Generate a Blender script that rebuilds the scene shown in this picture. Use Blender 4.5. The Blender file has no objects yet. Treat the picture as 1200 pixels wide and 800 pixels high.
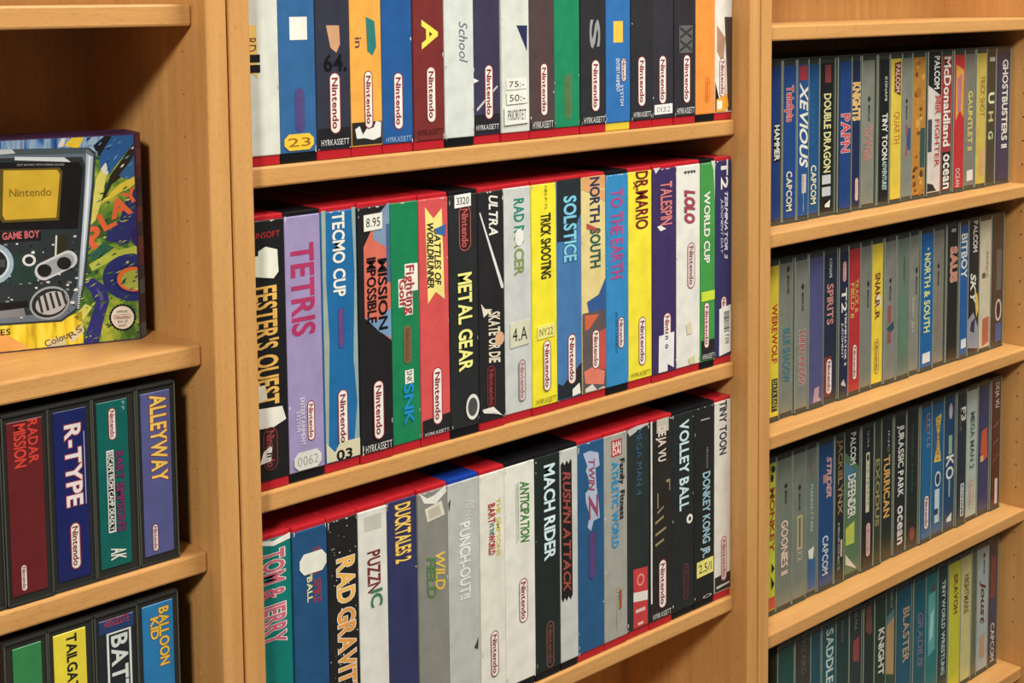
import bpy, bmesh, math, random
from mathutils import Matrix, Vector
random.seed(7)
scene = bpy.context.scene
COL = scene.collection

# ------------------------------------------------------------------ camera
cam_d = bpy.data.cameras.new('camera'); cam = bpy.data.objects.new('camera', cam_d); COL.objects.link(cam)
CX, CY, CZ, YAW, PITCH, ROLL, FPX, PPX, PPY = (-0.59967, -0.92454, 0.24325, 0.73824, -0.08832, -0.01144, 1697.92138, 573.66363, 152.34211)
fwd = Vector((math.sin(YAW)*math.cos(PITCH), math.cos(YAW)*math.cos(PITCH), math.sin(PITCH)))
rt = Vector((math.cos(YAW), -math.sin(YAW), 0)); up = rt.cross(fwd)
r2 = rt*math.cos(ROLL) + up*math.sin(ROLL); u2 = -rt*math.sin(ROLL) + up*math.cos(ROLL)
m = Matrix((r2, u2, -fwd)).transposed().to_4x4(); m.translation = (CX, CY, CZ)
cam.matrix_world = m
cam_d.sensor_width = 36; cam_d.sensor_fit = 'HORIZONTAL'
cam_d.lens = FPX*36/1200
cam_d.shift_x = (600-PPX)/1200; cam_d.shift_y = (PPY-400)/1200
cam_d.clip_start = .01
scene.camera = cam

# ------------------------------------------------------------------ light, exposure
world = bpy.data.worlds.new('world'); scene.world = world; world.use_nodes = True
bgn = world.node_tree.nodes['Background']
bgn.inputs[0].default_value = (1.0, .96, .9, 1); bgn.inputs[1].default_value = .085
def area(name, loc, target, size, power, colr):
    d = bpy.data.lights.new(name, 'AREA'); d.shape = 'SQUARE'; d.size = size; d.energy = power; d.color = colr
    o = bpy.data.objects.new(name, d); COL.objects.link(o); o.location = loc
    o.rotation_euler = (Vector(target)-Vector(loc)).to_track_quat('-Z', 'Y').to_euler()
    return o
KD = Vector((1, .75, -.72)).normalized()
area('ceiling_spot_lamp', Vector((.35, 0, -.1))-KD*3.2, (.35, 0, -.1), .36, 72, (1, .945, .86))
area('ceiling_panel_lamp', (1.05, -1.02, 1.95), (.55, 0, -.15), 1.1, 88, (1, .955, .88))
vs = scene.view_settings
vs.view_transform = 'Standard'; vs.look = 'None'; vs.exposure = 0.0; vs.gamma = 1; vs.use_curve_mapping = False

# ------------------------------------------------------------------ materials
def lin(c):
    f = lambda v: v/12.92 if v <= .04045 else ((v+.055)/1.055)**2.4
    return tuple(f(x/255) for x in c) + (1,)
MATS = {}
def new_mat(name):
    mt = bpy.data.materials.new(name); mt.use_nodes = True
    return mt, mt.node_tree.nodes, mt.node_tree.links, mt.node_tree.nodes['Principled BSDF']
def print_mat(c, rough=.42, kind='print'):
    key = (tuple(c), rough, kind)
    if key in MATS: return MATS[key]
    mt, N, L, P = new_mat('%s_%02x%02x%02x' % ((kind,) + tuple(c)))
    gy = .3*c[0]+.59*c[1]+.11*c[2]; ds_ = .1 if kind == 'print' else 0
    base = lin(tuple(v+(gy-v)*ds_ for v in c))
    tc = N.new('ShaderNodeTexCoord'); nz = N.new('ShaderNodeTexNoise')
    nz.inputs['Scale'].default_value = 55; nz.inputs['Detail'].default_value = 3
    L.new(tc.outputs['Object'], nz.inputs['Vector'])
    rp = N.new('ShaderNodeValToRGB')
    amp = .10 if kind == 'print' else .05
    rp.color_ramp.elements[0].position = .3; rp.color_ramp.elements[1].position = .72
    rp.color_ramp.elements[0].color = tuple(v*(1-amp) for v in base[:3]) + (1,)
    rp.color_ramp.elements[1].color = tuple(min(1, v*(1+amp)+.002) for v in base[:3]) + (1,)
    L.new(nz.outputs['Fac'], rp.inputs['Fac']); L.new(rp.outputs['Color'], P.inputs['Base Color'])
    P.inputs['Roughness'].default_value = rough
    P.inputs['Specular IOR Level'].default_value = .35
    MATS[key] = mt
    return mt
def plastic(c): return print_mat(c, .24, 'plastic')
def wood_mat(name, axis):
    mt, N, L, P = new_mat(name)
    tc = N.new('ShaderNodeTexCoord'); mp = N.new('ShaderNodeMapping')
    sc = [95, 95, 95]; sc['xyz'.index(axis)] = 5.5
    mp.inputs['Scale'].default_value = sc
    L.new(tc.outputs['Object'], mp.inputs['Vector'])
    n1 = N.new('ShaderNodeTexNoise'); n1.inputs['Scale'].default_value = 1; n1.inputs['Detail'].default_value = 4
    L.new(mp.outputs['Vector'], n1.inputs['Vector'])
    mp2 = N.new('ShaderNodeMapping'); sc2 = [900, 900, 900]; sc2['xyz'.index(axis)] = 150
    mp2.inputs['Scale'].default_value = sc2
    L.new(tc.outputs['Object'], mp2.inputs['Vector'])
    n2 = N.new('ShaderNodeTexNoise'); n2.inputs['Scale'].default_value = 1; n2.inputs['Detail'].default_value = 1
    L.new(mp2.outputs['Vector'], n2.inputs['Vector'])
    rp = N.new('ShaderNodeValToRGB')
    rp.color_ramp.elements[0].position = .25; rp.color_ramp.elements[0].color = lin((190, 138, 80))
    rp.color_ramp.elements[1].position = .75; rp.color_ramp.elements[1].color = lin((208, 158, 96))
    L.new(n1.outputs['Fac'], rp.inputs['Fac'])
    r2_ = N.new('ShaderNodeValToRGB')
    r2_.color_ramp.elements[0].position = .3; r2_.color_ramp.elements[0].color = (.86, .84, .8, 1)
    r2_.color_ramp.elements[1].position = .46; r2_.color_ramp.elements[1].color = (1, 1, 1, 1)
    L.new(n2.outputs['Fac'], r2_.inputs['Fac'])
    mx = N.new('ShaderNodeMixRGB'); mx.blend_type = 'MULTIPLY'; mx.inputs[0].default_value = .8
    L.new(rp.outputs['Color'], mx.inputs[1]); L.new(r2_.outputs['Color'], mx.inputs[2])
    L.new(mx.outputs[0], P.inputs['Base Color'])
    P.inputs['Roughness'].default_value = .42; P.inputs['Specular IOR Level'].default_value = .3
    bp = N.new('ShaderNodeBump'); bp.inputs['Strength'].default_value = .08; bp.inputs['Distance'].default_value = .001
    L.new(n2.outputs['Fac'], bp.inputs['Height']); L.new(bp.outputs['Normal'], P.inputs['Normal'])
    return mt
WOOD_V = wood_mat('beech_upright', 'z'); WOOD_H = wood_mat('beech_lengthwise', 'x')
def film_mat():
    mt, N, L, P = new_mat('clear_film'); N.remove(P)
    out = [n for n in N if n.type == 'OUTPUT_MATERIAL'][0]
    tr = N.new('ShaderNodeBsdfTransparent'); tr.inputs[0].default_value = (.97, .98, .97, 1)
    gl = N.new('ShaderNodeBsdfGlossy'); gl.inputs['Roughness'].default_value = .16; gl.inputs[0].default_value = (.9, .9, .88, 1)
    lw = N.new('ShaderNodeLayerWeight'); lw.inputs[0].default_value = .5
    pw = N.new('ShaderNodeMath'); pw.operation = 'POWER'; pw.inputs[1].default_value = 4.5; L.new(lw.outputs['Facing'], pw.inputs[0])
    fr = N.new('ShaderNodeMath'); fr.operation = 'MULTIPLY_ADD'; fr.inputs[1].default_value = .85; fr.inputs[2].default_value = .03; L.new(pw.outputs[0], fr.inputs[0])
    nz = N.new('ShaderNodeTexNoise'); nz.inputs['Scale'].default_value = 60
    bp = N.new('ShaderNodeBump'); bp.inputs['Strength'].default_value = .12; bp.inputs['Distance'].default_value = .002
    L.new(nz.outputs['Fac'], bp.inputs['Height']); L.new(bp.outputs['Normal'], gl.inputs['Normal'])
    mx = N.new('ShaderNodeMixShader'); L.new(fr.outputs[0], mx.inputs[0])
    L.new(tr.outputs[0], mx.inputs[1]); L.new(gl.outputs[0], mx.inputs[2]); L.new(mx.outputs[0], out.inputs['Surface'])
    return mt
FILM = film_mat()
def swirl_mat():
    mt, N, L, P = new_mat('painted_swirls')
    tc = N.new('ShaderNodeTexCoord'); nz = N.new('ShaderNodeTexNoise')
    nz.inputs['Scale'].default_value = 26; nz.inputs['Detail'].default_value = 3; nz.inputs['Distortion'].default_value = 2.2
    L.new(tc.outputs['Object'], nz.inputs['Vector'])
    rp = N.new('ShaderNodeValToRGB'); e = rp.color_ramp.elements
    e[0].position = .3; e[0].color = lin((52, 66, 40)); e[1].position = .72; e[1].color = lin((196, 196, 76))
    for p_, c_ in ((.42, (62, 104, 46)), (.52, (120, 150, 48)), (.6, (160, 172, 60))):
        x = e.new(p_); x.color = lin(c_)
    L.new(nz.outputs['Fac'], rp.inputs['Fac']); L.new(rp.outputs['Color'], P.inputs['Base Color'])
    P.inputs['Roughness'].default_value = .35
    return mt
def streak_mat(name, cols, sc):
    mt, N, L, P = new_mat(name)
    tc = N.new('ShaderNodeTexCoord'); mp = N.new('ShaderNodeMapping')
    mp.inputs['Rotation'].default_value = (0, math.radians(40), 0); mp.inputs['Scale'].default_value = sc
    L.new(tc.outputs['Object'], mp.inputs['Vector'])
    nz = N.new('ShaderNodeTexNoise'); nz.inputs['Scale'].default_value = 1; nz.inputs['Detail'].default_value = 3
    L.new(mp.outputs['Vector'], nz.inputs['Vector'])
    rp = N.new('ShaderNodeValToRGB'); e = rp.color_ramp.elements
    e[0].position = .3; e[0].color = lin(cols[0]); e[1].position = .7; e[1].color = lin(cols[-1])
    for i, c_ in enumerate(cols[1:-1]):
        x = e.new(.3+.4*(i+1)/(len(cols)-1)); x.color = lin(c_)
    L.new(nz.outputs['Fac'], rp.inputs['Fac']); L.new(rp.outputs['Color'], P.inputs['Base Color'])
    P.inputs['Roughness'].default_value = .35
    return mt

# ------------------------------------------------------------------ mesh helpers
class MB:
    """collects polygons with their own material, then links them as one mesh object"""
    def __init__(s): s.v = []; s.f = []; s.m = []; s.mats = []
    def mi(s, mat):
        if mat not in s.mats: s.mats.append(mat)
        return s.mats.index(mat)
    def poly(s, pts, mat):
        b = len(s.v); s.v += [tuple(p) for p in pts]; s.f.append(tuple(range(b, b+len(pts)))); s.m.append(s.mi(mat))
    def tris(s, pts, faces, mat):
        b = len(s.v); s.v += [tuple(p) for p in pts]; k = s.mi(mat)
        for f in faces: s.f.append(tuple(b+i for i in f)); s.m.append(k)
    def slab(s, pts, d, mat):                       # polygon facing -y, thickened backwards by d
        n = len(pts); b = len(s.v); k = s.mi(mat)
        s.v += [tuple(p) for p in pts] + [(p[0], p[1]+d, p[2]) for p in pts]
        s.f.append(tuple(range(b, b+n))); s.m.append(k)
        s.f.append(tuple(range(b+2*n-1, b+n-1, -1))); s.m.append(k)
        for i in range(n):
            j = (i+1) % n; s.f.append((b+i, b+n+i, b+n+j, b+j)); s.m.append(k)
    def box(s, lo, hi, mat, bev=0.0, seg=2):
        bm = bmesh.new(); bmesh.ops.create_cube(bm, size=1)
        for v in bm.verts: v.co = Vector([lo[i]+(v.co[i]+.5)*(hi[i]-lo[i]) for i in range(3)])
        if bev: bmesh.ops.bevel(bm, geom=bm.edges[:], offset=bev, segments=seg, affect='EDGES', profile=.5)
        bm.verts.index_update()
        s.tris([v.co[:] for v in bm.verts], [[v.index for v in f.verts] for f in bm.faces], mat); bm.free()
    def build(s, name, parent=None):
        me = bpy.data.meshes.new(name); me.from_pydata(s.v, [], s.f)
        for mt in s.mats: me.materials.append(mt)
        me.polygons.foreach_set('material_index', s.m); me.update()
        o = bpy.data.objects.new(name, me); COL.objects.link(o)
        if parent: o.parent = parent
        return o
def thing(name, label, cat, loc, group=None, rz=0):
    o = bpy.data.objects.new(name, None); COL.objects.link(o); o.empty_display_size = .02
    o.location = loc; o.rotation_euler = (0, 0, rz); o['label'] = label; o['category'] = cat
    if group: o['group'] = group
    return o

# glyphs of the built-in font, tessellated once per letter
GL = {}
def glyph(c, off):
    k = (c, off)
    if k not in GL:
        cu = bpy.data.curves.new('g', 'FONT'); cu.body = c; cu.size = 1; cu.offset = off; cu.resolution_u = 3
        o = bpy.data.objects.new('g', cu); COL.objects.link(o)
        bpy.context.view_layer.update()
        e = o.evaluated_get(bpy.context.evaluated_depsgraph_get()); me = e.to_mesh()
        vs_ = [(v.co.x, v.co.y) for v in me.vertices]; fs = [tuple(p.vertices) for p in me.polygons]
        e.to_mesh_clear(); bpy.data.objects.remove(o); bpy.data.curves.remove(cu)
        GL[k] = (vs_, fs)
    return GL[k]
def layout(s, off, slant=0):
    """-> list of (verts, faces), total width, cap height (baseline 0)"""
    x = 0; out = []; h = 0
    for c in s:
        if c == ' ': x += .3; continue
        base = glyph(c, 0.0)[0]
        x0 = min(v[0] for v in base); x1 = max(v[0] for v in base); h = max(h, max(v[1] for v in base))
        vs_, fs = glyph(c, off)
        out.append(([(v[0]-x0+x+slant*v[1], v[1]) for v in vs_], fs))
        x += x1-x0+.1
    return out, max(x-.1, .05)+slant*h*.5, h
EPS = .00007
class Face:
    """a flat face w wide and h tall at y=0, looking towards -y; u to the right, v downwards, both 0..1"""
    def __init__(s, w, h, y0=0.0, z0=0.0): s.w, s.h, s.y0, s.z0 = w, h, y0, z0
    def P(s, u, v, layer): return ((u-.5)*s.w, s.y0-layer*EPS, s.z0+(1-v)*s.h)
    def poly(s, mb, pts, col, layer):
        a = sum(p[0]*q[1]-q[0]*p[1] for p, q in zip(pts, pts[1:]+pts[:1]))
        if a > 0: pts = pts[::-1]
        mb.poly([s.P(u, v, layer) for u, v in pts], col if not isinstance(col, tuple) else print_mat(col))
    def rect(s, mb, v0, v1, u0, u1, col, layer): s.poly(mb, [(u0, v1), (u1, v1), (u1, v0), (u0, v0)], col, layer)
    def text(s, mb, t, v0, v1, u0, u1, col, layer, down=True, bold=0, slant=0, outline=None):
        passes = [(.026 if bold else 0.0, col, layer+.7)]
        if outline: passes.insert(0, (.062, outline, layer))
        for off, c, ly in passes:
            gs, wd, hh = layout(t, off, .28 if slant else 0)
            mt = print_mat(c)
            for gi, (vs_, fs) in enumerate(gs):
                lz = ly+(gi % 2)*.3
                if down: pts = [s.P(u0+y/hh*(u1-u0), v0+x/wd*(v1-v0), lz) for x, y in vs_]
                else: pts = [s.P(u0+x/wd*(u1-u0), v1+y/hh*(v0-v1), lz) for x, y in vs_]
                mb.tris(pts, fs, mt)
    def ell(s, v0, v1, u0, u1, n=22):
        return [((u0+u1)/2+(u1-u0)/2*math.cos(a), (v0+v1)/2+(v1-v0)/2*math.sin(a)) for a in [2*math.pi*i/n for i in range(n)]]
    def stadium(s, v0, v1, u0, u1, inset=0):
        W_, H_ = (u1-u0)*s.w, (v1-v0)*s.h
        r = W_/2-inset; cx = (u0+u1)/2; ca = W_/2; pts = []
        for k in range(9):
            a = math.pi*k/8; pts.append((cx+r*math.cos(a)/s.w, v0+(ca-r*math.sin(a))/s.h))
        for k in range(9):
            a = math.pi+math.pi*k/8; pts.append((cx+r*math.cos(a)/s.w, v1-(ca+r*math.sin(a))/s.h))
        return pts
    def pill(s, root, v0, v1, u0, u1, k, ly):
        mb = MB()
        f = k.get('f', (232, 226, 217)); o = k.get('o', (146, 46, 52)); l = k.get('l', (140, 38, 46))
        wd = (u1-u0)*s.w; ins = min(.0009, wd*.12)
        s.poly(mb, s.stadium(v0, v1, u0, u1), o, ly)
        s.poly(mb, s.stadium(v0, v1, u0, u1, ins), f, ly+.5)
        m_ = (u1-u0)*.24; vm = (v1-v0)*.09
        o_ = mb.build('maker_badge', root)
        tb = MB(); s.text(tb, 'Nintendo', v0+vm, v1-vm, u0+m_, u1-m_, l, ly+1, bold=1); tb.build('badge_lettering', o_)

def decorate(F, els, cover, root):
    """adds the printed marks; lettering, badges and stickers become parts of their own"""
    ly = 2
    for e in els:
        k = e[0]
        if k == 'r': F.rect(cover, e[1], e[2], e[3], e[4], tuple(e[5]), ly); ly += .5
        elif k == 'p': F.poly(cover, e[1], tuple(e[2]), ly); ly += .5
        elif k == 'disc': F.poly(cover, F.ell(e[1], e[2], e[3], e[4]), tuple(e[5]), ly); ly += .5
        elif k == 'ring':
            F.poly(cover, F.ell(e[1], e[2], e[3], e[4]), tuple(e[5]), ly)
            du = (e[4]-e[3])*.14; dv = (e[2]-e[1])*.14
            F.poly(cover, F.ell(e[1]+dv, e[2]-dv, e[3]+du, e[4]-du), tuple(e[6]), ly+.5); ly += 1
        elif k == 'stars':
            for i in range(80):
                u = random.uniform(.05, .95); v = random.uniform(.03, .97); r = random.uniform(.008, .03)
                F.poly(cover, F.ell(v-r*F.w/F.h, v+r*F.w/F.h, u-r, u+r, 6), (226, 222, 206), ly+i*.004)
        elif k == 'blobs':
            for i in range(34):
                u = random.uniform(.08, .9); v = random.uniform(.03, .97); r = random.uniform(.06, .2); q = random.uniform(.4, 1.2)
                F.poly(cover, F.ell(v-r*q*F.w/F.h, v+r*q*F.w/F.h, max(0, u-r), min(1, u+r), 7), random.choice([(120, 76, 30), (214, 160, 70), (170, 104, 36), (96, 62, 34)]), ly+i*.05)
            ly += 2
        elif k == 'mark':
            v0, v1, u = e[1:4]; d = (v1-v0)*.14
            F.poly(cover, [(u-.13, v0+d), (u, v0), (u+.13, v0+d), (u, v0+2*d)], (44, 46, 42), ly)
            F.text(cover, 'MINDSCAPE', v0+2.6*d, v1, u-.07, u+.07, (44, 46, 42), ly, bold=1)
        elif k in 'th':
            o = e[7] if len(e) > 7 else {}
            own = o.get('b') and k == 't'; dst = MB() if own else cover
            F.text(dst, e[1], e[2], e[3], e[4], e[5], tuple(e[6]), ly, down=(k == 't'), bold=o.get('b'), slant=o.get('i'), outline=o.get('o'))
            ly += 1.5
            if own: dst.build('title_lettering', root)
        elif k == 'pill': F.pill(root, e[1], e[2], e[3], e[4], e[5], ly); ly += 2
        elif k == 's':
            st = MB(); v0, v1, u0, u1, c, tx, tc = e[1:8]; sh = e[8] if len(e) > 8 else ''
            if sh == 'hex':
                a = (u1-u0)*.16; b = (v1-v0)*.3
                pts = [(u0, v0+b), (u0+a, v0), (u1-a, v0), (u1, v0+b), (u1, v1-b), (u1-a, v1), (u0+a, v1), (u0, v1-b)]
            else:
                j = (v1-v0)*.05
                pts = [(u0, v0+j), (u1, v0), (u1, v1-j), (u0, v1)]
            st.slab([F.P(u, v, ly+4) for u, v in pts[::-1]], .0003, print_mat(tuple(c), .6))
            if sh == 'bar':
                y = v0+(v1-v0)*.12
                for q in range(14):
                    t_ = (v1-v0)*random.choice([.012, .02, .03]); F.rect(st, y, y+t_, u0+.28, u0+.62, (40, 40, 40), ly+5); y += t_+(v1-v0)*random.choice([.012, .02])
                F.text(st, '7391', v0+(v1-v0)*.58, v0+(v1-v0)*.78, u0+.36, u0+.6, (50, 50, 50), ly+5)
            if tx:
                g = (u1-u0)*.12; q = (v1-v0)*.24
                F.text(st, tx, v0+q, v1-q, u0+g, u1-g, tuple(tc), ly+5, down=False)
            st.build('price_sticker', root); ly += 6

# ------------------------------------------------------------------ the setting and the bookcases
FLOOR = -1.25
def plain(name, lo, hi, col):
    b = MB(); b.box(lo, hi, print_mat(col, .6, 'paint')); o = b.build(name); o['kind'] = 'structure'; return o
plain('floor', (-1.2, -2.6, FLOOR-.05), (2.2, .3, FLOOR), (120, 112, 104))
plain('wall_back', (-1.2, .3, FLOOR-.05), (2.2, .36, 1.9), (214, 208, 196))

T = .019; DS = 0.01825; TH = 0.01643; TOP = .98; DEEP = .186
def bored_panel(x0, x1, root, ox, face_x):
    """upright board with a column of shelf peg holes bored into the face at face_x"""
    b = MB(); b.box((x0-ox, 0, 0), (x1-ox, DEEP, TOP-FLOOR), WOOD_V, .0012); o = b.build('side_panel', root)
    if face_x is None: return o
    bm = bmesh.new()
    for k in range(-20, 12):
        z = .0152+.0321*k-FLOOR
        bmesh.ops.create_cone(bm, cap_ends=True, segments=14, radius1=.0015, radius2=.0015, depth=.016,
                              matrix=Matrix.Translation((face_x-ox, .034, z)) @ Matrix.Rotation(math.pi/2, 4, 'Y'))
    me = bpy.data.meshes.new('bore'); bm.to_mesh(me); bm.free(); me.materials.append(WOOD_V)
    c = bpy.data.objects.new('bore', me); COL.objects.link(c); c.parent = root
    md = o.modifiers.new('bore', 'BOOLEAN'); md.operation = 'DIFFERENCE'; md.object = c; md.solver = 'EXACT'
    bpy.context.view_layer.update()
    nm = bpy.data.meshes.new_from_object(o.evaluated_get(bpy.context.evaluated_depsgraph_get()))
    o.modifiers.clear(); o.data = nm; nm.name = 'side_panel'
    bpy.data.objects.remove(c); bpy.data.meshes.remove(me)
    return o
def bookcase(label, x0, x1, shelves, bore):
    ox = (x0+x1)/2
    r = thing('bookcase', label, 'bookcase', (ox, 0, FLOOR), 'beech bookcases standing side by side')
    bored_panel(x0+.0011, x0+T, r, ox, None)
    bored_panel(x1-T, x1-.0011, r, ox, x1-T if bore else None)
    a, b_ = x0+T-ox, x1-T-ox
    m_ = MB(); m_.box((a, DEEP-.01, .06), (b_, DEEP-.004, TOP-FLOOR-.002), WOOD_V); m_.build('back_panel', r)
    for z in shelves:
        m_ = MB(); m_.box((a+.0006, DS, z-TH-FLOOR), (b_-.0006, DEEP-.0105, z-FLOOR), WOOD_H, .0019); m_.build('shelf', r)
    m_ = MB(); m_.box((a, .004, TOP-FLOOR-.03), (b_, DEEP-.0105, TOP-FLOOR-.002), WOOD_H, .001); m_.build('top_board', r)
    m_ = MB(); m_.box((a, .03, 0), (b_, .046, .075), WOOD_H, .001); m_.build('plinth', r)
    return r
ZA, ZB, ZC, ZL, ZR = 0.11788, -0.13991, -0.39565, [-0.01166, -0.17246, -0.33326], [-0.01016, -0.23406, -0.4602, -0.686]
XL0, XM0, XM1, XR1 = -.62, -T, 0.60547+T, 1.2485+T
bookcase('left beech bookcase, cut off by the photo edge, holding the console box', XL0, XM0, [.56, .2443]+ZL+[-.62, -.9, -1.17], True)
bookcase('middle beech bookcase with three rows of tall game cases', XM0, XM1, [ZA+.5136, ZA+.2568, ZA, ZB, ZC, ZC-.2568, ZC-.5136, -1.17], False)
bookcase('right beech bookcase with four rows of thin clear cases', XM1, XR1, [ZR[0]+.4484, ZR[0]+.2242]+ZR+[-.92, -1.17], True)

# ------------------------------------------------------------------ tall rental game cases, middle bookcase
def tall_case(x0, x1, z, H, yf, body, cov, label, group, els):
    w = x1-x0-.0007
    r = thing('game_case', label, 'game case', ((x0+x1)/2, yf, z), group)
    b = MB(); b.box((-w/2, 0, 0), (w/2, .132, H), plastic(tuple(body)), .0011); b.build('plastic_tray', r)
    c = MB(); cm = print_mat(tuple(cov))
    c.box((-w/2-.00012, -.0009, .0078), (w/2+.00012, .126, H-.004), cm, .0009)
    F = Face(w-.0012, H, -.0009)
    decorate(F, els, c, r)
    rw = random.Random(label)
    for k in range(rw.choice([2, 4, 6, 9])):                # rubbed paper along the edges and corners
        u = rw.choice([.004, .996]); v = rw.choice([.021+abs(rw.gauss(0, .02)), rw.uniform(.02, .96), .962-abs(rw.gauss(0, .02))])
        d = (1 if u < .5 else -1)*rw.uniform(.01, .05); t = rw.uniform(.003, .014)
        F.poly(c, [(u, v-t*.8), (u+d, v-t*.2), (u+d*.6, v+t*.6), (u, v+t)], rw.choice([(206, 204, 196), (170, 170, 164)]), .8+k*.05)
    for k in range(rw.choice([0, 1, 2, 3])):
        u = rw.uniform(0, .9); t = rw.uniform(.04, .14)
        F.poly(c, [(u, .0195), (min(1, u+t), .0195), (min(1, u+t*.8), .0195+rw.uniform(.002, .006)), (u+t*.2, .0195+rw.uniform(.002, .007))], (208, 206, 198), 1.4+k*.05)
    c.build('paper_cover', r)
    return r
# ------------------------------------------------------------------ thin clear cases
def clear_case(x0, x1, i0, i1, z, H, yf, depth, ins, label, group, els, shell, rim, m_top, m_bot, film=True):
    w = x1-x0-.0006; cx = (x0+x1)/2
    r = thing('game_case', label, 'game case', (cx, yf, z), group)
    b = MB(); sm = plastic(shell)
    b.box((-w/2, .0012, 0), (w/2, depth, H), sm, .001)
    for z0, z1 in ((0, .0022), (H-.0022, H)): b.box((-w/2, -.0004, z0), (w/2, .0012, z1), sm, .0005)
    for x in (-w/2, w/2-.0009): b.box((x, -.0003, .002), (x+.0009, .0014, H-.002), plastic(rim), .0004, 1)  # strips paler than the shell: edge highlights of clear plastic put into the colour
    b.build('case_shell', r)
    iw = i1-i0; ic = (i0+i1)/2-cx
    c = MB(); c.box((ic-iw/2, .0002, m_bot), (ic+iw/2, .00125, H-m_top), print_mat(tuple(ins), .35), .0003, 1)
    F = Face(iw, H, .0001)
    F.P0 = F.P
    F.P = lambda u, v, l: (F.P0(u, v, l*.6)[0]+ic, F.P0(u, v, l*.6)[1], F.P0(u, v, l)[2])
    decorate(F, els, c, r); c.build('spine_insert', r)
    if film:
        n = 6; s_ = MB(); rr = .0016; pr = [(-w/2, .03), (-w/2, .001)]
        for k in range(1, n): a = math.pi/2*k/n; pr.append((-w/2+rr-rr*math.cos(a), .001-.0022*math.sin(a)))
        pr += [(-x, y) for x, y in pr[::-1]]
        for (xa, ya), (xb, yb) in zip(pr, pr[1:]):
            s_.poly([(xa, ya, .0026), (xb, yb, .0026), (xb, yb, H-.0026), (xa, ya, H-.0026)], FILM)
        s_.build('clear_sleeve', r)
    return r
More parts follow.
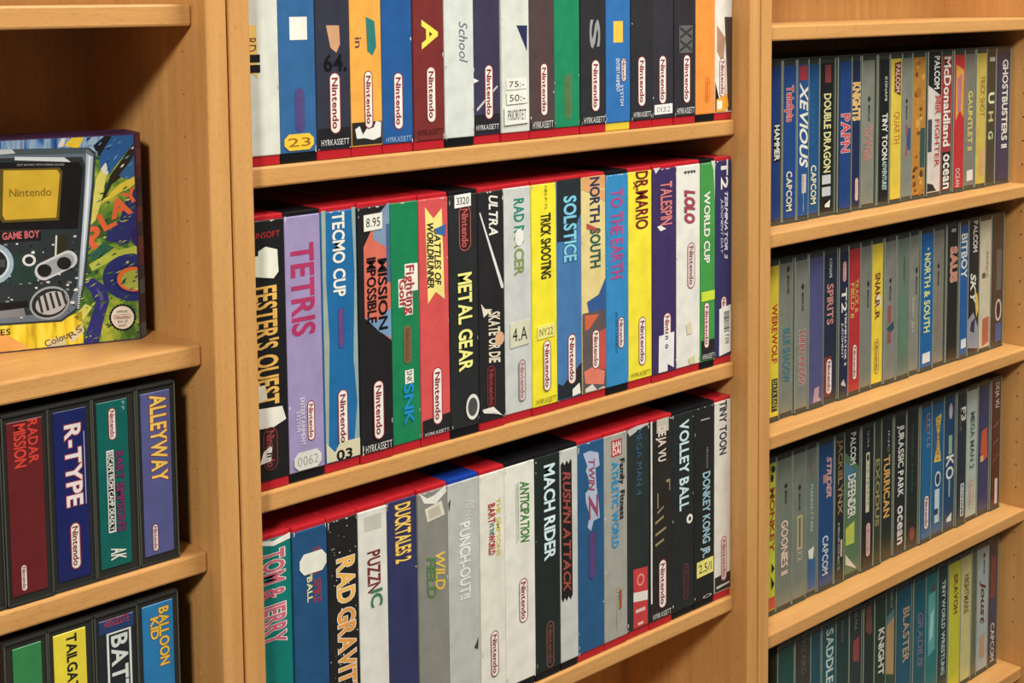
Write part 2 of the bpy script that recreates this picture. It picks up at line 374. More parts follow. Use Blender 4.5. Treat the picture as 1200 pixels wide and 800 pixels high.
TALL = [
 ([
  (0.004, 0.0389, -0.0006, (178, 34, 42), (205, 209, 198), 'whitish grey case with yellow ribbon and bold II, leftmost, top centre shelf', [('p', [(0, 0.5016), (0.42, 0.5029), (0.42, 0.6882), (0.22, 0.6629), (0, 0.6912)], (235, 190, 95)), ('t', 'RD', 0.5469, 0.5945, 0.12, 0.4, (120, 70, 40)), ('t', 'II', 0.6095, 0.6632, 0.05, 0.48, (24, 24, 26), {'b': 1})]),
  (0.0389, 0.0741, 0.0001, (22, 22, 24), (44, 98, 152), 'blue case with yellow price tag reading 23, top centre shelf', [('r', 0.4759, 0.5583, 0.3, 0.8, (228, 226, 215)), ('pill', 0.7298, 0.89, 0.4, 0.68, {'f': (75, 72, 132), 'o': (70, 72, 130), 'l': (88, 66, 120)}), ('s', 0.8958, 0.9545, 0.08, 0.92, (240, 190, 40), '23', (150, 90, 20), 'hex')]),
  (0.0741, 0.1081, -0.0003, (178, 34, 42), (48, 50, 66), 'dark navy case with handwritten 64 above its white pill logo, top centre shelf', [('r', 0.8847, 0.958, 0, 1, (30, 30, 34)), ('p', [(0.3, 0.5087), (0.7, 0.5099), (0.72, 0.5787), (0.6, 0.6094), (0.42, 0.5899)], (200, 150, 110)), ('h', '64.', 0.6155, 0.6749, 0.22, 0.9, (14, 14, 16), {'b': 1}), ('pill', 0.681, 0.9071, 0.36, 0.7, {}), ('h', 'HYRKASSETT', 0.9258, 0.9479, 0.08, 0.94, (215, 215, 210))]),
  (0.1081, 0.1409, 0.0002, (178, 34, 42), (233, 163, 62), 'orange yellow case torn to black and white at its foot, top centre shelf', [('r', 0.8725, 0.958, 0, 1, (36, 38, 38)), ('p', [(0.1, 0.8973), (0.25, 0.8861), (0.35, 0.9191), (0.5, 0.895), (0.7, 0.897), (0.8, 0.8722), (0.97, 0.877), (0.95, 0.9319), (0.7, 0.9421), (0.4, 0.9324), (0.15, 0.9329)], (222, 222, 214)), ('p', [(0.52, 0.4806), (0.8, 0.4972), (0.85, 0.5931), (0.72, 0.6245), (0.55, 0.6077)], (40, 120, 115)), ('t', 'in', 0.5557, 0.5936, 0.15, 0.35, (90, 60, 90)), ('pill', 0.6811, 0.8988, 0.42, 0.7, {})]),
  (0.1409, 0.1737, 0.0003, (178, 34, 42), (30, 86, 152), 'plain mid blue case with white pill logo, beside the dark red one, top centre shelf', [('pill', 0.6934, 0.9117, 0.36, 0.68, {}), ('h', 'HYRKASSETT', 0.9378, 0.9575, 0.08, 0.94, (150, 180, 215))]),
  (0.1737, 0.2077, -0.001, (178, 34, 42), (120, 42, 40), 'dark red case with a yellow letter near the frame edge, top centre shelf', [('t', 'A', 0.5018, 0.6039, 0.28, 0.8, (230, 220, 70), {'b': 1}), ('pill', 0.6767, 0.8958, 0.4, 0.72, {}), ('h', 'HYRKASSETT', 0.9187, 0.942, 0.08, 0.94, (80, 28, 28))]),
  (0.2077, 0.2418, -0.0012, (22, 22, 24), (203, 210, 203), 'pale grey case with faint script between dark red and dark purple ones, top centre shelf', [('t', 'School', 0.5048, 0.663, 0.5, 0.8, (105, 110, 130), {'i': 1})]),
  (0.2418, 0.2747, 0.0008, (178, 34, 42), (58, 53, 80), 'dark purple case with white scratch strokes around its pill logo, top centre shelf', [('r', 0.8807, 0.958, 0, 1, (36, 34, 42)), ('p', [(0, 0.7329), (0.2, 0.7445), (0.0, 0.7533)], (228, 226, 215)), ('p', [(0.1, 0.8565), (0.9, 0.7665), (0.92, 0.7736), (0.12, 0.867)], (190, 190, 190)), ('pill', 0.6818, 0.9021, 0.42, 0.74, {}), ('h', 'HYRKASSETT', 0.9222, 0.9429, 0.08, 0.94, (215, 215, 210))]),
  (0.2747, 0.3095, -0.0006, (178, 34, 42), (206, 210, 200), 'light grey case with handwritten white price labels, top centre shelf', [('p', [(0.55, 0.5273), (0.95, 0.5285), (0.93, 0.6335)], (40, 48, 90)), ('s', 0.7432, 0.7886, 0.15, 0.9, (226, 226, 214), '75:-', (50, 50, 50)), ('s', 0.7957, 0.8483, 0.15, 0.92, (224, 224, 210), '50:-', (60, 60, 60)), ('s', 0.8515, 0.9322, 0.05, 0.95, (222, 224, 214), 'PRIORITET', (90, 90, 90))]),
  (0.3095, 0.3418, -0.0006, (178, 34, 42), (78, 62, 60), 'dark brown case with white pill logo, top centre shelf', [('pill', 0.6862, 0.9071, 0.42, 0.72, {}), ('r', 0.9279, 0.958, 0, 1, (52, 44, 44)), ('h', 'HYRKASSETT', 0.928, 0.9566, 0.08, 0.94, (215, 215, 210))]),
  (0.3418, 0.3767, 0.0012, (178, 34, 42), (22, 134, 88), 'green case with a faded olive pill logo, top centre shelf', [('pill', 0.7351, 0.9309, 0.4, 0.7, {'f': (72, 124, 74), 'o': (84, 116, 70), 'l': (96, 106, 66)})]),
  (0.3767, 0.4116, -0.0001, (178, 34, 42), (44, 44, 48), 'black case just right of the green one, grey letter at top, top centre shelf', [('t', 'S', 0.518, 0.6279, 0.35, 0.75, (150, 150, 150), {'b': 1}), ('pill', 0.683, 0.9079, 0.4, 0.74, {}), ('h', 'HYRKASSETT', 0.9295, 0.9554, 0.08, 0.94, (215, 215, 210))]),
  (0.4116, 0.4466, 0.0008, (215, 190, 60), (42, 110, 180), 'bright blue case with white words and a yellow base, top centre shelf', [('r', 0.5207, 0.6137, 0.3, 0.7, (240, 190, 60)), ('pill', 0.6821, 0.7871, 0.62, 0.84, {}), ('t', 'ENTERTAINMENT', 0.6844, 0.8302, 0.4, 0.55, (225, 235, 240)), ('t', 'SYSTEM', 0.8015, 0.8916, 0.57, 0.7, (225, 235, 240))]),
  (0.4466, 0.4779, -0.0001, (178, 34, 42), (44, 44, 48), 'black case just right of the bright blue one, top centre shelf', [('pill', 0.6784, 0.9027, 0.3, 0.68, {}), ('h', 'HYRKASSETT', 0.9258, 0.9487, 0.08, 0.94, (215, 215, 210))]),
  (0.4779, 0.5101, 0.0003, (178, 34, 42), (50, 48, 56), 'black case with a white number label below its pill logo, top centre shelf', [('pill', 0.6794, 0.8993, 0.3, 0.66, {}), ('s', 0.8995, 0.946, 0.06, 0.95, (228, 228, 222), '0132', (150, 150, 150))]),
  (0.5101, 0.5433, -0.0008, (178, 34, 42), (46, 44, 50), 'black case with grey block lettering, beside the orange one, top centre shelf', [('r', 0.548, 0.6728, 0.2, 0.85, (95, 95, 95)), ('t', 'XX', 0.5558, 0.665, 0.25, 0.8, (55, 55, 55), {'b': 1}), ('pill', 0.6809, 0.9045, 0.4, 0.74, {}), ('h', 'HYRKASSETT', 0.9236, 0.9512, 0.08, 0.94, (215, 215, 210))]),
  (0.5433, 0.5754, 0.0003, (22, 22, 24), (240, 142, 54), 'plain orange case with a black base, top centre shelf', [('pill', 0.7894, 0.9131, 0.5, 0.74, {'f': (238, 138, 52), 'o': (214, 104, 40), 'l': (214, 104, 40)})]),
  (0.5754, 0.6044, 0.0009, (178, 34, 42), (220, 215, 205), 'white and black case with an orange glass shape, rightmost, top centre shelf', [('p', [(0.55, 0.5136), (1, 0.5145), (1, 0.958), (0.75, 0.958), (0.7, 0.7958)], (70, 55, 50)), ('p', [(0, 0.8159), (0.25, 0.9059), (0.2, 0.958), (0, 0.958)], (24, 24, 26)), ('p', [(0.1, 0.5525), (0.6, 0.614), (0.45, 0.734), (0.1, 0.6723)], (170, 130, 100)), ('pill', 0.7057, 0.891, 0.25, 0.6, {}), ('p', [(0.05, 0.9005), (0.7, 0.8768), (0.78, 0.9341), (0.6, 0.958), (0.05, 0.958)], (240, 160, 40)), ('r', 0.9059, 0.9463, 0.1, 0.4, (240, 230, 205))]),
 ], 0.1179, 0.2195, 'tall game cases on the top centre shelf'),
 ([
  (0.0045, 0.0405, 0.0001, (178, 34, 42), (26, 26, 27), 'black case with gold title and torn white labels, leftmost, middle centre shelf', [('h', 'SUNSOFT', 0.0602, 0.0816, 0.06, 0.9, (190, 40, 40)), ('p', [(0.3, 0.127), (0.5, 0.1127), (0.82, 0.1284), (0.84, 0.2093), (0.7, 0.2309), (0.2, 0.2165), (0.05, 0.1918), (0.06, 0.1463), (0.3, 0.1422)], (222, 224, 205)), ('t', "FESTER'S QUEST", 0.2565, 0.6848, 0.16, 0.78, (224, 172, 78), {'b': 1}), ('p', [(0.05, 0.6123), (0.4, 0.6108), (0.45, 0.6654), (0.05, 0.6742)], (225, 215, 190)), ('p', [(0.03, 0.6921), (0.85, 0.7004), (0.95, 0.751), (0.6, 0.7707), (0.03, 0.7666)], (222, 220, 208)), ('pill', 0.7672, 0.9277, 0.3, 0.7, {'f': (40, 26, 26), 'o': (120, 48, 46), 'l': (150, 60, 60)}), ('p', [(0.3, 0.8542), (0.55, 0.8318), (0.5, 0.893), (0.2, 0.8975)], (220, 210, 200))]),
  (0.0405, 0.0756, 0.0006, (22, 22, 24), (152, 138, 184), 'lilac case with tall magenta title and black base, middle centre shelf', [('t', 'TETRIS', 0.1228, 0.4566, 0.16, 0.8, (178, 48, 96), {'b': 1}), ('pill', 0.7061, 0.857, 0.52, 0.74, {}), ('t', 'ENTERTAINMENT', 0.6887, 0.8676, 0.32, 0.44, (225, 220, 230)), ('t', 'SYSTEM', 0.7355, 0.8119, 0.2, 0.3, (225, 220, 230)), ('s', 0.891, 0.958, 0.1, 0.9, (206, 208, 198), '0062', (160, 160, 155), 'hex')]),
  (0.0756, 0.1116, 0.0004, (178, 34, 42), (24, 104, 164), 'blue case with white title and worn grey green edges, middle centre shelf', [('p', [(0, 0.012), (0.12, 0.012), (0.1, 0.2748), (0.16, 0.5004), (0.08, 0.8856), (0, 0.958)], (150, 165, 150)), ('p', [(1, 0.012), (0.88, 0.012), (0.94, 0.2617), (0.86, 0.585), (0.95, 0.7517), (0.8, 0.958), (1, 0.958)], (140, 165, 165)), ('t', 'TECMO CUP', 0.0247, 0.3384, 0.32, 0.66, (228, 226, 215), {'b': 1}), ('pill', 0.3808, 0.5359, 0.42, 0.6, {'f': (70, 80, 150), 'o': (70, 70, 140), 'l': (140, 60, 100)}), ('pill', 0.6919, 0.9141, 0.36, 0.66, {}), ('p', [(0, 0.8828), (0.25, 0.9243), (0.4, 0.8905), (1, 0.892), (1, 0.958), (0, 0.958)], (205, 200, 165)), ('h', '03', 0.9212, 0.958, 0.3, 0.75, (24, 24, 26), {'b': 1})]),
  (0.1116, 0.1459, -0.001, (178, 34, 42), (30, 30, 32), 'black case with orange picture panel and small price label, middle centre shelf', [('p', [(0.15, 0.1688), (0.5, 0.0843), (1, 0.012), (1, 0.5432), (0.7, 0.5088), (0.15, 0.4391)], (214, 104, 84)), ('p', [(0.5, 0.0712), (0.95, 0.012), (1, 0.012), (1, 0.1918), (0.45, 0.142)], (120, 146, 176)), ('p', [(0.15, 0.4358), (0.55, 0.4588), (1, 0.4168), (1, 0.5365), (0.6, 0.4997)], (110, 150, 190)), ('r', 0.092, 0.316, 0.88, 1, (70, 100, 140)), ('t', 'MISSION', 0.2228, 0.4933, 0.6, 0.88, (20, 16, 18), {'b': 1}), ('t', 'IMPOSSIBLE', 0.2123, 0.4612, 0.24, 0.52, (20, 16, 18), {'b': 1}), ('s', 0.0445, 0.1095, 0.16, 0.75, (226, 224, 210), '8.95', (60, 60, 50)), ('pill', 0.6866, 0.9165, 0.36, 0.7, {}), ('h', 'HYRKASSETT', 0.9292, 0.958, 0.08, 0.94, (215, 215, 210))]),
  (0.1459, 0.1774, 0.0006, (178, 34, 42), (18, 128, 78), 'green case with white boxed red title, middle centre shelf', [('r', 0.2618, 0.3691, 0.5, 0.98, (230, 226, 214)), ('r', 0.2599, 0.461, 0.5, 0.78, (230, 226, 214)), ('r', 0.3151, 0.4253, 0.26, 0.52, (230, 226, 214)), ('t', 'Fighting', 0.2677, 0.4555, 0.55, 0.84, (170, 50, 46), {'b': 1}), ('t', 'Golf', 0.3189, 0.4224, 0.3, 0.52, (170, 50, 46), {'b': 1}), ('pill', 0.4995, 0.6511, 0.42, 0.7, {'f': (120, 92, 62), 'o': (130, 96, 64), 'l': (110, 70, 54)}), ('r', 0.6758, 0.7299, 0.44, 0.76, (228, 226, 215)), ('t', 'SNK', 0.6792, 0.7266, 0.5, 0.7, (24, 24, 26)), ('t', 'SNK', 0.7325, 0.8887, 0.4, 0.74, (20, 140, 205), {'b': 1})]),
  (0.1774, 0.2107, 0.0002, (178, 34, 42), (216, 78, 78), 'coral red case with a yellow ribbon title, middle centre shelf', [('p', [(0.2, 0.0488), (0.5, 0.0974), (0.8, 0.0617), (0.86, 0.4241), (0.54, 0.3897), (0.26, 0.431)], (238, 222, 120)), ('t', 'BATTLES OF', 0.1402, 0.361, 0.52, 0.74, (40, 36, 36), {'b': 1, 'i': 1}), ('t', 'WORLDRUNNER', 0.1087, 0.3724, 0.26, 0.48, (40, 36, 36), {'b': 1, 'i': 1}), ('p', [(0.55, 0.1388), (0.95, 0.1253), (0.9, 0.1721), (0.6, 0.1599)], (60, 100, 170)), ('p', [(0, 0.8946), (1, 0.8842), (1, 0.958), (0, 0.958)], (34, 34, 36)), ('pill', 0.6911, 0.9223, 0.38, 0.72, {}), ('h', 'HYRKASSETT', 0.9453, 0.958, 0.08, 0.94, (215, 215, 210))]),
  (0.2107, 0.2441, -0.0005, (22, 22, 24), (38, 41, 42), 'black case with yellow title and white tag reading 3320, middle centre shelf', [('pill', 0.0601, 0.246, 0.34, 0.78, {'f': (62, 26, 28), 'o': (170, 92, 88), 'l': (190, 84, 80)}), ('s', 0.0143, 0.0691, 0.18, 0.78, (230, 230, 224), '3320', (50, 50, 50)), ('t', 'METAL GEAR', 0.335, 0.7283, 0.28, 0.76, (240, 236, 130), {'b': 1}), ('ring', 0.8332, 0.9391, 0.5, 1.0, (220, 220, 212), (74, 76, 74))]),
  (0.2441, 0.2756, -0.0011, (178, 34, 42), (36, 36, 38), 'black case crossed by a long thin white diagonal line, middle centre shelf', [('t', 'ULTRA', 0.0339, 0.2018, 0.42, 0.76, (228, 226, 215), {'b': 1, 'i': 1}), ('p', [(0.02, 0.1019), (0.06, 0.0991), (0.97, 0.41), (0.97, 0.4242), (0.88, 0.4223)], (220, 220, 218)), ('p', [(0.05, 0.4719), (0.2, 0.4962), (0.5, 0.5028), (0.15, 0.5302)], (226, 214, 190)), ('t', 'SKATE OR DIE', 0.5116, 0.7246, 0.36, 0.8, (226, 214, 186), {'b': 1, 'i': 1}), ('disc', 0.6016, 0.6586, 0.6, 0.98, (220, 170, 130)), ('pill', 0.7349, 0.913, 0.25, 0.6, {'f': (66, 24, 28), 'o': (120, 50, 52), 'l': (140, 60, 60)}), ('p', [(0.05, 0.9093), (0.5, 0.908), (0.9, 0.958), (0.95, 0.958), (0.5, 0.9367), (0.1, 0.925)], (228, 226, 215))]),
  (0.2756, 0.3109, 0.0009, (178, 34, 42), (196, 200, 196), 'light grey case with green title and handwritten beige tape, middle centre shelf', [('t', 'RAD R', 0.0666, 0.2054, 0.4, 0.76, (34, 134, 112), {'b': 1}), ('t', 'ACER', 0.2267, 0.384, 0.4, 0.74, (128, 150, 76), {'b': 1}), ('disc', 0.1912, 0.2626, 0.42, 0.74, (225, 226, 218)), ('s', 0.5779, 0.6863, 0.2, 0.92, (206, 206, 176), '4.A', (40, 40, 36)), ('pill', 0.7426, 0.9207, 0.5, 0.76, {'f': (198, 194, 190), 'o': (150, 90, 90), 'l': (176, 110, 108)})]),
  (0.3109, 0.3431, -0.0001, (178, 34, 42), (238, 224, 36), 'bright yellow case with narrow black title and cream label, middle centre shelf', [('t', 'NES-P-TS', 0.0276, 0.1252, 0.52, 0.62, (90, 80, 30)), ('t', 'TRICK SHOOTING', 0.1431, 0.4193, 0.36, 0.76, (40, 36, 30), {'b': 1}), ('s', 0.6162, 0.6749, 0.16, 0.9, (232, 222, 120), 'NY22', (120, 110, 60)), ('pill', 0.683, 0.9043, 0.4, 0.72, {}), ('h', 'HYRKASSETT', 0.9287, 0.9509, 0.08, 0.94, (120, 110, 30))]),
  (0.3431, 0.3767, 0.0005, (178, 34, 42), (66, 118, 176), 'blue case with striped cyan title and black corners, middle centre shelf', [('p', [(0, 0.012), (1, 0.012), (1, 0.1665), (0.55, 0.277), (0, 0.2742)], (38, 46, 50)), ('t', 'SOLSTICE', 0.0856, 0.3657, 0.3, 0.8, (120, 200, 226), {'b': 1, 'o': (30, 70, 100)}), ('p', [(0, 0.8869), (0.2, 0.9001), (1, 0.8175), (1, 0.958), (0, 0.958)], (36, 42, 46)), ('pill', 0.6828, 0.9039, 0.42, 0.76, {}), ('p', [(0.6, 0.9268), (0.9, 0.9054), (0.95, 0.9522), (0.6, 0.958)], (228, 226, 215))]),
  (0.3767, 0.4107, 0.0009, (178, 34, 42), (222, 202, 132), 'sand coloured case with navy title and orange lower picture, middle centre shelf', [('r', 0.012, 0.0703, 0, 1, (220, 160, 100)), ('p', [(0, 0.0628), (1, 0.0777), (1, 0.1304)], (220, 160, 100)), ('t', 'NORTH', 0.019, 0.2132, 0.36, 0.76, (44, 52, 86), {'b': 1}), ('p', [(0.2, 0.2145), (0.72, 0.2461), (0.72, 0.2686), (0.2, 0.2368)], (190, 80, 60)), ('t', 'SOUTH', 0.2434, 0.4126, 0.36, 0.78, (34, 96, 84), {'b': 1}), ('p', [(0.2, 0.5588), (0.7, 0.5363), (1, 0.467), (1, 0.6384), (0.3, 0.6214)], (50, 90, 150)), ('p', [(0, 0.6067), (1, 0.6078), (1, 0.958), (0, 0.958)], (96, 84, 84)), ('p', [(0.1, 0.6166), (0.7, 0.6235), (0.3, 0.6781), (0.1, 0.6844)], (214, 96, 60)), ('p', [(0.5, 0.7097), (1, 0.6919), (1, 0.8758), (0.5, 0.8618)], (196, 80, 70)), ('p', [(0.05, 0.8643), (0.4, 0.8514), (0.95, 0.8821), (0.9, 0.9422), (0.1, 0.9187)], (226, 120, 96)), ('p', [(0.1, 0.9415), (0.4, 0.9275), (0.6, 0.958), (0.9, 0.9498), (0.95, 0.958), (0.5, 0.958), (0.1, 0.958)], (215, 210, 200)), ('pill', 0.6884, 0.8635, 0.4, 0.72, {})]),
  (0.4107, 0.4428, 0.0005, (22, 22, 24), (46, 136, 196), 'sky blue case with pink title and black base, middle centre shelf', [('t', 'TO THE EARTH', 0.0843, 0.4803, 0.2, 0.74, (180, 70, 130), {'b': 1}), ('pill', 0.6573, 0.8003, 0.52, 0.8, {}), ('t', 'ENTERTAINMENT', 0.6328, 0.8177, 0.38, 0.48, (30, 80, 140))]),
  (0.4428, 0.4777, 0.001, (178, 34, 42), (238, 222, 44), 'bright yellow case with maroon title and pill logo, middle centre shelf', [('t', 'DR.MARIO', 0.0198, 0.2784, 0.32, 0.84, (120, 30, 36), {'b': 1}), ('t', 'x', 0.058, 0.0963, 0.2, 0.4, (120, 30, 36)), ('pill', 0.6795, 0.9034, 0.42, 0.74, {}), ('h', 'HYRKASSETT', 0.9289, 0.9486, 0.08, 0.94, (120, 110, 30))]),
  (0.4777, 0.514, -0.0003, (178, 34, 42), (62, 47, 98), 'dark purple case with pink title and torn white label, middle centre shelf', [('p', [(0, 0.012), (0.2, 0.012), (0.95, 0.012), (0.95, 0.012), (0.3, 0.012), (0.1, 0.0387)], (210, 210, 210)), ('t', 'TALESPIN', 0.0807, 0.277, 0.32, 0.8, (214, 120, 120), {'b': 1, 'o': (40, 26, 60)}), ('p', [(0.15, 0.281), (0.3, 0.276), (0.55, 0.2965), (0.3, 0.3035)], (228, 226, 215)), ('pill', 0.6853, 0.8689, 0.42, 0.76, {}), ('p', [(0.22, 0.7868), (0.9, 0.7814), (0.88, 0.9496), (0.6, 0.9252), (0.6, 0.958), (0.2, 0.958)], (226, 226, 222))]),
  (0.514, 0.5522, 0.0007, (178, 34, 42), (224, 222, 212), 'white case with a small red and blue title, yellow stains low down, middle centre shelf', [('t', 'NINTENDO', 0.0441, 0.0541, 0.3, 0.75, (24, 24, 26)), ('h', 'IIII', 0.0449, 0.0568, 0.35, 0.8, (60, 60, 60)), ('t', 'LOLO', 0.1363, 0.2881, 0.36, 0.76, (190, 60, 66), {'b': 1, 'i': 1, 'o': (60, 80, 120)}), ('pill', 0.3816, 0.5992, 0.46, 0.78, {'f': (222, 216, 208), 'o': (140, 70, 70), 'l': (150, 80, 80)}), ('p', [(0.4, 0.7631), (0.6, 0.7525), (0.65, 0.8107), (0.45, 0.8131)], (216, 204, 170)), ('p', [(0.5, 0.9283), (0.75, 0.9196), (0.8, 0.958), (0.55, 0.958)], (206, 204, 140))]),
  (0.5522, 0.5756, -0.0001, (22, 22, 24), (62, 150, 66), 'green case with white title and lime band, middle centre shelf', [('p', [(0, 0.8617), (1, 0.8631), (1, 0.958), (0, 0.958)], (34, 38, 38)), ('p', [(0.7, 0.012), (1, 0.012), (1, 0.2068), (0.9, 0.0597)], (196, 214, 190)), ('t', 'WORLD CUP', 0.1559, 0.4925, 0.2, 0.62, (228, 226, 215), {'b': 1}), ('r', 0.6285, 0.6736, 0, 1, (200, 220, 50)), ('pill', 0.68, 0.9016, 0.2, 0.58, {}), ('h', 'HYRKASSETT', 0.9285, 0.9532, 0.08, 0.94, (215, 215, 210))]),
  (0.5756, 0.6046, 0.001, (178, 34, 42), (44, 48, 98), 'navy case with white lettering and a barcode label, rightmost, middle centre shelf', [('t', 'T2', 0.0181, 0.1529, 0.36, 0.76, (228, 226, 215), {'b': 1}), ('t', 'TERMINATOR 2', 0.1625, 0.4917, 0.58, 0.76, (220, 222, 230), {'b': 1, 'i': 1}), ('t', 'JUDGMENT DAY', 0.2, 0.4625, 0.34, 0.48, (200, 204, 220), {'i': 1}), ('pill', 0.6712, 0.8082, 0.36, 0.7, {}), ('s', 0.718, 0.958, 0.24, 0.94, (224, 224, 220), '', (24, 24, 26), 'bar')]),
 ], -0.1399, 0.2195, 'tall game cases on the middle centre shelf'),
 ([
  (0.0062, 0.0405, 0.0009, (178, 34, 42), (4, 118, 110), 'teal case with pink outlined title, leftmost, lowest centre shelf', [('p', [(0, 0.012), (0.5, 0.0265), (1, 0.012), (1, 0.0344), (0.5, 0.0456), (0, 0.0247)], (228, 226, 215)), ('t', 'TOM & JERRY', 0.0616, 0.4078, 0.2, 0.8, (196, 92, 112), {'b': 1, 'o': (226, 216, 214)})]),
  (0.0405, 0.0745, -0.001, (178, 34, 42), (28, 78, 124), 'steel blue case with a white tag across its small title, lowest centre shelf', [('t', 'SUPER SPIKE', 0.0953, 0.3049, 0.58, 0.8, (150, 52, 66), {'b': 1}), ('t', "V'BALL", 0.1638, 0.2943, 0.38, 0.54, (226, 214, 150), {'b': 1}), ('s', 0.1098, 0.1881, 0.16, 0.98, (222, 222, 208), '', (24, 24, 26), 'hex')]),
  (0.0745, 0.106, -0.0009, (178, 34, 42), (30, 30, 30), 'black starry case with large golden title, lowest centre shelf', [('stars',), ('t', 'RAD', 0.1736, 0.3436, 0.3, 0.86, (232, 176, 70), {'b': 1, 'o': (224, 214, 196)}), ('t', 'GRAVITY', 0.3704, 0.7168, 0.3, 0.86, (226, 150, 62), {'b': 1, 'o': (224, 214, 196)})]),
  (0.106, 0.1371, -0.0007, (178, 34, 42), (214, 214, 204), 'off white case with maroon title and greyish tag, lowest centre shelf', [('r', 0.0414, 0.0986, 0.2, 0.82, (190, 190, 176)), ('t', 'PUZZN', 0.1833, 0.3424, 0.3, 0.74, (120, 44, 42), {'b': 1}), ('t', 'IC', 0.3389, 0.4035, 0.4, 0.8, (60, 120, 90), {'b': 1})]),
  (0.1371, 0.1709, 0.0011, (178, 34, 42), (46, 52, 94), 'navy case with golden title, between off white and grey cases, lowest centre shelf', [('t', 'DUCKTALES 2', 0.0358, 0.2693, 0.3, 0.8, (238, 206, 90), {'b': 1, 'o': (130, 50, 40)})]),
  (0.1709, 0.2054, -0.0002, (178, 34, 42), (132, 132, 124), 'mid grey case with torn white top and tilted tag, lowest centre shelf', [('p', [(0.02, 0.012), (0.3, 0.0438), (0.55, 0.0395), (0.95, 0.012), (0.98, 0.0384), (0.6, 0.0763), (0.2, 0.0607)], (226, 224, 214)), ('p', [(0.22, 0.0858), (0.8, 0.07), (0.92, 0.1309), (0.3, 0.141)], (214, 208, 190)), ('p', [(0.32, 0.0932), (0.72, 0.0844), (0.8, 0.1261), (0.38, 0.1303)], (186, 178, 160)), ('t', 'WILD', 0.2704, 0.4326, 0.56, 0.88, (222, 186, 70), {'b': 1, 'i': 1}), ('t', 'FIELD', 0.2852, 0.4537, 0.26, 0.56, (84, 126, 70), {'b': 1, 'i': 1})]),
  (0.2054, 0.2427, 0.0003, (25, 60, 150), (180, 184, 177), 'pale grey case with white title and blue plastic top, lowest centre shelf', [('t', 'Mike', 0.1044, 0.2009, 0.6, 0.85, (200, 202, 196), {'i': 1}), ('t', 'PUNCH-OUT!!', 0.1924, 0.5109, 0.36, 0.7, (228, 228, 222), {'b': 1}), ('p', [(0, 0.0918), (0.07, 0.0772), (0.02, 0.1279)], (24, 24, 26)), ('p', [(0.9, 0.7074), (0.95, 0.6919), (0.92, 0.7449), (0.8, 0.7311)], (60, 60, 60))]),
  (0.2427, 0.2736, -0.0005, (178, 34, 42), (220, 219, 204), 'cream case with small red, green and yellow two line title, lowest centre shelf', [('t', 'THE SIMPSONS', 0.1342, 0.3781, 0.66, 0.82, (206, 186, 66), {'b': 1}), ('t', 'BART', 0.1498, 0.2294, 0.32, 0.6, (180, 40, 44), {'b': 1}), ('t', 'VS THE', 0.2291, 0.2798, 0.36, 0.54, (40, 120, 120), {'b': 1}), ('t', 'WORLD', 0.2798, 0.3634, 0.32, 0.58, (180, 40, 44), {'b': 1}), ('pill', 0.6917, 0.8907, 0.36, 0.68, {})]),
  (0.2736, 0.3119, 0.0, (22, 22, 24), (222, 222, 209), 'cream white case with slanting green title and black top, lowest centre shelf', [('t', 'ANTICIPATION', 0.0979, 0.3605, 0.52, 0.82, (60, 130, 50), {'b': 1, 'i': 1}), ('r', 0.0958, 0.3461, 0.42, 0.46, (180, 182, 174)), ('r', 0.1004, 0.3542, 0.36, 0.39, (190, 192, 184)), ('pill', 0.5166, 0.7107, 0.44, 0.74, {})]),
  (0.3119, 0.3448, -0.0003, (22, 22, 24), (30, 40, 38), 'black green case with bold white blue title, lowest centre shelf', [('t', 'MACH RIDER', 0.0609, 0.4745, 0.36, 0.8, (206, 232, 238), {'b': 1}), ('pill', 0.7507, 0.958, 0.4, 0.72, {'f': (34, 40, 38), 'o': (140, 84, 70), 'l': (120, 60, 56)})]),
  (0.3448, 0.3689, -0.0004, (22, 22, 24), (194, 197, 190), 'grey case with jagged black panel and dark red title, lowest centre shelf', [('p', [(0, 0.079), (0.12, 0.067), (0.24, 0.085), (0.36, 0.0654), (0.48, 0.0835), (0.6, 0.0638), (0.66, 0.0766), (0.68, 0.6738), (0.55, 0.6928), (0.44, 0.6738), (0.32, 0.693), (0.2, 0.6738), (0.1, 0.6935), (0, 0.675)], (30, 28, 28)), ('t', "RUSH'N ATTACK", 0.1145, 0.6482, 0.14, 0.58, (160, 72, 60), {'b': 1, 'i': 1})]),
  (0.3689, 0.406, 0.0002, (178, 34, 42), (36, 86, 132), 'blue case with jagged silver and red lettering, lowest centre shelf', [('p', [(0.2, 0.0621), (0.45, 0.0562), (0.8, 0.077), (0.85, 0.1369), (0.68, 0.1419), (0.72, 0.2285), (0.8, 0.3016), (0.85, 0.3737), (0.6, 0.3785), (0.5, 0.4207), (0.36, 0.3991), (0.44, 0.3484), (0.3, 0.2808), (0.28, 0.2415), (0.44, 0.2249), (0.4, 0.1772), (0.3, 0.1425), (0.36, 0.1218)], (168, 180, 206)), ('t', 'TWIN', 0.09, 0.2363, 0.42, 0.64, (150, 66, 90), {'b': 1, 'i': 1}), ('t', 'Z', 0.2619, 0.3626, 0.42, 0.76, (150, 66, 90), {'b': 1}), ('pill', 0.4229, 0.6409, 0.4, 0.7, {'f': (70, 70, 130), 'o': (80, 60, 110), 'l': (110, 60, 100)})]),
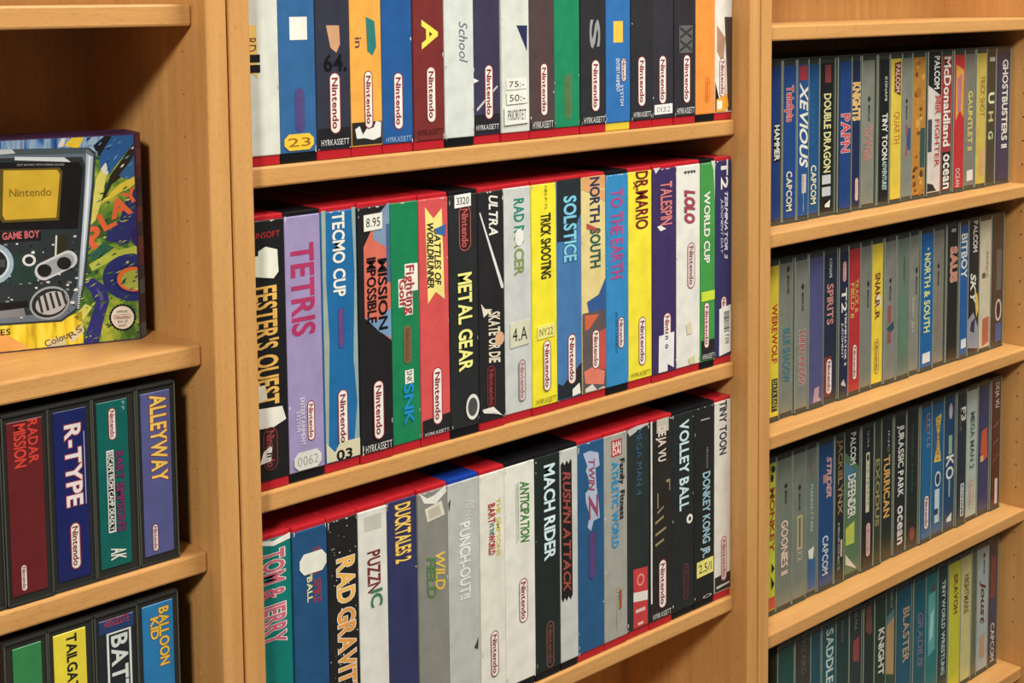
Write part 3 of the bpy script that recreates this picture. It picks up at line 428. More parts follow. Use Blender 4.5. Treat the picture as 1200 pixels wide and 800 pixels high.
  (0.406, 0.4397, 0.0002, (178, 34, 42), (158, 158, 149), 'grey case with cyan title and square red emblem, lowest centre shelf', [('r', 0.0444, 0.1186, 0.3, 0.78, (190, 50, 46)), ('h', 'BAN', 0.0522, 0.0795, 0.36, 0.72, (228, 226, 215), {'b': 1}), ('h', 'DAI', 0.0834, 0.1108, 0.36, 0.72, (228, 226, 215), {'b': 1}), ('t', 'Family', 0.1386, 0.2527, 0.68, 0.88, (24, 24, 26), {'b': 1}), ('t', 'Fitness', 0.2842, 0.4145, 0.68, 0.88, (24, 24, 26), {'b': 1}), ('t', 'ATHLETIC WORLD', 0.1432, 0.5361, 0.32, 0.6, (30, 150, 214), {'b': 1}), ('t', 'SYSTEM', 0.7196, 0.8231, 0.5, 0.66, (190, 180, 60)), ('r', 0.7395, 0.8273, 0.62, 0.72, (160, 70, 60)), ('r', 0.8211, 0.9168, 0.52, 0.55, (190, 180, 60))]),
  (0.4397, 0.4737, 0.001, (178, 34, 42), (40, 48, 46), 'dark green black case with blue title and red sticker strip, lowest centre shelf', [('p', [(0, 0.0203), (0.4, 0.012), (0.97, 0.012), (1, 0.0172), (0.5, 0.0328), (0.1, 0.0512)], (190, 190, 184)), ('t', 'MEGA MAN 4', 0.0301, 0.3364, 0.42, 0.66, (46, 98, 134)), ('p', [(0.25, 0.677), (0.92, 0.6858), (0.92, 0.958), (0.25, 0.958)], (200, 58, 58)), ('ring', 0.7079, 0.7644, 0.42, 0.76, (226, 150, 140), (200, 58, 58)), ('p', [(0.25, 0.7855), (0.92, 0.7995), (0.92, 0.8442), (0.25, 0.8298)], (220, 214, 204)), ('p', [(0.35, 0.8707), (0.8, 0.8713), (0.8, 0.8875), (0.35, 0.8869)], (226, 190, 184)), ('p', [(0.45, 0.9361), (0.7, 0.9357), (0.7, 0.948), (0.45, 0.9483)], (226, 190, 184))]),
  (0.4737, 0.5082, 0.0004, (178, 34, 42), (40, 38, 36), 'black case with thin gold bent lines below a pale title, lowest centre shelf', [('r', 0.012, 0.874, 0, 0.07, (222, 220, 210)), ('r', 0.012, 0.0758, 0.28, 0.84, (190, 184, 164)), ('t', 'DEJA VU', 0.0466, 0.212, 0.36, 0.7, (224, 206, 192), {'b': 1}), ('p', [(0.3, 0.4299), (0.35, 0.4319), (0.35, 0.359), (0.3, 0.3571)], (150, 134, 90)), ('p', [(0.72, 0.308), (0.9, 0.3065), (0.9, 0.3636), (0.86, 0.3621), (0.86, 0.3214), (0.72, 0.3202)], (150, 134, 90)), ('p', [(0.3, 0.4462), (0.6, 0.4254), (0.6, 0.4336), (0.3, 0.4583)], (150, 134, 90)), ('p', [(0.2, 0.4908), (0.6, 0.4702), (0.6, 0.4824), (0.2, 0.5029)], (150, 134, 90)), ('p', [(0.2, 0.5475), (0.7, 0.5273), (0.7, 0.5395), (0.2, 0.5597)], (150, 134, 90)), ('p', [(0.2, 0.5962), (0.6, 0.5804), (0.6, 0.5926), (0.2, 0.6084)], (150, 134, 90)), ('pill', 0.68, 0.914, 0.36, 0.72, {}), ('h', 'HYRKASSETT', 0.9291, 0.9538, 0.08, 0.94, (215, 215, 210))]),
  (0.5082, 0.5431, 0.001, (22, 22, 24), (34, 40, 40), 'black case with pale cyan title and small white ball, lowest centre shelf', [('t', 'VOLLEY BALL', 0.0559, 0.4834, 0.34, 0.76, (196, 226, 230), {'b': 1}), ('disc', 0.5145, 0.5602, 0.66, 0.96, (228, 226, 215)), ('disc', 0.5274, 0.5481, 0.76, 0.88, (24, 24, 26)), ('pill', 0.7473, 0.9227, 0.48, 0.74, {'f': (38, 38, 38), 'o': (120, 54, 54), 'l': (90, 46, 46)})]),
  (0.5431, 0.5768, 0.0009, (22, 22, 24), (30, 34, 34), 'black case with pale blue title and yellow scribbled tag, lowest centre shelf', [('t', 'NES-DJ-SCN', 0.2201, 0.3204, 0.6, 0.68, (150, 150, 150)), ('t', 'DONKEY KONG JR.', 0.3399, 0.7561, 0.42, 0.78, (150, 190, 206), {'b': 1}), ('p', [(0.3, 0.076), (0.75, 0.0778), (0.75, 0.0841), (0.3, 0.0823)], (170, 170, 170)), ('s', 0.7655, 0.8458, 0.1, 0.94, (226, 216, 110), '2.5/1', (40, 40, 36)), ('ring', 0.9437, 0.958, 0.4, 0.85, (200, 200, 196), (30, 34, 34))]),
  (0.5768, 0.6046, 0.0012, (178, 34, 42), (214, 211, 199), 'white case with black outlined title, rightmost, lowest centre shelf', [('t', 'TINY TOON', 0.0193, 0.2805, 0.3, 0.74, (44, 48, 70), {'b': 1}), ('p', [(0, 0.8837), (1, 0.8765), (1, 0.958), (0, 0.958)], (40, 42, 40)), ('pill', 0.6903, 0.9131, 0.4, 0.76, {'f': (206, 190, 180), 'o': (180, 70, 64), 'l': (180, 80, 76)}), ('p', [(0.1, 0.93), (0.95, 0.9265), (0.95, 0.9351), (0.1, 0.9428)], (190, 190, 184))]),
 ], -0.3956, 0.2195, 'tall game cases on the lowest centre shelf'),
]
THIN = [
 ([
  (-0.2071, -0.1955, -0.22, -0.201, 0.0003, (70, 74, 72), 'dark clear case cut off by the left edge of the photo, on lower left shelf', []),
  (-0.1955, -0.1609, -0.1917, -0.1657, -0.0007, (108, 28, 32), 'clear case with maroon insert and bright red two line title', [('t', 'RADAR', 0.0481, 0.2711, 0.6, 0.86, (222, 62, 48), {'b': 1}), ('t', 'MISSION', 0.0601, 0.2818, 0.2, 0.52, (222, 62, 48), {'b': 1}), ('pill', 0.7901, 0.9298, 0.24, 0.42, {})]),
  (-0.1609, -0.1272, -0.1569, -0.1318, 0.0007, (22, 32, 100), 'clear case with royal blue insert and white red title', [('t', 'R-TYPE', 0.1253, 0.5545, 0.34, 0.8, (232, 222, 222), {'b': 1, 'o': (176, 70, 70)}), ('r', 0.1704, 0.5608, 0.9, 0.92, (190, 195, 220)), ('pill', 0.645, 0.8986, 0.38, 0.7, {})]),
  (-0.1272, -0.0922, -0.1236, -0.0991, 0.0009, (2, 98, 92), 'clear case with teal insert, magenta title and boxed white subtitle', [('pill', 0.0801, 0.2563, 0.36, 0.62, {}), ('t', 'P.P.', 0.0558, 0.1117, 0.8, 0.9, (160, 200, 196)), ('t', "BART SIMPSON'S", 0.3247, 0.761, 0.56, 0.82, (122, 44, 92), {'b': 1, 'o': (60, 40, 70)}), ('r', 0.3077, 0.7559, 0.26, 0.5, (226, 226, 220)), ('r', 0.317, 0.7465, 0.29, 0.47, (24, 26, 30)), ('t', 'ESCAPE FROM CAMP DEADLY', 0.3217, 0.7418, 0.31, 0.45, (228, 226, 215), {'b': 1}), ('t', 'AK', 0.8439, 0.9099, 0.32, 0.78, (228, 226, 215), {'b': 1, 'i': 1})]),
  (-0.0922, -0.0595, -0.0884, -0.0641, 0.0008, (84, 88, 146), 'clear case with slate blue insert and yellow orange title, rightmost of its shelf', [('t', 'ALLEYWAY', 0.0638, 0.5397, 0.32, 0.84, (240, 196, 84), {'b': 1, 'o': (150, 48, 40)}), ('pill', 0.7742, 0.9279, 0.26, 0.46, {})]),
 ], -0.1725, 0.1365, .0215, .11, (44,44,41), (84,86,78), .006, .007, 'clear game cases on the lower left shelf'),
 ([
  (-0.1998, -0.1675, -0.1934, -0.1723, 0.0001, (46, 134, 74), 'clear case with green insert on the lowest left shelf', []),
  (-0.1675, -0.1321, -0.1631, -0.1383, 0.0004, (236, 214, 48), 'clear case with yellow insert and black vertical letters', [('t', 'TAILGATOR', 0.0594, 0.4652, 0.4, 0.7, (24, 24, 26), {'b': 1})]),
  (-0.1321, -0.0969, -0.1284, -0.1004, -0.0006, (30, 62, 112), 'clear case with navy and black insert, red maker name on top', [('r', 0.1158, 0.958, 0, 1, (26, 36, 40)), ('h', 'ABSOLUTE', 0.0398, 0.0825, 0.14, 0.86, (196, 60, 72)), ('r', 0.1189, 0.6546, 0.2, 0.9, (220, 224, 220)), ('r', 0.1284, 0.645, 0.26, 0.84, (26, 36, 40)), ('t', 'BATTLE', 0.1433, 0.6072, 0.34, 0.78, (214, 220, 216), {'b': 1})]),
  (-0.0969, -0.0622, -0.0928, -0.0671, 0.0007, (30, 122, 184), 'clear case with sky blue insert and golden two line title', [('t', 'BALLOON', 0.0736, 0.4003, 0.54, 0.84, (240, 190, 60), {'b': 1, 'o': (130, 70, 30)}), ('t', 'KID', 0.1191, 0.2403, 0.26, 0.5, (240, 190, 60), {'b': 1, 'o': (130, 70, 30)})]),
 ], -0.3333, 0.1365, .0215, .11, (44,44,41), (84,86,78), .006, .007, 'clear game cases on the lowest left shelf'),
 ([
  (0.7027, 0.7269, 0.7057, 0.7238, 0.0002, (28, 58, 124), 'dark blue insert with white word halfway down, leftmost, top right shelf', [('r', 0.3908, 0.616, 0.3, 1, (24, 30, 40)), ('t', 'HAMMER', 0.3959, 0.6058, 0.4, 0.9, (228, 226, 215), {'b': 1})]),
  (0.7269, 0.7529, 0.7301, 0.7517, -0.0006, (28, 70, 140), 'blue insert with red title near the top and white maker name low, top right shelf', [('t', 'TaleSpin', 0.1674, 0.3783, 0.2, 0.76, (206, 60, 60), {'b': 1, 'o': (220, 190, 190)}), ('t', 'CAPCOM', 0.6828, 0.9219, 0.2, 0.66, (222, 214, 180), {'b': 1})]),
  (0.7529, 0.7758, 0.7541, 0.7745, -0.0013, (32, 82, 146), 'blue insert with tall bold white slanted title, top right shelf', [('r', 0.0492, 0.1372, 0.15, 0.85, (170, 52, 60)), ('t', 'XEVIOUS', 0.1582, 0.6637, 0.2, 0.92, (228, 226, 215), {'b': 1, 'i': 1}), ('r', 0.7112, 0.8267, 0.4, 0.8, (206, 196, 196)), ('t', 'NAMCO', 0.721, 0.8154, 0.45, 0.6, (120, 60, 60)), ('t', 'ENTERTAINMENT', 0.8262, 0.9419, 0.5, 0.6, (190, 200, 214))]),
  (0.7758, 0.7999, 0.777, 0.7986, 0.0011, (26, 84, 138), 'blue green insert with faint title and cream maker name low, top right shelf', [('t', 'STRIDER', 0.2263, 0.5415, 0.35, 0.55, (50, 110, 160)), ('t', 'CAPCOM', 0.6688, 0.9072, 0.3, 0.75, (226, 220, 180), {'b': 1})]),
  (0.7999, 0.8322, 0.8011, 0.8275, 0.0015, (28, 28, 30), 'black insert with tall cream title ending in II, top right shelf', [('r', 0.0546, 0.1656, 0.35, 0.8, (140, 60, 56)), ('t', 'DOUBLE DRAGON', 0.2342, 0.724, 0.3, 0.8, (222, 218, 150), {'b': 1}), ('t', 'II', 0.7501, 0.8626, 0.2, 0.8, (196, 200, 206), {'b': 1}), ('p', [(0.4, 0.9255), (0.8, 0.899), (0.75, 0.9467), (0.4, 0.9416)], (228, 226, 215))]),
  (0.8322, 0.8619, 0.837, 0.8588, -0.0012, (26, 66, 134), 'blue insert with red and white jagged title halfway down, top right shelf', [('t', 'PAPN', 0.3722, 0.6095, 0.15, 0.9, (214, 80, 84), {'b': 1, 'o': (220, 196, 200)})]),
  (0.8619, 0.8828, 0.865, 0.8816, 0.0009, (30, 42, 84), 'navy insert with gold boxed title and pale pill low down, top right shelf', [('t', 'KNIGHTS', 0.1797, 0.4185, 0.1, 0.95, (240, 176, 66), {'b': 1, 'o': (224, 210, 190)}), ('pill', 0.785, 0.9387, 0.4, 0.85, {'f': (226, 200, 196), 'o': (150, 60, 66), 'l': (210, 160, 156)})]),
  (0.8828, 0.9159, 0.884, 0.9099, -0.0003, (132, 134, 122), 'grey insert with pinkish red two line title, top right shelf', [('mark', 0.2679, 0.4324, 0.55), ('t', 'BLADES', 0.4615, 0.6766, 0.6, 0.85, (204, 130, 120), {'b': 1}), ('t', 'OF STEEL', 0.4745, 0.6944, 0.2, 0.5, (204, 130, 120), {'b': 1})]),
  (0.9159, 0.9427, 0.9219, 0.9396, -0.001, (26, 26, 28), 'black insert with white cartoon lettering, top right shelf', [('t', 'KONAMI', 0.1557, 0.311, 0.5, 0.8, (228, 226, 215)), ('t', 'TINY TOON', 0.3938, 0.6948, 0.25, 0.85, (228, 226, 215), {'b': 1}), ('t', 'ADVENTURES', 0.7004, 0.8908, 0.3, 0.8, (186, 214, 206), {'b': 1, 'i': 1})]),
  (0.9427, 0.9707, 0.9458, 0.9686, -0.0006, (226, 196, 62), 'yellow insert with maroon badge at top and orange title, top right shelf', [('p', [(0.3, 0.071), (0.9, 0.0625), (0.9, 0.2868), (0.3, 0.2607)], (116, 40, 36)), ('t', 'PALCOM', 0.0835, 0.2625, 0.4, 0.8, (226, 190, 180), {'b': 1}), ('t', 'QUARTH', 0.3914, 0.5996, 0.3, 0.85, (206, 120, 44))]),
  (0.9707, 0.9955, 0.9728, 0.9941, 0.0008, (132, 134, 122), 'grey insert with small blue and red emblem, between yellow and orange ones, top right shelf', [('mark', 0.3083, 0.4499, 0.45), ('r', 0.5085, 0.6567, 0.5, 0.9, (60, 80, 120)), ('r', 0.4843, 0.5525, 0.4, 0.6, (170, 80, 90)), ('r', 0.6321, 0.6891, 0.4, 0.6, (170, 80, 90))]),
  (0.9955, 1.0272, 0.997, 1.0257, 0.0011, (192, 130, 44), 'orange brown patterned insert with teal patch, top right shelf', [('blobs',), ('r', 0.5203, 0.7858, 0.62, 1, (50, 84, 84))]),
  (1.0272, 1.06, 1.0287, 1.0588, -0.0014, (216, 206, 198), 'white insert with black top corner and red letters, top right shelf', [('p', [(0, 0.012), (1, 0.012), (1, 0.3126), (0, 0.2352)], (26, 28, 32)), ('t', 'PALCOM', 0.0437, 0.2633, 0.45, 0.85, (228, 226, 215), {'b': 1}), ('r', 0.3109, 0.4272, 0.6, 1, (190, 60, 56)), ('t', 'AIR FIGHTER', 0.3103, 0.7939, 0.55, 0.9, (180, 64, 56), {'b': 1, 'o': (226, 214, 208)}), ('r', 0.4671, 0.6872, 0, 0.3, (60, 66, 84)), ('p', [(0, 0.9001), (0.4, 0.9119), (0.7, 0.958), (0, 0.958)], (40, 40, 44))]),
  (1.06, 1.0896, 1.0612, 1.0869, 0.0003, (168, 52, 50), 'dark red insert with long white rounded title, top right shelf', [('t', 'McDonaldland', 0.0546, 0.664, 0.28, 0.88, (228, 226, 215), {'b': 1}), ('r', 0.7052, 0.958, 0.2, 0.95, (40, 34, 38)), ('t', 'ocean', 0.7229, 0.958, 0.32, 0.84, (228, 226, 215), {'b': 1})]),
  (1.0896, 1.1176, 1.0922, 1.1164, -0.0014, (202, 46, 48), 'bright red insert with yellow ribbon emblem, top right shelf', [('p', [(0.1, 0.1108), (0.9, 0.1502), (0.9, 0.4825), (0.5, 0.42), (0.1, 0.4997)], (226, 160, 60)), ('p', [(0.2, 0.2054), (0.7, 0.1728), (0.6, 0.4326), (0.3, 0.4422)], (190, 120, 130)), ('t', 'OCEAN', 0.8292, 0.958, 0.2, 0.6, (228, 226, 215))]),
  (1.1176, 1.1472, 1.1188, 1.1456, 0.0007, (126, 124, 114), 'grey insert with yellow title and small white sticker low down, top right shelf', [('t', 'GAUNTLET II', 0.3039, 0.7179, 0.4, 0.8, (222, 200, 96), {'b': 1}), ('s', 0.8568, 0.9354, 0.35, 0.9, (226, 220, 210), '', (24, 24, 26))]),
  (1.1472, 1.1747, 1.1489, 1.1731, -0.0005, (206, 178, 78), 'mustard insert with thin brown boxed title, top right shelf', [('t', 'TRICK SHOT', 0.203, 0.487, 0.35, 0.85, (140, 110, 50)), ('r', 0.7247, 0.9075, 0.5, 0.9, (216, 160, 120))]),
  (1.1747, 1.2022, 1.1764, 1.1988, 0.0011, (58, 58, 46), 'dark olive insert with pale single letters spaced apart, top right shelf', [('r', 0.0755, 0.1058, 0.3, 0.95, (190, 190, 180)), ('t', 'U', 0.3307, 0.4039, 0.25, 0.9, (226, 226, 180), {'b': 1}), ('t', 'H', 0.4648, 0.532, 0.3, 0.8, (200, 190, 120), {'b': 1}), ('t', 'G', 0.6054, 0.6606, 0.3, 0.8, (200, 204, 150), {'b': 1})]),
  (1.2022, 1.2409, 1.2056, 1.2389, 0.0014, (42, 48, 88), 'navy insert with long white title ending in II, rightmost, top right shelf', [('t', 'GHOSTBUSTERS II', 0.1004, 0.7371, 0.4, 0.82, (228, 226, 215), {'b': 1})]),
 ], -0.0102, 0.1865, 0.0475, .11, (62,68,60), (142,148,134), .008, .006, 'thin clear cases on the top right shelf'),
 ([
  (0.7022, 0.7242, 0.7052, 0.7226, 0.0, (234, 208, 44), 'yellow insert with jagged red title, leftmost, second right shelf', [('t', 'WEREWOLF', 0.2781, 0.6341, 0.3, 0.85, (196, 64, 36), {'b': 1}), ('r', 0.7345, 0.935, 0.3, 0.9, (40, 40, 36)), ('t', 'DATA EAST', 0.745, 0.9244, 0.4, 0.8, (200, 190, 90), {'b': 1})]),
  (0.7242, 0.752, 0.7258, 0.7508, 0.0015, (124, 128, 116), 'grey insert with blue green title in its lower half, second right shelf', [('mark', 0.0577, 0.2313, 0.65), ('t', 'BLUE SHADOW', 0.4456, 0.7797, 0.3, 0.8, (62, 116, 130), {'b': 1})]),
  (0.752, 0.7779, 0.7532, 0.7763, -0.0006, (128, 130, 120), 'grey insert with slanted red and white title, second right shelf', [('mark', 0.1817, 0.3574, 0.6), ('t', 'TURBO RACING', 0.4695, 0.8182, 0.35, 0.85, (160, 60, 56), {'b': 1, 'i': 1, 'o': (220, 210, 204)})]),
  (0.7779, 0.8083, 0.7796, 0.8066, -0.0013, (82, 82, 132), 'plain violet blue insert with pale smudge at its foot, second right shelf', [('p', [(0.4, 0.8691), (0.75, 0.8624), (0.7, 0.9265), (0.9, 0.958), (0.3, 0.958)], (190, 150, 160))]),
  (0.8083, 0.8381, 0.81, 0.8367, 0.0003, (36, 44, 64), 'dark navy insert with pink title and white red pill low down, second right shelf', [('t', 'KONAMI', 0.0719, 0.1914, 0.4, 0.6, (228, 226, 215)), ('t', 'SPIRITS', 0.2344, 0.4906, 0.25, 0.7, (204, 134, 124), {'b': 1}), ('r', 0.695, 0.9476, 0.05, 0.6, (130, 50, 54)), ('pill', 0.7084, 0.9394, 0.2, 0.65, {})]),
  (0.8381, 0.8587, 0.8394, 0.8575, -0.0014, (34, 38, 74), 'navy insert with stacked white lettering and pink pill on top, second right shelf', [('pill', 0.1063, 0.2381, 0.35, 0.75, {'f': (226, 180, 170), 'o': (190, 120, 120), 'l': (180, 110, 110)}), ('t', 'T2', 0.2817, 0.4304, 0.25, 0.8, (228, 226, 215), {'b': 1}), ('t', 'TERMINATOR 2', 0.4385, 0.782, 0.6, 0.8, (228, 226, 215), {'b': 1}), ('t', 'JUDGMENT', 0.4994, 0.7315, 0.25, 0.45, (228, 226, 215)), ('p', [(0.2, 0.8952), (0.5, 0.8674), (0.8, 0.9174), (0.4, 0.91)], (210, 190, 190))]),
  (0.8587, 0.8843, 0.8599, 0.8829, -0.0009, (192, 44, 48), 'red insert with gold two line title and white pill, second right shelf', [('t', 'TRACK &', 0.2414, 0.4583, 0.55, 0.85, (206, 164, 80), {'b': 1}), ('t', 'FIELD II', 0.2622, 0.4841, 0.15, 0.45, (206, 164, 80), {'b': 1}), ('pill', 0.6619, 0.8971, 0.35, 0.75, {})]),
  (0.8843, 0.9089, 0.8856, 0.9076, -0.0003, (126, 128, 118), 'plain grey insert between the red and the yellow ones, second right shelf', [('mark', 0.2655, 0.4453, 0.7)]),
  (0.9089, 0.935, 0.9103, 0.9336, 0.0003, (238, 208, 50), 'yellow insert with maroon title and outlined pill, second right shelf', [('t', 'SNAKE', 0.2364, 0.4345, 0.3, 0.75, (120, 40, 40), {'b': 1}), ('disc', 0.3796, 0.4647, 0.4, 0.85, (230, 220, 190)), ('t', 'R.R', 0.417, 0.5418, 0.3, 0.7, (120, 60, 40), {'b': 1}), ('pill', 0.6726, 0.9066, 0.3, 0.7, {'f': (236, 206, 70), 'o': (150, 80, 40), 'l': (150, 80, 60)})]),
  (0.935, 0.9621, 0.9364, 0.9602, -0.001, (132, 132, 124), 'grey insert with small red and teal emblem halfway down, second right shelf', [('mark', 0.2837, 0.438, 0.5), ('r', 0.4714, 0.586, 0.3, 0.6, (160, 80, 80)), ('p', [(0.2, 0.6211), (0.8, 0.5816), (0.9, 0.6298), (0.5, 0.6675)], (40, 80, 90)), ('r', 0.6434, 0.7239, 0.3, 0.6, (150, 80, 80))]),
  (0.9621, 0.9922, 0.964, 0.991, -0.0014, (108, 124, 110), 'green tinged grey insert with no readable title, second right shelf', [('r', 0.1621, 0.3351, 0.5, 0.6, (80, 92, 84)), ('r', 0.4197, 0.8259, 0.2, 0.7, (92, 130, 104))]),
  (0.9922, 1.0174, 0.9934, 1.0159, 0.0011, (136, 136, 126), 'grey insert with thin cream script beside the bright blue one, second right shelf', [('mark', 0.2544, 0.4473, 0.8), ('t', 'Solar Jet', 0.4542, 0.7061, 0.4, 0.65, (206, 196, 170), {'i': 1})]),
  (1.0174, 1.0493, 1.0189, 1.0481, -0.0006, (20, 102, 172), 'bright blue insert with yellow and white title and white tag, second right shelf', [('t', 'NORTH & SOUTH', 0.1823, 0.7258, 0.3, 0.75, (230, 226, 130), {'b': 1}), ('disc', 0.1419, 0.1595, 0.5, 0.62, (228, 226, 215)), ('s', 0.8677, 0.9392, 0.2, 0.8, (228, 228, 224), '', (24, 24, 26))]),
  (1.0493, 1.0835, 1.0505, 1.0772, 0.0014, (132, 128, 116), 'brownish grey insert with faded brown title, second right shelf', [('mark', 0.2678, 0.4287, 0.5), ('t', 'SHADOWGATE', 0.4829, 0.8184, 0.35, 0.7, (150, 120, 96), {'b': 1})]),
  (1.0835, 1.1131, 1.0898, 1.1119, 0.0012, (30, 30, 30), 'black insert with orange and pink title, second right shelf', [('r', 0.0524, 0.0764, 0.2, 0.7, (190, 190, 190)), ('t', 'SAUS', 0.1853, 0.4266, 0.15, 0.85, (226, 130, 90), {'b': 1, 'o': (220, 190, 180)})]),
  (1.1131, 1.1358, 1.1143, 1.1346, -0.0004, (20, 92, 166), 'blue insert with white title and white tag at its foot, second right shelf', [('t', 'BITBOY', 0.1039, 0.4138, 0.15, 0.85, (228, 226, 215), {'b': 1}), ('s', 0.8551, 0.9227, 0.25, 0.85, (224, 224, 222), '', (24, 24, 26))]),
  (1.1358, 1.1649, 1.137, 1.1632, -0.0001, (30, 32, 40), 'black insert with white lettering and yellow arc, second right shelf', [('t', 'PALCOM', 0.0299, 0.2504, 0.4, 0.8, (228, 226, 215), {'b': 1}), ('t', 'SKY', 0.4011, 0.6103, 0.2, 0.7, (228, 226, 215), {'b': 1, 'i': 1}), ('p', [(0.6, 0.5271), (0.9, 0.5641), (1, 0.6715), (0.8, 0.7291), (0.7, 0.6403)], (232, 196, 70)), ('p', [(0, 0.7299), (0.5, 0.6854), (1, 0.8081), (1, 0.9574), (0, 0.9333)], (150, 150, 166)), ('p', [(0.3, 0.7551), (0.7, 0.7269), (0.6, 0.8361), (0.2, 0.8145)], (40, 44, 80))]),
  (1.1649, 1.1963, 1.1666, 1.1946, 0.0001, (206, 196, 168), 'cream insert with red brown shape low down, second right shelf', [('t', 'PRINCE', 0.2719, 0.4584, 0.55, 0.75, (150, 110, 90)), ('r', 0.4212, 0.4584, 0.2, 0.5, (90, 80, 60)), ('p', [(0.3, 0.7559), (0.9, 0.745), (0.9, 0.9334), (0.3, 0.9557)], (190, 100, 76))]),
  (1.1963, 1.231, 1.198, 1.229, 0.0004, (62, 56, 50), 'dark brown insert with round white emblem and blue lower part, rightmost, second right shelf', [('r', 0.2751, 0.577, 0.4, 0.85, (100, 94, 88)), ('disc', 0.6401, 0.8044, 0.35, 0.9, (206, 190, 180)), ('disc', 0.659, 0.7854, 0.45, 0.8, (36, 32, 32)), ('r', 0.8177, 0.9572, 0.4, 0.9, (66, 92, 150))]),
 ], -0.2341, 0.1865, 0.0475, .11, (62,68,60), (142,148,134), .008, .006, 'thin clear cases on the second right shelf'),
 ([
  (0.7026, 0.7208, 0.7056, 0.7192, 0.0003, (206, 206, 48), 'yellow green insert with red brown title and black dots, leftmost, third right shelf', [('disc', 0.0605, 0.1031, 0.4, 0.9, (24, 24, 26)), ('disc', 0.1112, 0.1591, 0.3, 0.7, (24, 24, 26)), ('t', 'MONKEY', 0.1973, 0.5935, 0.25, 0.85, (170, 66, 40), {'b': 1}), ('p', [(0.5, 0.6678), (0.9, 0.7082), (0.5, 0.7324)], (24, 24, 26)), ('p', [(0.4, 0.7519), (0.9, 0.8054), (0.5, 0.8403)], (24, 24, 26)), ('r', 0.8835, 0.958, 0, 1, (206, 72, 48))]),
  (0.7208, 0.7513, 0.7224, 0.7493, 0.0002, (118, 126, 112), 'grey green insert with brown outlined white title ending in II, third right shelf', [('mark', 0.1977, 0.3271, 0.6), ('t', 'GOONIES II', 0.4325, 0.7742, 0.3, 0.75, (226, 204, 186), {'b': 1, 'o': (130, 70, 50)})]),
  (0.7513, 0.7788, 0.7534, 0.7775, 0.0004, (120, 128, 116), 'grey green insert with beige boxed title, third right shelf', [('mark', 0.2374, 0.4065, 0.5), ('r', 0.4401, 0.6594, 0.3, 0.75, (190, 170, 120)), ('r', 0.4564, 0.6427, 0.42, 0.62, (110, 112, 96)), ('t', 'XX', 0.6649, 0.7364, 0.3, 0.75, (200, 190, 160))]),
  (0.7788, 0.8009, 0.7801, 0.7996, 0.0013, (110, 124, 112), 'grey insert with small red top words and blue foot, third right shelf', [('t', 'SUNSOFT', 0.108, 0.2397, 0.3, 0.6, (170, 80, 76)), ('t', 'MANHATTAN', 0.2752, 0.5733, 0.4, 0.7, (196, 206, 196)), ('r', 0.757, 0.9519, 0.2, 0.95, (50, 96, 150)), ('p', [(0.2, 0.6964), (0.8, 0.68), (0.7, 0.7606), (0.3, 0.7491)], (228, 226, 215))]),
  (0.8009, 0.8348, 0.8022, 0.8326, 0.0, (26, 72, 128), 'blue insert with pinkish slanted title and white maker name, third right shelf', [('t', 'STRIDER', 0.1331, 0.4006, 0.55, 0.85, (206, 170, 176), {'b': 1, 'i': 1, 'o': (150, 90, 100)}), ('r', 0.2395, 0.2951, 0.3, 0.55, (190, 130, 110)), ('t', 'CAPCOM', 0.6431, 0.8956, 0.3, 0.66, (196, 212, 214), {'b': 1})]),
  (0.8348, 0.8556, 0.837, 0.8544, -0.0002, (30, 38, 38), 'very dark insert with tarnished gold letters, third right shelf', [('t', 'JACKIE', 0.0488, 0.3013, 0.3, 0.8, (150, 116, 80), {'b': 1}), ('t', 'LYNX', 0.3013, 0.5381, 0.3, 0.8, (170, 134, 90), {'b': 1}), ('t', 'MICRONICS', 0.5966, 0.9083, 0.3, 0.5, (190, 200, 196)), ('r', 0.7122, 0.8258, 0.6, 0.85, (206, 170, 150))]),
  (0.8556, 0.89, 0.8568, 0.8873, 0.0007, (84, 120, 84), 'green and white insert with black top and white title, third right shelf', [('p', [(0, 0.012), (1, 0.012), (1, 0.2726), (0, 0.1451)], (28, 34, 34)), ('t', 'PALCOM', 0.0357, 0.2453, 0.4, 0.75, (228, 226, 215), {'b': 1}), ('p', [(0, 0.2127), (0.8, 0.2879), (0.8, 0.4019), (0, 0.3255)], (70, 120, 150)), ('t', 'DEFENDER', 0.3107, 0.5954, 0.25, 0.75, (228, 226, 215), {'b': 1, 'o': (30, 40, 40)}), ('p', [(0.1, 0.6584), (0.7, 0.6266), (0.7, 0.7756), (0.1, 0.7723)], (190, 200, 70)), ('p', [(0.1, 0.8294), (0.6, 0.9091), (0.9, 0.958), (0.1, 0.8979)], (220, 210, 190))]),
  (0.89, 0.9179, 0.8928, 0.9167, -0.0008, (28, 34, 34), 'black insert with tall beige box and pale pill, third right shelf', [('t', 'ULTRA', 0.0583, 0.167, 0.4, 0.55, (190, 196, 190)), ('r', 0.201, 0.6039, 0.3, 0.62, (206, 204, 170)), ('disc', 0.2125, 0.2584, 0.36, 0.56, (24, 24, 26)), ('t', 'ULTIMATE', 0.2872, 0.5579, 0.38, 0.55, (120, 110, 80)), ('pill', 0.6762, 0.9083, 0.35, 0.75, {'f': (224, 190, 180), 'o': (160, 80, 80), 'l': (190, 110, 110)})]),
  (0.9179, 0.9353, 0.9191, 0.9329, -0.0006, (50, 58, 44), 'narrow olive insert with faded mustard title, third right shelf', [('t', 'EXODUS', 0.2738, 0.7272, 0.2, 0.8, (160, 146, 90), {'b': 1})]),
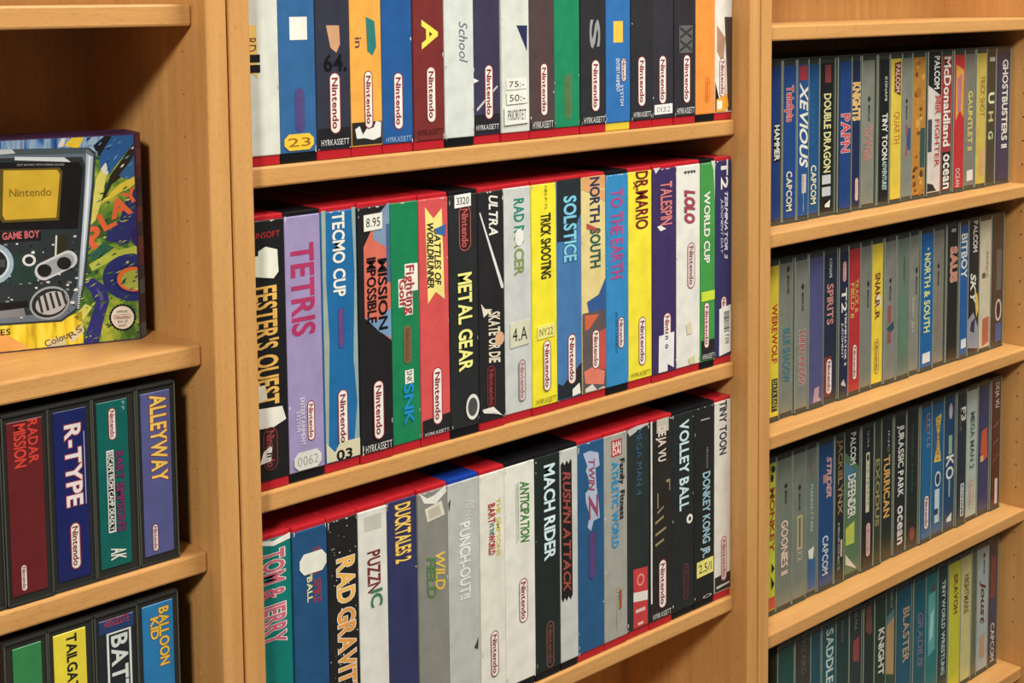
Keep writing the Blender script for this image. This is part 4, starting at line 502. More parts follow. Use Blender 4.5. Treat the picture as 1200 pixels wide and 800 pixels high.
  (0.9353, 0.9636, 0.9377, 0.9607, 0.0014, (30, 44, 38), 'dark green insert with orange yellow title, third right shelf', [('t', 'INC', 0.114, 0.2599, 0.6, 0.75, (190, 196, 190)), ('t', 'TURRICAN', 0.2792, 0.7012, 0.25, 0.8, (228, 172, 86), {'b': 1})]),
  (0.9636, 0.9921, 0.9665, 0.9901, 0.0001, (32, 34, 34), 'black insert with bold white two word title and white maker name, third right shelf', [('t', 'JURASSIC PARK', 0.1026, 0.5931, 0.3, 0.8, (228, 226, 215), {'b': 1}), ('t', 'ocean', 0.6636, 0.9256, 0.3, 0.75, (228, 226, 215), {'b': 1})]),
  (0.9921, 1.0221, 0.994, 1.0181, 0.0001, (30, 38, 34), 'black insert with dim lettering and brownish red spot at its foot, third right shelf', [('t', 'DARK MAN', 0.1324, 0.5918, 0.4, 0.6, (66, 90, 80)), ('disc', 0.8456, 0.9421, 0.3, 0.8, (140, 66, 56))]),
  (1.0221, 1.0502, 1.0262, 1.0487, -0.0015, (20, 104, 156), 'bright blue insert with tiny red title and white pill at its foot, third right shelf', [('r', 0.0954, 0.2096, 0.4, 0.6, (150, 80, 70)), ('t', 'LITTLE', 0.0871, 0.3341, 0.5, 0.8, (150, 150, 180)), ('pill', 0.6641, 0.9073, 0.3, 0.8, {})]),
  (1.0502, 1.0821, 1.0518, 1.08, -0.0003, (24, 98, 150), 'bright blue insert with yellow emblem and white hexagon, third right shelf', [('p', [(0.3, 0.1446), (0.8, 0.1236), (0.6, 0.2878), (0.8, 0.4654), (0.2, 0.457), (0.5, 0.3088)], (226, 196, 70)), ('t', 'DRAGON', 0.1516, 0.4438, 0.4, 0.65, (190, 110, 60), {'b': 1}), ('ring', 0.5301, 0.6403, 0.3, 0.8, (214, 220, 220), (30, 60, 90)), ('r', 0.6568, 0.8962, 0.3, 0.7, (196, 214, 222)), ('r', 0.796, 0.8389, 0.3, 0.6, (40, 60, 80))]),
  (1.0821, 1.1115, 1.0842, 1.1088, 0.0002, (22, 68, 112), 'blue insert with large white KO, third right shelf', [('disc', 0.0761, 0.1927, 0.4, 0.75, (206, 190, 190)), ('r', 0.3095, 0.4451, 0.4, 0.75, (150, 180, 150)), ('t', 'KO', 0.4567, 0.6235, 0.2, 0.9, (228, 226, 215), {'b': 1}), ('r', 0.6289, 0.7528, 0.45, 0.6, (150, 180, 170)), ('p', [(0.3, 0.9067), (0.8, 0.8736), (0.75, 0.9342), (0.3, 0.9315)], (228, 226, 215))]),
  (1.1115, 1.137, 1.1142, 1.1358, -0.0014, (28, 44, 62), 'navy black insert with short white letters at its foot, third right shelf', [('t', 'F3', 0.1389, 0.232, 0.4, 0.9, (228, 226, 215), {'b': 1}), ('t', 'RACE', 0.1369, 0.3041, 0.2, 0.4, (140, 140, 90)), ('r', 0.6919, 0.9302, 0.4, 0.8, (206, 216, 216)), ('t', 'KONAMI', 0.7044, 0.9176, 0.5, 0.7, (40, 50, 60), {'b': 1})]),
  (1.137, 1.1692, 1.1382, 1.167, 0.0003, (176, 190, 180), 'pale green grey insert with dark teal title, third right shelf', [('t', 'MEGA MAN 2', 0.2049, 0.6197, 0.4, 0.75, (54, 96, 96), {'b': 1}), ('pill', 0.6873, 0.915, 0.35, 0.7, {'f': (214, 200, 180), 'o': (180, 120, 100), 'l': (180, 120, 100)})]),
  (1.1692, 1.201, 1.1715, 1.1987, 0.0004, (34, 54, 108), 'deep blue insert with orange red emblem, third right shelf', [('p', [(0.3, 0.3775), (0.8, 0.3548), (0.9, 0.5811), (0.5, 0.5998), (0.2, 0.5264)], (206, 84, 54)), ('r', 0.5567, 0.6012, 0.2, 0.5, (220, 190, 120))]),
  (1.201, 1.2285, 1.2033, 1.2265, -0.0013, (76, 34, 34), 'dark maroon insert with white title and thin lines, rightmost, third right shelf', [('t', 'DEJA VU', 0.0492, 0.2344, 0.4, 0.8, (220, 200, 196), {'b': 1}), ('p', [(0.2, 0.3713), (0.8, 0.3356), (0.8, 0.3484), (0.2, 0.3841)], (150, 90, 80)), ('p', [(0.2, 0.4993), (0.8, 0.4641), (0.8, 0.4769), (0.2, 0.5121)], (150, 90, 80)), ('p', [(0.2, 0.6275), (0.8, 0.5799), (0.8, 0.5928), (0.2, 0.6404)], (150, 90, 80)), ('r', 0.7677, 0.958, 0.45, 0.75, (226, 206, 200))]),
 ], -0.4602, 0.1865, 0.0475, .11, (62,68,60), (142,148,134), .008, .006, 'thin clear cases on the third right shelf'),
 ([
  (0.7253, 0.758, 0.7283, 0.7563, 0.0004, (14, 84, 76), 'dark teal insert peeping under the shelf at far left, lowest right shelf', []),
  (0.758, 0.79, 0.7596, 0.7883, -0.0001, (60, 58, 50), 'dark brown grey insert, second from the left, lowest right shelf', [('t', 'WIZARD', 0.0054, 0.2736, 0.4, 0.7, (110, 110, 100))]),
  (0.79, 0.8112, 0.7917, 0.81, 0.0005, (16, 84, 104), 'plain teal blue insert on the lowest shelf, lowest right shelf', []),
  (0.8112, 0.8415, 0.8124, 0.8403, -0.0004, (14, 92, 104), 'teal insert with white letters at frame bottom, lowest right shelf', [('t', 'SADDLE', 0.0644, 0.424, 0.3, 0.8, (206, 222, 216), {'b': 1})]),
  (0.8415, 0.8703, 0.8427, 0.8691, 0.0006, (26, 62, 60), 'dark green insert with thin pale text line, lowest right shelf', [('t', 'KONAMI CO', 0.0583, 0.1964, 0.4, 0.55, (130, 156, 146))]),
  (0.8703, 0.8979, 0.8715, 0.8967, 0.0007, (40, 54, 52), 'dark grey green insert with red smudge, lowest right shelf', [('t', 'ULTRA', 0.0475, 0.1637, 0.4, 0.6, (170, 190, 180)), ('p', [(0.3, 0.2367), (0.8, 0.2172), (0.8, 0.3926), (0.3, 0.3706)], (160, 70, 70))]),
  (0.8979, 0.9224, 0.8991, 0.9212, -0.0014, (30, 44, 40), 'dark insert with brown oval emblem at its top, lowest right shelf', [('p', [(0.2, 0.0437), (0.7, 0.0261), (0.8, 0.2297), (0.5, 0.2422), (0.15, 0.1941)], (120, 74, 58))]),
  (0.9224, 0.9487, 0.9236, 0.9475, -0.0013, (26, 58, 38), 'dark green insert with bold white letters reading downward, lowest right shelf', [('t', 'KNIGHT', 0.2411, 0.5628, 0.35, 0.85, (228, 226, 215), {'b': 1})]),
  (0.9487, 0.9755, 0.9499, 0.9716, 0.0005, (40, 80, 60), 'green insert with sandy picture, lowest right shelf', [('t', 'HERO', 0.0073, 0.1388, 0.5, 0.7, (190, 200, 190)), ('p', [(0.1, 0.2168), (0.9, 0.1852), (0.9, 0.6189), (0.1, 0.588)], (190, 150, 100)), ('p', [(0.1, 0.1929), (0.9, 0.1492), (0.9, 0.2092), (0.1, 0.2526)], (80, 130, 140))]),
  (0.9755, 1.0125, 0.9795, 1.0113, 0.0014, (14, 92, 120), 'blue green insert with brown and white boxed title, lowest right shelf', [('t', 'BLASTER', 0.1972, 0.5805, 0.4, 0.85, (190, 170, 140), {'b': 1, 'o': (70, 50, 50)})]),
  (1.0125, 1.0432, 1.0137, 1.042, -0.0007, (10, 94, 112), 'teal blue insert with slanted grey purple title, lowest right shelf', [('t', 'GRADIUS', 0.2708, 0.6649, 0.35, 0.8, (120, 110, 140), {'b': 1, 'i': 1})]),
  (1.0432, 1.0736, 1.0444, 1.0724, -0.0001, (20, 124, 126), 'turquoise insert with pale clouded picture, lowest right shelf', [('r', 0.1373, 0.2054, 0.5, 0.8, (110, 70, 66)), ('p', [(0.2, 0.1857), (0.8, 0.181), (0.8, 0.6044), (0.2, 0.6378)], (90, 170, 170)), ('p', [(0.4, 0.3368), (0.7, 0.3007), (0.6, 0.5014), (0.3, 0.5308)], (170, 210, 206))]),
  (1.0736, 1.0998, 1.0748, 1.0982, 0.0003, (20, 62, 60), 'dark teal insert with small white letters down its spine, lowest right shelf', [('t', 'TINY', 0.1393, 0.2644, 0.4, 0.75, (214, 220, 214), {'b': 1}), ('t', 'WORLD WRESTLING', 0.2769, 0.8304, 0.4, 0.75, (190, 206, 200), {'b': 1})]),
  (1.0998, 1.1309, 1.1014, 1.1297, -0.0005, (206, 204, 40), 'lime yellow insert with dark red title, lowest right shelf', [('t', 'BRAVOH', 0.1401, 0.4246, 0.4, 0.75, (140, 60, 36), {'b': 1})]),
  (1.1309, 1.1587, 1.1321, 1.1575, -0.0004, (206, 200, 130), 'cream yellow insert with dim brown title, lowest right shelf', [('t', 'NIGHTMARE', 0.1822, 0.4695, 0.3, 0.75, (130, 100, 60), {'b': 1})]),
  (1.1587, 1.1734, 1.1599, 1.1722, -0.0006, (96, 104, 80), 'narrow olive insert between cream and pale blue ones, lowest right shelf', []),
  (1.1734, 1.205, 1.1746, 1.2033, -0.0004, (166, 184, 186), 'pale blue insert with maroon script title, lowest right shelf', [('mark', 0.0842, 0.2458, 0.6), ('t', 'Joust', 0.2954, 0.6201, 0.35, 0.75, (110, 30, 40), {'b': 1, 'i': 1}), ('p', [(0.3, 0.7254), (0.7, 0.6924), (0.7, 0.8886), (0.3, 0.8687)], (200, 150, 120))]),
  (1.205, 1.2322, 1.2067, 1.2302, 0.0003, (58, 52, 72), 'dark purple insert with white maker name, rightmost, lowest right shelf', [('r', 0.1555, 0.4693, 0.2, 0.8, (120, 60, 66)), ('r', 0.4824, 0.6531, 0.2, 0.8, (44, 62, 96)), ('t', 'CAPCOM', 0.6663, 0.958, 0.3, 0.7, (206, 206, 206), {'b': 1})]),
 ], -0.6860, 0.1865, 0.0475, .11, (62,68,60), (142,148,134), .008, .006, 'thin clear cases on the lowest right shelf'),
]
BOXART = [
 ('p', [(-0.1317, 0.1573), (-0.0008, 0.1573), (-0.0008, 0.1496), (-0.0289, 0.1434), (-0.1326, 0.1402)], 'ST', 1),
 ('p', [(-0.0516, 0.1516), (-0.0458, 0.1573), (-0.0371, 0.1573), (-0.0412, 0.1491)], (226, 190, 40), 2),
 ('p', [(-0.0559, 0.1512), (-0.0532, 0.1573), (-0.0501, 0.1573), (-0.0522, 0.151)], (214, 206, 200), 2),
 ('p', [(-0.0306, 0.1505), (-0.0222, 0.1573), (-0.0159, 0.1573), (-0.0265, 0.1419)], (28, 28, 32), 2),
 ('p', [(-0.0265, 0.1419), (-0.0165, 0.1573), (-0.0008, 0.1573), (-0.0009, 0.151), (-0.0194, 0.1286), (-0.0256, 0.1316)], (38, 90, 156), 2.2),
 ('p', [(-0.0255, 0.1329), (-0.0216, 0.1378), (-0.02, 0.1293), (-0.0246, 0.1237)], (206, 212, 200), 2.4),
 ('p', [(-0.025, 0.1115), (-0.0188, 0.1273), (-0.0008, 0.1509), (-0.0008, 0.1326), (-0.0178, 0.1207), (-0.0238, 0.1094)], (44, 38, 24), 2.6),
 ('p', [(-0.0125, 0.1269), (-0.0039, 0.1368), (-0.0008, 0.1418), (-0.0008, 0.1255), (-0.0081, 0.1241)], (46, 96, 150), 2.8),
 ('p', [(-0.0238, 0.1101), (-0.0121, 0.1204), (-0.0008, 0.1261), (-0.0008, 0.1189), (-0.0123, 0.1139), (-0.0265, 0.1057)], (222, 196, 52), 2.8),
 ('p', [(-0.0345, 0.0907), (-0.0296, 0.1253), (-0.0256, 0.1316), (-0.0213, 0.1281), (-0.0258, 0.1083), (-0.0306, 0.0943)], (214, 206, 92), 3),
 ('p', [(-0.0307, 0.0917), (-0.0246, 0.1056), (-0.0008, 0.1196), (-0.0008, 0.113), (-0.0231, 0.0951)], 'SW', 3),
 ('p', [(-0.0074, 0.109), (-0.0008, 0.1163), (-0.0008, 0.0894), (-0.0072, 0.0743), (-0.0236, 0.0782), (-0.0221, 0.0859), (-0.013, 0.0931)], (44, 46, 112), 3.2),
 ('p', [(-0.0353, 0.0674), (-0.0262, 0.0771), (-0.0175, 0.0725), (-0.033, 0.0633)], (40, 92, 70), 3.2),
 ('p', [(-0.0368, 0.061), (-0.0214, 0.0689), (-0.0009, 0.0725), (-0.0008, 0.0658), (-0.0204, 0.0622), (-0.0345, 0.0556)], (176, 186, 64), 3.1),
 ('p', [(-0.0008, 0.0463), (-0.0008, 0.0416), (-0.0008, 0.0373), (-0.0008, 0.0338), (-0.0008, 0.0313), (-0.0008, 0.03), (-0.0048, 0.0299), (-0.0108, 0.0311), (-0.0163, 0.0335), (-0.0209, 0.0368), (-0.0244, 0.0409), (-0.0265, 0.0456), (-0.0271, 0.0504), (-0.0262, 0.055), (-0.0238, 0.0592), (-0.02, 0.0627), (-0.0152, 0.0652), (-0.0096, 0.0666), (-0.0036, 0.0668), (-0.0008, 0.0657), (-0.0008, 0.0634), (-0.0008, 0.06), (-0.0008, 0.0559), (-0.0008, 0.0512)], (40, 46, 112), 3.4),
 ('p', [(-0.0008, 0.0456), (-0.0008, 0.0426), (-0.0008, 0.0398), (-0.0008, 0.0376), (-0.0008, 0.036), (-0.0008, 0.0352), (-0.004, 0.0351), (-0.008, 0.0359), (-0.0116, 0.0374), (-0.0148, 0.0396), (-0.0171, 0.0423), (-0.0185, 0.0452), (-0.0189, 0.0483), (-0.0183, 0.0513), (-0.0167, 0.054), (-0.0142, 0.0563), (-0.011, 0.0579), (-0.0072, 0.0588), (-0.0033, 0.0588), (-0.0008, 0.0581), (-0.0008, 0.0566), (-0.0008, 0.0544), (-0.0008, 0.0518), (-0.0008, 0.0488)], (34, 36, 96), 3.6),
 ('p', [(-0.0008, 0.0459), (-0.0008, 0.0434), (-0.0008, 0.0412), (-0.0008, 0.0394), (-0.0008, 0.0381), (-0.0008, 0.0375), (-0.0039, 0.0374), (-0.0073, 0.0381), (-0.0103, 0.0393), (-0.0129, 0.041), (-0.0149, 0.0432), (-0.0161, 0.0456), (-0.0164, 0.0481), (-0.0159, 0.0505), (-0.0145, 0.0527), (-0.0125, 0.0545), (-0.0098, 0.0558), (-0.0067, 0.0565), (-0.0033, 0.0565), (-0.0008, 0.0559), (-0.0008, 0.0547), (-0.0008, 0.053), (-0.0008, 0.0508), (-0.0008, 0.0484)], (222, 104, 42), 3.8),
 ('p', [(-0.0008, 0.0454), (-0.0008, 0.0434), (-0.0008, 0.0417), (-0.0008, 0.0403), (-0.0008, 0.0392), (-0.0008, 0.0387), (-0.0033, 0.0387), (-0.0059, 0.0392), (-0.0084, 0.0402), (-0.0104, 0.0416), (-0.012, 0.0433), (-0.013, 0.0452), (-0.0132, 0.0472), (-0.0128, 0.0491), (-0.0118, 0.0508), (-0.0101, 0.0522), (-0.0079, 0.0533), (-0.0054, 0.0538), (-0.0028, 0.0538), (-0.0008, 0.0534), (-0.0008, 0.0524), (-0.0008, 0.051), (-0.0008, 0.0493), (-0.0008, 0.0474)], (160, 170, 60), 4),
 ('p', [(-0.0423, 0.0484), (-0.0334, 0.0503), (-0.0248, 0.0429), (-0.0227, 0.0322), (-0.0276, 0.0169), (-0.0314, 0.001), (-0.0428, 0.001), (-0.0384, 0.0154), (-0.0328, 0.0306), (-0.0363, 0.0401)], (44, 46, 122), 3.5),
 ('p', [(-0.0324, 0.0436), (-0.0275, 0.0379), (-0.0265, 0.03), (-0.0299, 0.025), (-0.029, 0.0328)], (90, 80, 150), 3.7),
 ('p', [(-0.0495, 0.0217), (-0.0404, 0.0313), (-0.0354, 0.0282), (-0.0434, 0.0172)], (206, 206, 92), 3.6),
 ('p', [(-0.143, 0.031), (-0.0594, 0.0201), (-0.043, 0.0263), (-0.0427, 0.0014), (-0.0786, 0.001), (-0.1443, 0.001)], 'YG', 3.6),
 ('p', [(-0.1257, 0.0242), (-0.1022, 0.0167), (-0.081, 0.0016), (-0.1029, 0.001), (-0.1263, 0.0103)], (226, 160, 80), 3.8),
 ('p', [(-0.07, 0.0011), (-0.0674, 0.0066), (-0.0562, 0.0081), (-0.0552, 0.0014)], (200, 190, 150), 3.9),
 ('p', [(-0.0537, 0.0065), (-0.0434, 0.0159), (-0.0417, 0.0105), (-0.0508, 0.0023)], (206, 196, 160), 3.9),
 ('t', 'Colou', (-0.07, 0.0011), (-0.0537, 0.0065), 0.0051, (120, 96, 70), 4.4),
 ('t', 'RS', (-0.0519, 0.0056), (-0.0429, 0.0113), 0.0046, (110, 90, 60), 4.4),
 ('t', 'SERIES', (-0.1155, 0.0136), (-0.0951, 0.0134), 0.0044, (40, 34, 30), 4.4),
 ('p', [(-0.0335, 0.0689), (-0.0316, 0.0699), (-0.0294, 0.0697), (-0.0313, 0.0686)], (52, 70, 120), 4.05),
 ('p', [(-0.0319, 0.0592), (-0.0307, 0.0609), (-0.0289, 0.0619), (-0.0301, 0.0602)], (52, 70, 120), 4.051),
 ('p', [(-0.0135, 0.0437), (-0.0119, 0.0469), (-0.0088, 0.0487), (-0.0105, 0.0455)], (36, 60, 60), 4.0515),
 ('p', [(-0.0179, 0.0523), (-0.0153, 0.0538), (-0.0123, 0.0547), (-0.015, 0.0532)], (196, 200, 84), 4.052),
 ('p', [(-0.0359, 0.0233), (-0.034, 0.025), (-0.0315, 0.0255), (-0.0334, 0.0238)], (36, 60, 60), 4.0535),
 ('p', [(-0.0352, 0.0706), (-0.0342, 0.0713), (-0.0329, 0.071), (-0.034, 0.0704)], (70, 110, 50), 4.0545),
 ('p', [(-0.0261, 0.1521), (-0.0252, 0.153), (-0.024, 0.1532), (-0.0249, 0.1523)], (60, 110, 160), 4.055),
 ('p', [(-0.0384, 0.0061), (-0.0376, 0.0067), (-0.0366, 0.0065), (-0.0374, 0.0058)], (196, 200, 84), 4.055499999999999),
 ('p', [(-0.0337, 0.0016), (-0.0331, 0.0028), (-0.0318, 0.0028), (-0.0323, 0.0015)], (36, 60, 60), 4.056),
 ('p', [(-0.0418, 0.0053), (-0.0408, 0.0061), (-0.0395, 0.006), (-0.0405, 0.0052)], (196, 200, 84), 4.0569999999999995),
 ('p', [(-0.0318, 0.0482), (-0.0307, 0.0504), (-0.0285, 0.0511), (-0.0295, 0.0489)], (70, 110, 50), 4.058),
 ('p', [(-0.0392, 0.001), (-0.0379, 0.0018), (-0.0352, 0.0034), (-0.0365, 0.001)], (52, 70, 120), 4.059),
 ('p', [(-0.0433, 0.0172), (-0.0424, 0.0191), (-0.0404, 0.0197), (-0.0413, 0.0177)], (150, 150, 60), 4.0595),
 ('p', [(-0.0229, 0.1491), (-0.0216, 0.1508), (-0.0199, 0.152), (-0.0212, 0.1503)], (30, 40, 70), 4.06),
 ('p', [(-0.0238, 0.1181), (-0.0224, 0.1194), (-0.0204, 0.1197), (-0.0219, 0.1183)], (52, 70, 120), 4.0615),
 ('p', [(-0.0311, 0.0665), (-0.0298, 0.0672), (-0.0284, 0.0671), (-0.0296, 0.0664)], (70, 110, 50), 4.061999999999999),
 ('p', [(-0.0104, 0.1151), (-0.009, 0.1177), (-0.0062, 0.1189), (-0.0077, 0.1163)], (70, 110, 50), 4.0625),
 ('p', [(-0.0178, 0.0949), (-0.017, 0.0958), (-0.0158, 0.096), (-0.0166, 0.0952)], (196, 200, 84), 4.063),
 ('p', [(-0.0597, 0.006), (-0.058, 0.008), (-0.0556, 0.0093), (-0.0574, 0.0072)], (150, 150, 60), 4.0634999999999994),
 ('p', [(-0.0323, 0.0748), (-0.0291, 0.0758), (-0.0257, 0.076), (-0.0289, 0.075)], (150, 160, 60), 4.064),
 ('p', [(-0.0283, 0.0215), (-0.0272, 0.023), (-0.0253, 0.0228), (-0.0264, 0.0213)], (70, 110, 50), 4.0645),
 ('p', [(-0.0128, 0.1449), (-0.0116, 0.1461), (-0.0101, 0.1466), (-0.0113, 0.1455)], (60, 110, 160), 4.0649999999999995),
 ('p', [(-0.0377, 0.0664), (-0.037, 0.0684), (-0.0351, 0.069), (-0.0358, 0.067)], (40, 80, 50), 4.0655),
 ('p', [(-0.0214, 0.0468), (-0.0203, 0.0477), (-0.019, 0.0479), (-0.02, 0.047)], (196, 200, 84), 4.066),
 ('p', [(-0.0299, 0.1006), (-0.0295, 0.1018), (-0.0282, 0.1018), (-0.0286, 0.1006)], (196, 200, 84), 4.0665),
 ('p', [(-0.0334, 0.04), (-0.0309, 0.0423), (-0.0279, 0.044), (-0.0304, 0.0417)], (52, 70, 120), 4.067),
 ('p', [(-0.0363, 0.1502), (-0.0336, 0.1512), (-0.0308, 0.1513), (-0.0335, 0.1504)], (60, 110, 160), 4.0675),
 ('p', [(-0.041, 0.0493), (-0.0381, 0.0505), (-0.035, 0.0505), (-0.0379, 0.0493)], (196, 200, 84), 4.068),
 ('p', [(-0.0091, 0.0645), (-0.0076, 0.0659), (-0.0056, 0.066), (-0.007, 0.0646)], (52, 70, 120), 4.0685),
 ('p', [(-0.0056, 0.0444), (-0.0041, 0.046), (-0.0019, 0.0465), (-0.0034, 0.0448)], (52, 70, 120), 4.0705),
 ('p', [(-0.0131, 0.151), (-0.0114, 0.1524), (-0.0092, 0.1529), (-0.011, 0.1515)], (90, 150, 190), 4.071),
 ('p', [(-0.0307, 0.0601), (-0.0292, 0.0607), (-0.0276, 0.0607), (-0.0291, 0.0601)], (40, 80, 50), 4.0714999999999995),
 ('p', [(-0.0313, 0.0363), (-0.029, 0.0387), (-0.026, 0.04), (-0.0283, 0.0376)], (70, 110, 50), 4.0725),
 ('p', [(-0.0408, 0.0518), (-0.0399, 0.0537), (-0.0378, 0.0544), (-0.0388, 0.0524)], (70, 110, 50), 4.0729999999999995),
 ('p', [(-0.0069, 0.0945), (-0.0055, 0.0956), (-0.0038, 0.096), (-0.0052, 0.0949)], (150, 160, 60), 4.0735),
 ('p', [(-0.04, 0.0156), (-0.0399, 0.0171), (-0.0385, 0.0172), (-0.0385, 0.0157)], (70, 110, 50), 4.074),
 ('p', [(-0.0069, 0.0222), (-0.0054, 0.0241), (-0.0031, 0.0247), (-0.0046, 0.0228)], (36, 60, 60), 4.075),
 ('p', [(-0.0119, 0.001), (-0.0111, 0.001), (-0.01, 0.001), (-0.0108, 0.001)], (52, 70, 120), 4.0755),
 ('p', [(-0.0241, 0.1082), (-0.0233, 0.1089), (-0.0222, 0.1088), (-0.0231, 0.1081)], (150, 160, 60), 4.0765),
 ('p', [(-0.0467, 0.0345), (-0.0436, 0.0358), (-0.0402, 0.0363), (-0.0434, 0.035)], (196, 200, 84), 4.0775),
 ('p', [(-0.0248, 0.0524), (-0.0218, 0.054), (-0.0183, 0.0541), (-0.0214, 0.0525)], (70, 110, 50), 4.077999999999999),
 ('p', [(-0.0107, 0.1149), (-0.0083, 0.1166), (-0.0053, 0.1169), (-0.0078, 0.1153)], (196, 200, 84), 4.0785),
 ('p', [(-0.0406, 0.0469), (-0.0388, 0.0487), (-0.0363, 0.0491), (-0.038, 0.0473)], (150, 160, 60), 4.0794999999999995),
 ('p', [(-0.0104, 0.0437), (-0.0095, 0.0457), (-0.0074, 0.0462), (-0.0083, 0.0442)], (150, 160, 60), 4.08),
 ('p', [(-0.0252, 0.0112), (-0.0237, 0.0133), (-0.0212, 0.0138), (-0.0227, 0.0117)], (40, 80, 50), 4.0809999999999995),
 ('p', [(-0.0334, 0.0529), (-0.0318, 0.0554), (-0.0292, 0.0565), (-0.0308, 0.054)], (36, 60, 60), 4.0815),
 ('p', [(-0.0029, 0.1354), (-0.0016, 0.1369), (-0.0008, 0.1379), (-0.0011, 0.1363)], (60, 110, 160), 4.082),
 ('p', [(-0.0304, 0.0302), (-0.0283, 0.0328), (-0.0252, 0.034), (-0.0273, 0.0314)], (40, 80, 50), 4.0825),
 ('p', [(-0.0272, 0.1504), (-0.0259, 0.1519), (-0.024, 0.1527), (-0.0253, 0.1511)], (90, 150, 190), 4.083),
 ('p', [(-0.0476, 0.0211), (-0.0471, 0.0223), (-0.0459, 0.0222), (-0.0464, 0.0211)], (36, 60, 60), 4.0835),
 ('p', [(-0.0112, 0.1328), (-0.0101, 0.1349), (-0.0079, 0.1359), (-0.009, 0.1338)], (214, 214, 200), 4.084),
 ('p', [(-0.0032, 0.0775), (-0.0021, 0.0782), (-0.0009, 0.0779), (-0.0019, 0.0772)], (52, 70, 120), 4.0845),
 ('p', [(-0.0279, 0.025), (-0.027, 0.0261), (-0.0255, 0.0261), (-0.0264, 0.0249)], (52, 70, 120), 4.085),
 ('p', [(-0.005, 0.0163), (-0.0036, 0.0174), (-0.0019, 0.0176), (-0.0033, 0.0166)], (52, 70, 120), 4.085999999999999),
 ('p', [(-0.0291, 0.0653), (-0.0278, 0.0674), (-0.0256, 0.0683), (-0.0269, 0.0663)], (52, 70, 120), 4.0865),
 ('p', [(-0.0379, 0.0706), (-0.0362, 0.0735), (-0.0336, 0.0754), (-0.0352, 0.0726)], (52, 70, 120), 4.087),
 ('p', [(-0.0529, 0.0104), (-0.0505, 0.0127), (-0.0473, 0.0135), (-0.0497, 0.0112)], (232, 216, 90), 4.088),
 ('p', [(-0.0134, 0.0121), (-0.0121, 0.0133), (-0.0104, 0.0137), (-0.0117, 0.0125)], (52, 70, 120), 4.0895),
 ('p', [(-0.02, 0.001), (-0.0193, 0.0015), (-0.0182, 0.0022), (-0.0188, 0.001)], (40, 80, 50), 4.0905),
 ('p', [(-0.0204, 0.1401), (-0.0194, 0.1411), (-0.018, 0.141), (-0.019, 0.1399)], (60, 110, 160), 4.0915),
 ('p', [(-0.0176, 0.0452), (-0.0168, 0.0461), (-0.0157, 0.0456), (-0.0165, 0.0447)], (52, 70, 120), 4.092),
 ('p', [(-0.024, 0.0714), (-0.0219, 0.0724), (-0.0196, 0.0725), (-0.0217, 0.0715)], (70, 110, 50), 4.0925),
 ('p', [(-0.0098, 0.0587), (-0.0085, 0.0599), (-0.0068, 0.0594), (-0.0081, 0.0583)], (40, 80, 50), 4.093),
 ('p', [(-0.0063, 0.1041), (-0.0039, 0.1065), (-0.001, 0.1081), (-0.0034, 0.1057)], (70, 110, 50), 4.0935),
 ('p', [(-0.0058, 0.1333), (-0.0039, 0.1355), (-0.0015, 0.1369), (-0.0033, 0.1347)], (90, 150, 190), 4.093999999999999),
 ('p', [(-0.037, 0.0075), (-0.0348, 0.0091), (-0.0322, 0.0098), (-0.0344, 0.0082)], (36, 60, 60), 4.0945),
 ('p', [(-0.0169, 0.1523), (-0.0155, 0.1547), (-0.0129, 0.1558), (-0.0143, 0.1534)], (60, 110, 160), 4.095),
 ('p', [(-0.0145, 0.0764), (-0.0133, 0.0773), (-0.0119, 0.0774), (-0.0131, 0.0766)], (196, 200, 84), 4.096),
 ('p', [(-0.0251, 0.0127), (-0.0241, 0.0137), (-0.0227, 0.014), (-0.0237, 0.013)], (70, 110, 50), 4.0969999999999995),
 ('p', [(-0.0121, 0.001), (-0.011, 0.001), (-0.0098, 0.001), (-0.0109, 0.001)], (36, 60, 60), 4.0975),
 ('p', [(-0.0337, 0.0354), (-0.0324, 0.0372), (-0.0303, 0.0379), (-0.0316, 0.0361)], (150, 160, 60), 4.098),
 ('p', [(-0.0195, 0.1492), (-0.0184, 0.151), (-0.0166, 0.1519), (-0.0177, 0.1501)], (60, 110, 160), 4.099),
 ('p', [(-0.0142, 0.0439), (-0.0118, 0.045), (-0.0092, 0.045), (-0.0115, 0.0439)], (52, 70, 120), 4.101),
 ('p', [(-0.04, 0.0369), (-0.0395, 0.0383), (-0.0381, 0.0384), (-0.0386, 0.037)], (70, 110, 50), 4.101999999999999),
 ('p', [(-0.0125, 0.0915), (-0.0095, 0.0929), (-0.0062, 0.0928), (-0.0092, 0.0914)], (150, 160, 60), 4.1025),
 ('p', [(-0.0133, 0.092), (-0.0125, 0.0929), (-0.0112, 0.0927), (-0.0121, 0.0918)], (150, 160, 60), 4.103),
 ('p', [(-0.0026, 0.0103), (-0.0022, 0.0122), (-0.0008, 0.0127), (-0.0008, 0.0108)], (40, 80, 50), 4.104),
 ('p', [(-0.0407, 0.053), (-0.0389, 0.0545), (-0.0366, 0.055), (-0.0384, 0.0535)], (150, 160, 60), 4.1045),
 ('p', [(-0.0243, 0.0448), (-0.0212, 0.0462), (-0.0179, 0.0468), (-0.021, 0.0455)], (52, 70, 120), 4.1049999999999995),
 ('p', [(-0.0341, 0.0773), (-0.0318, 0.0784), (-0.0292, 0.0788), (-0.0316, 0.0777)], (40, 80, 50), 4.106),
 ('p', [(-0.0471, 0.0145), (-0.0455, 0.0163), (-0.0431, 0.0164), (-0.0447, 0.0145)], (150, 150, 60), 4.1065),
 ('p', [(-0.0081, 0.1393), (-0.0062, 0.1412), (-0.0037, 0.142), (-0.0055, 0.1401)], (90, 150, 190), 4.107),
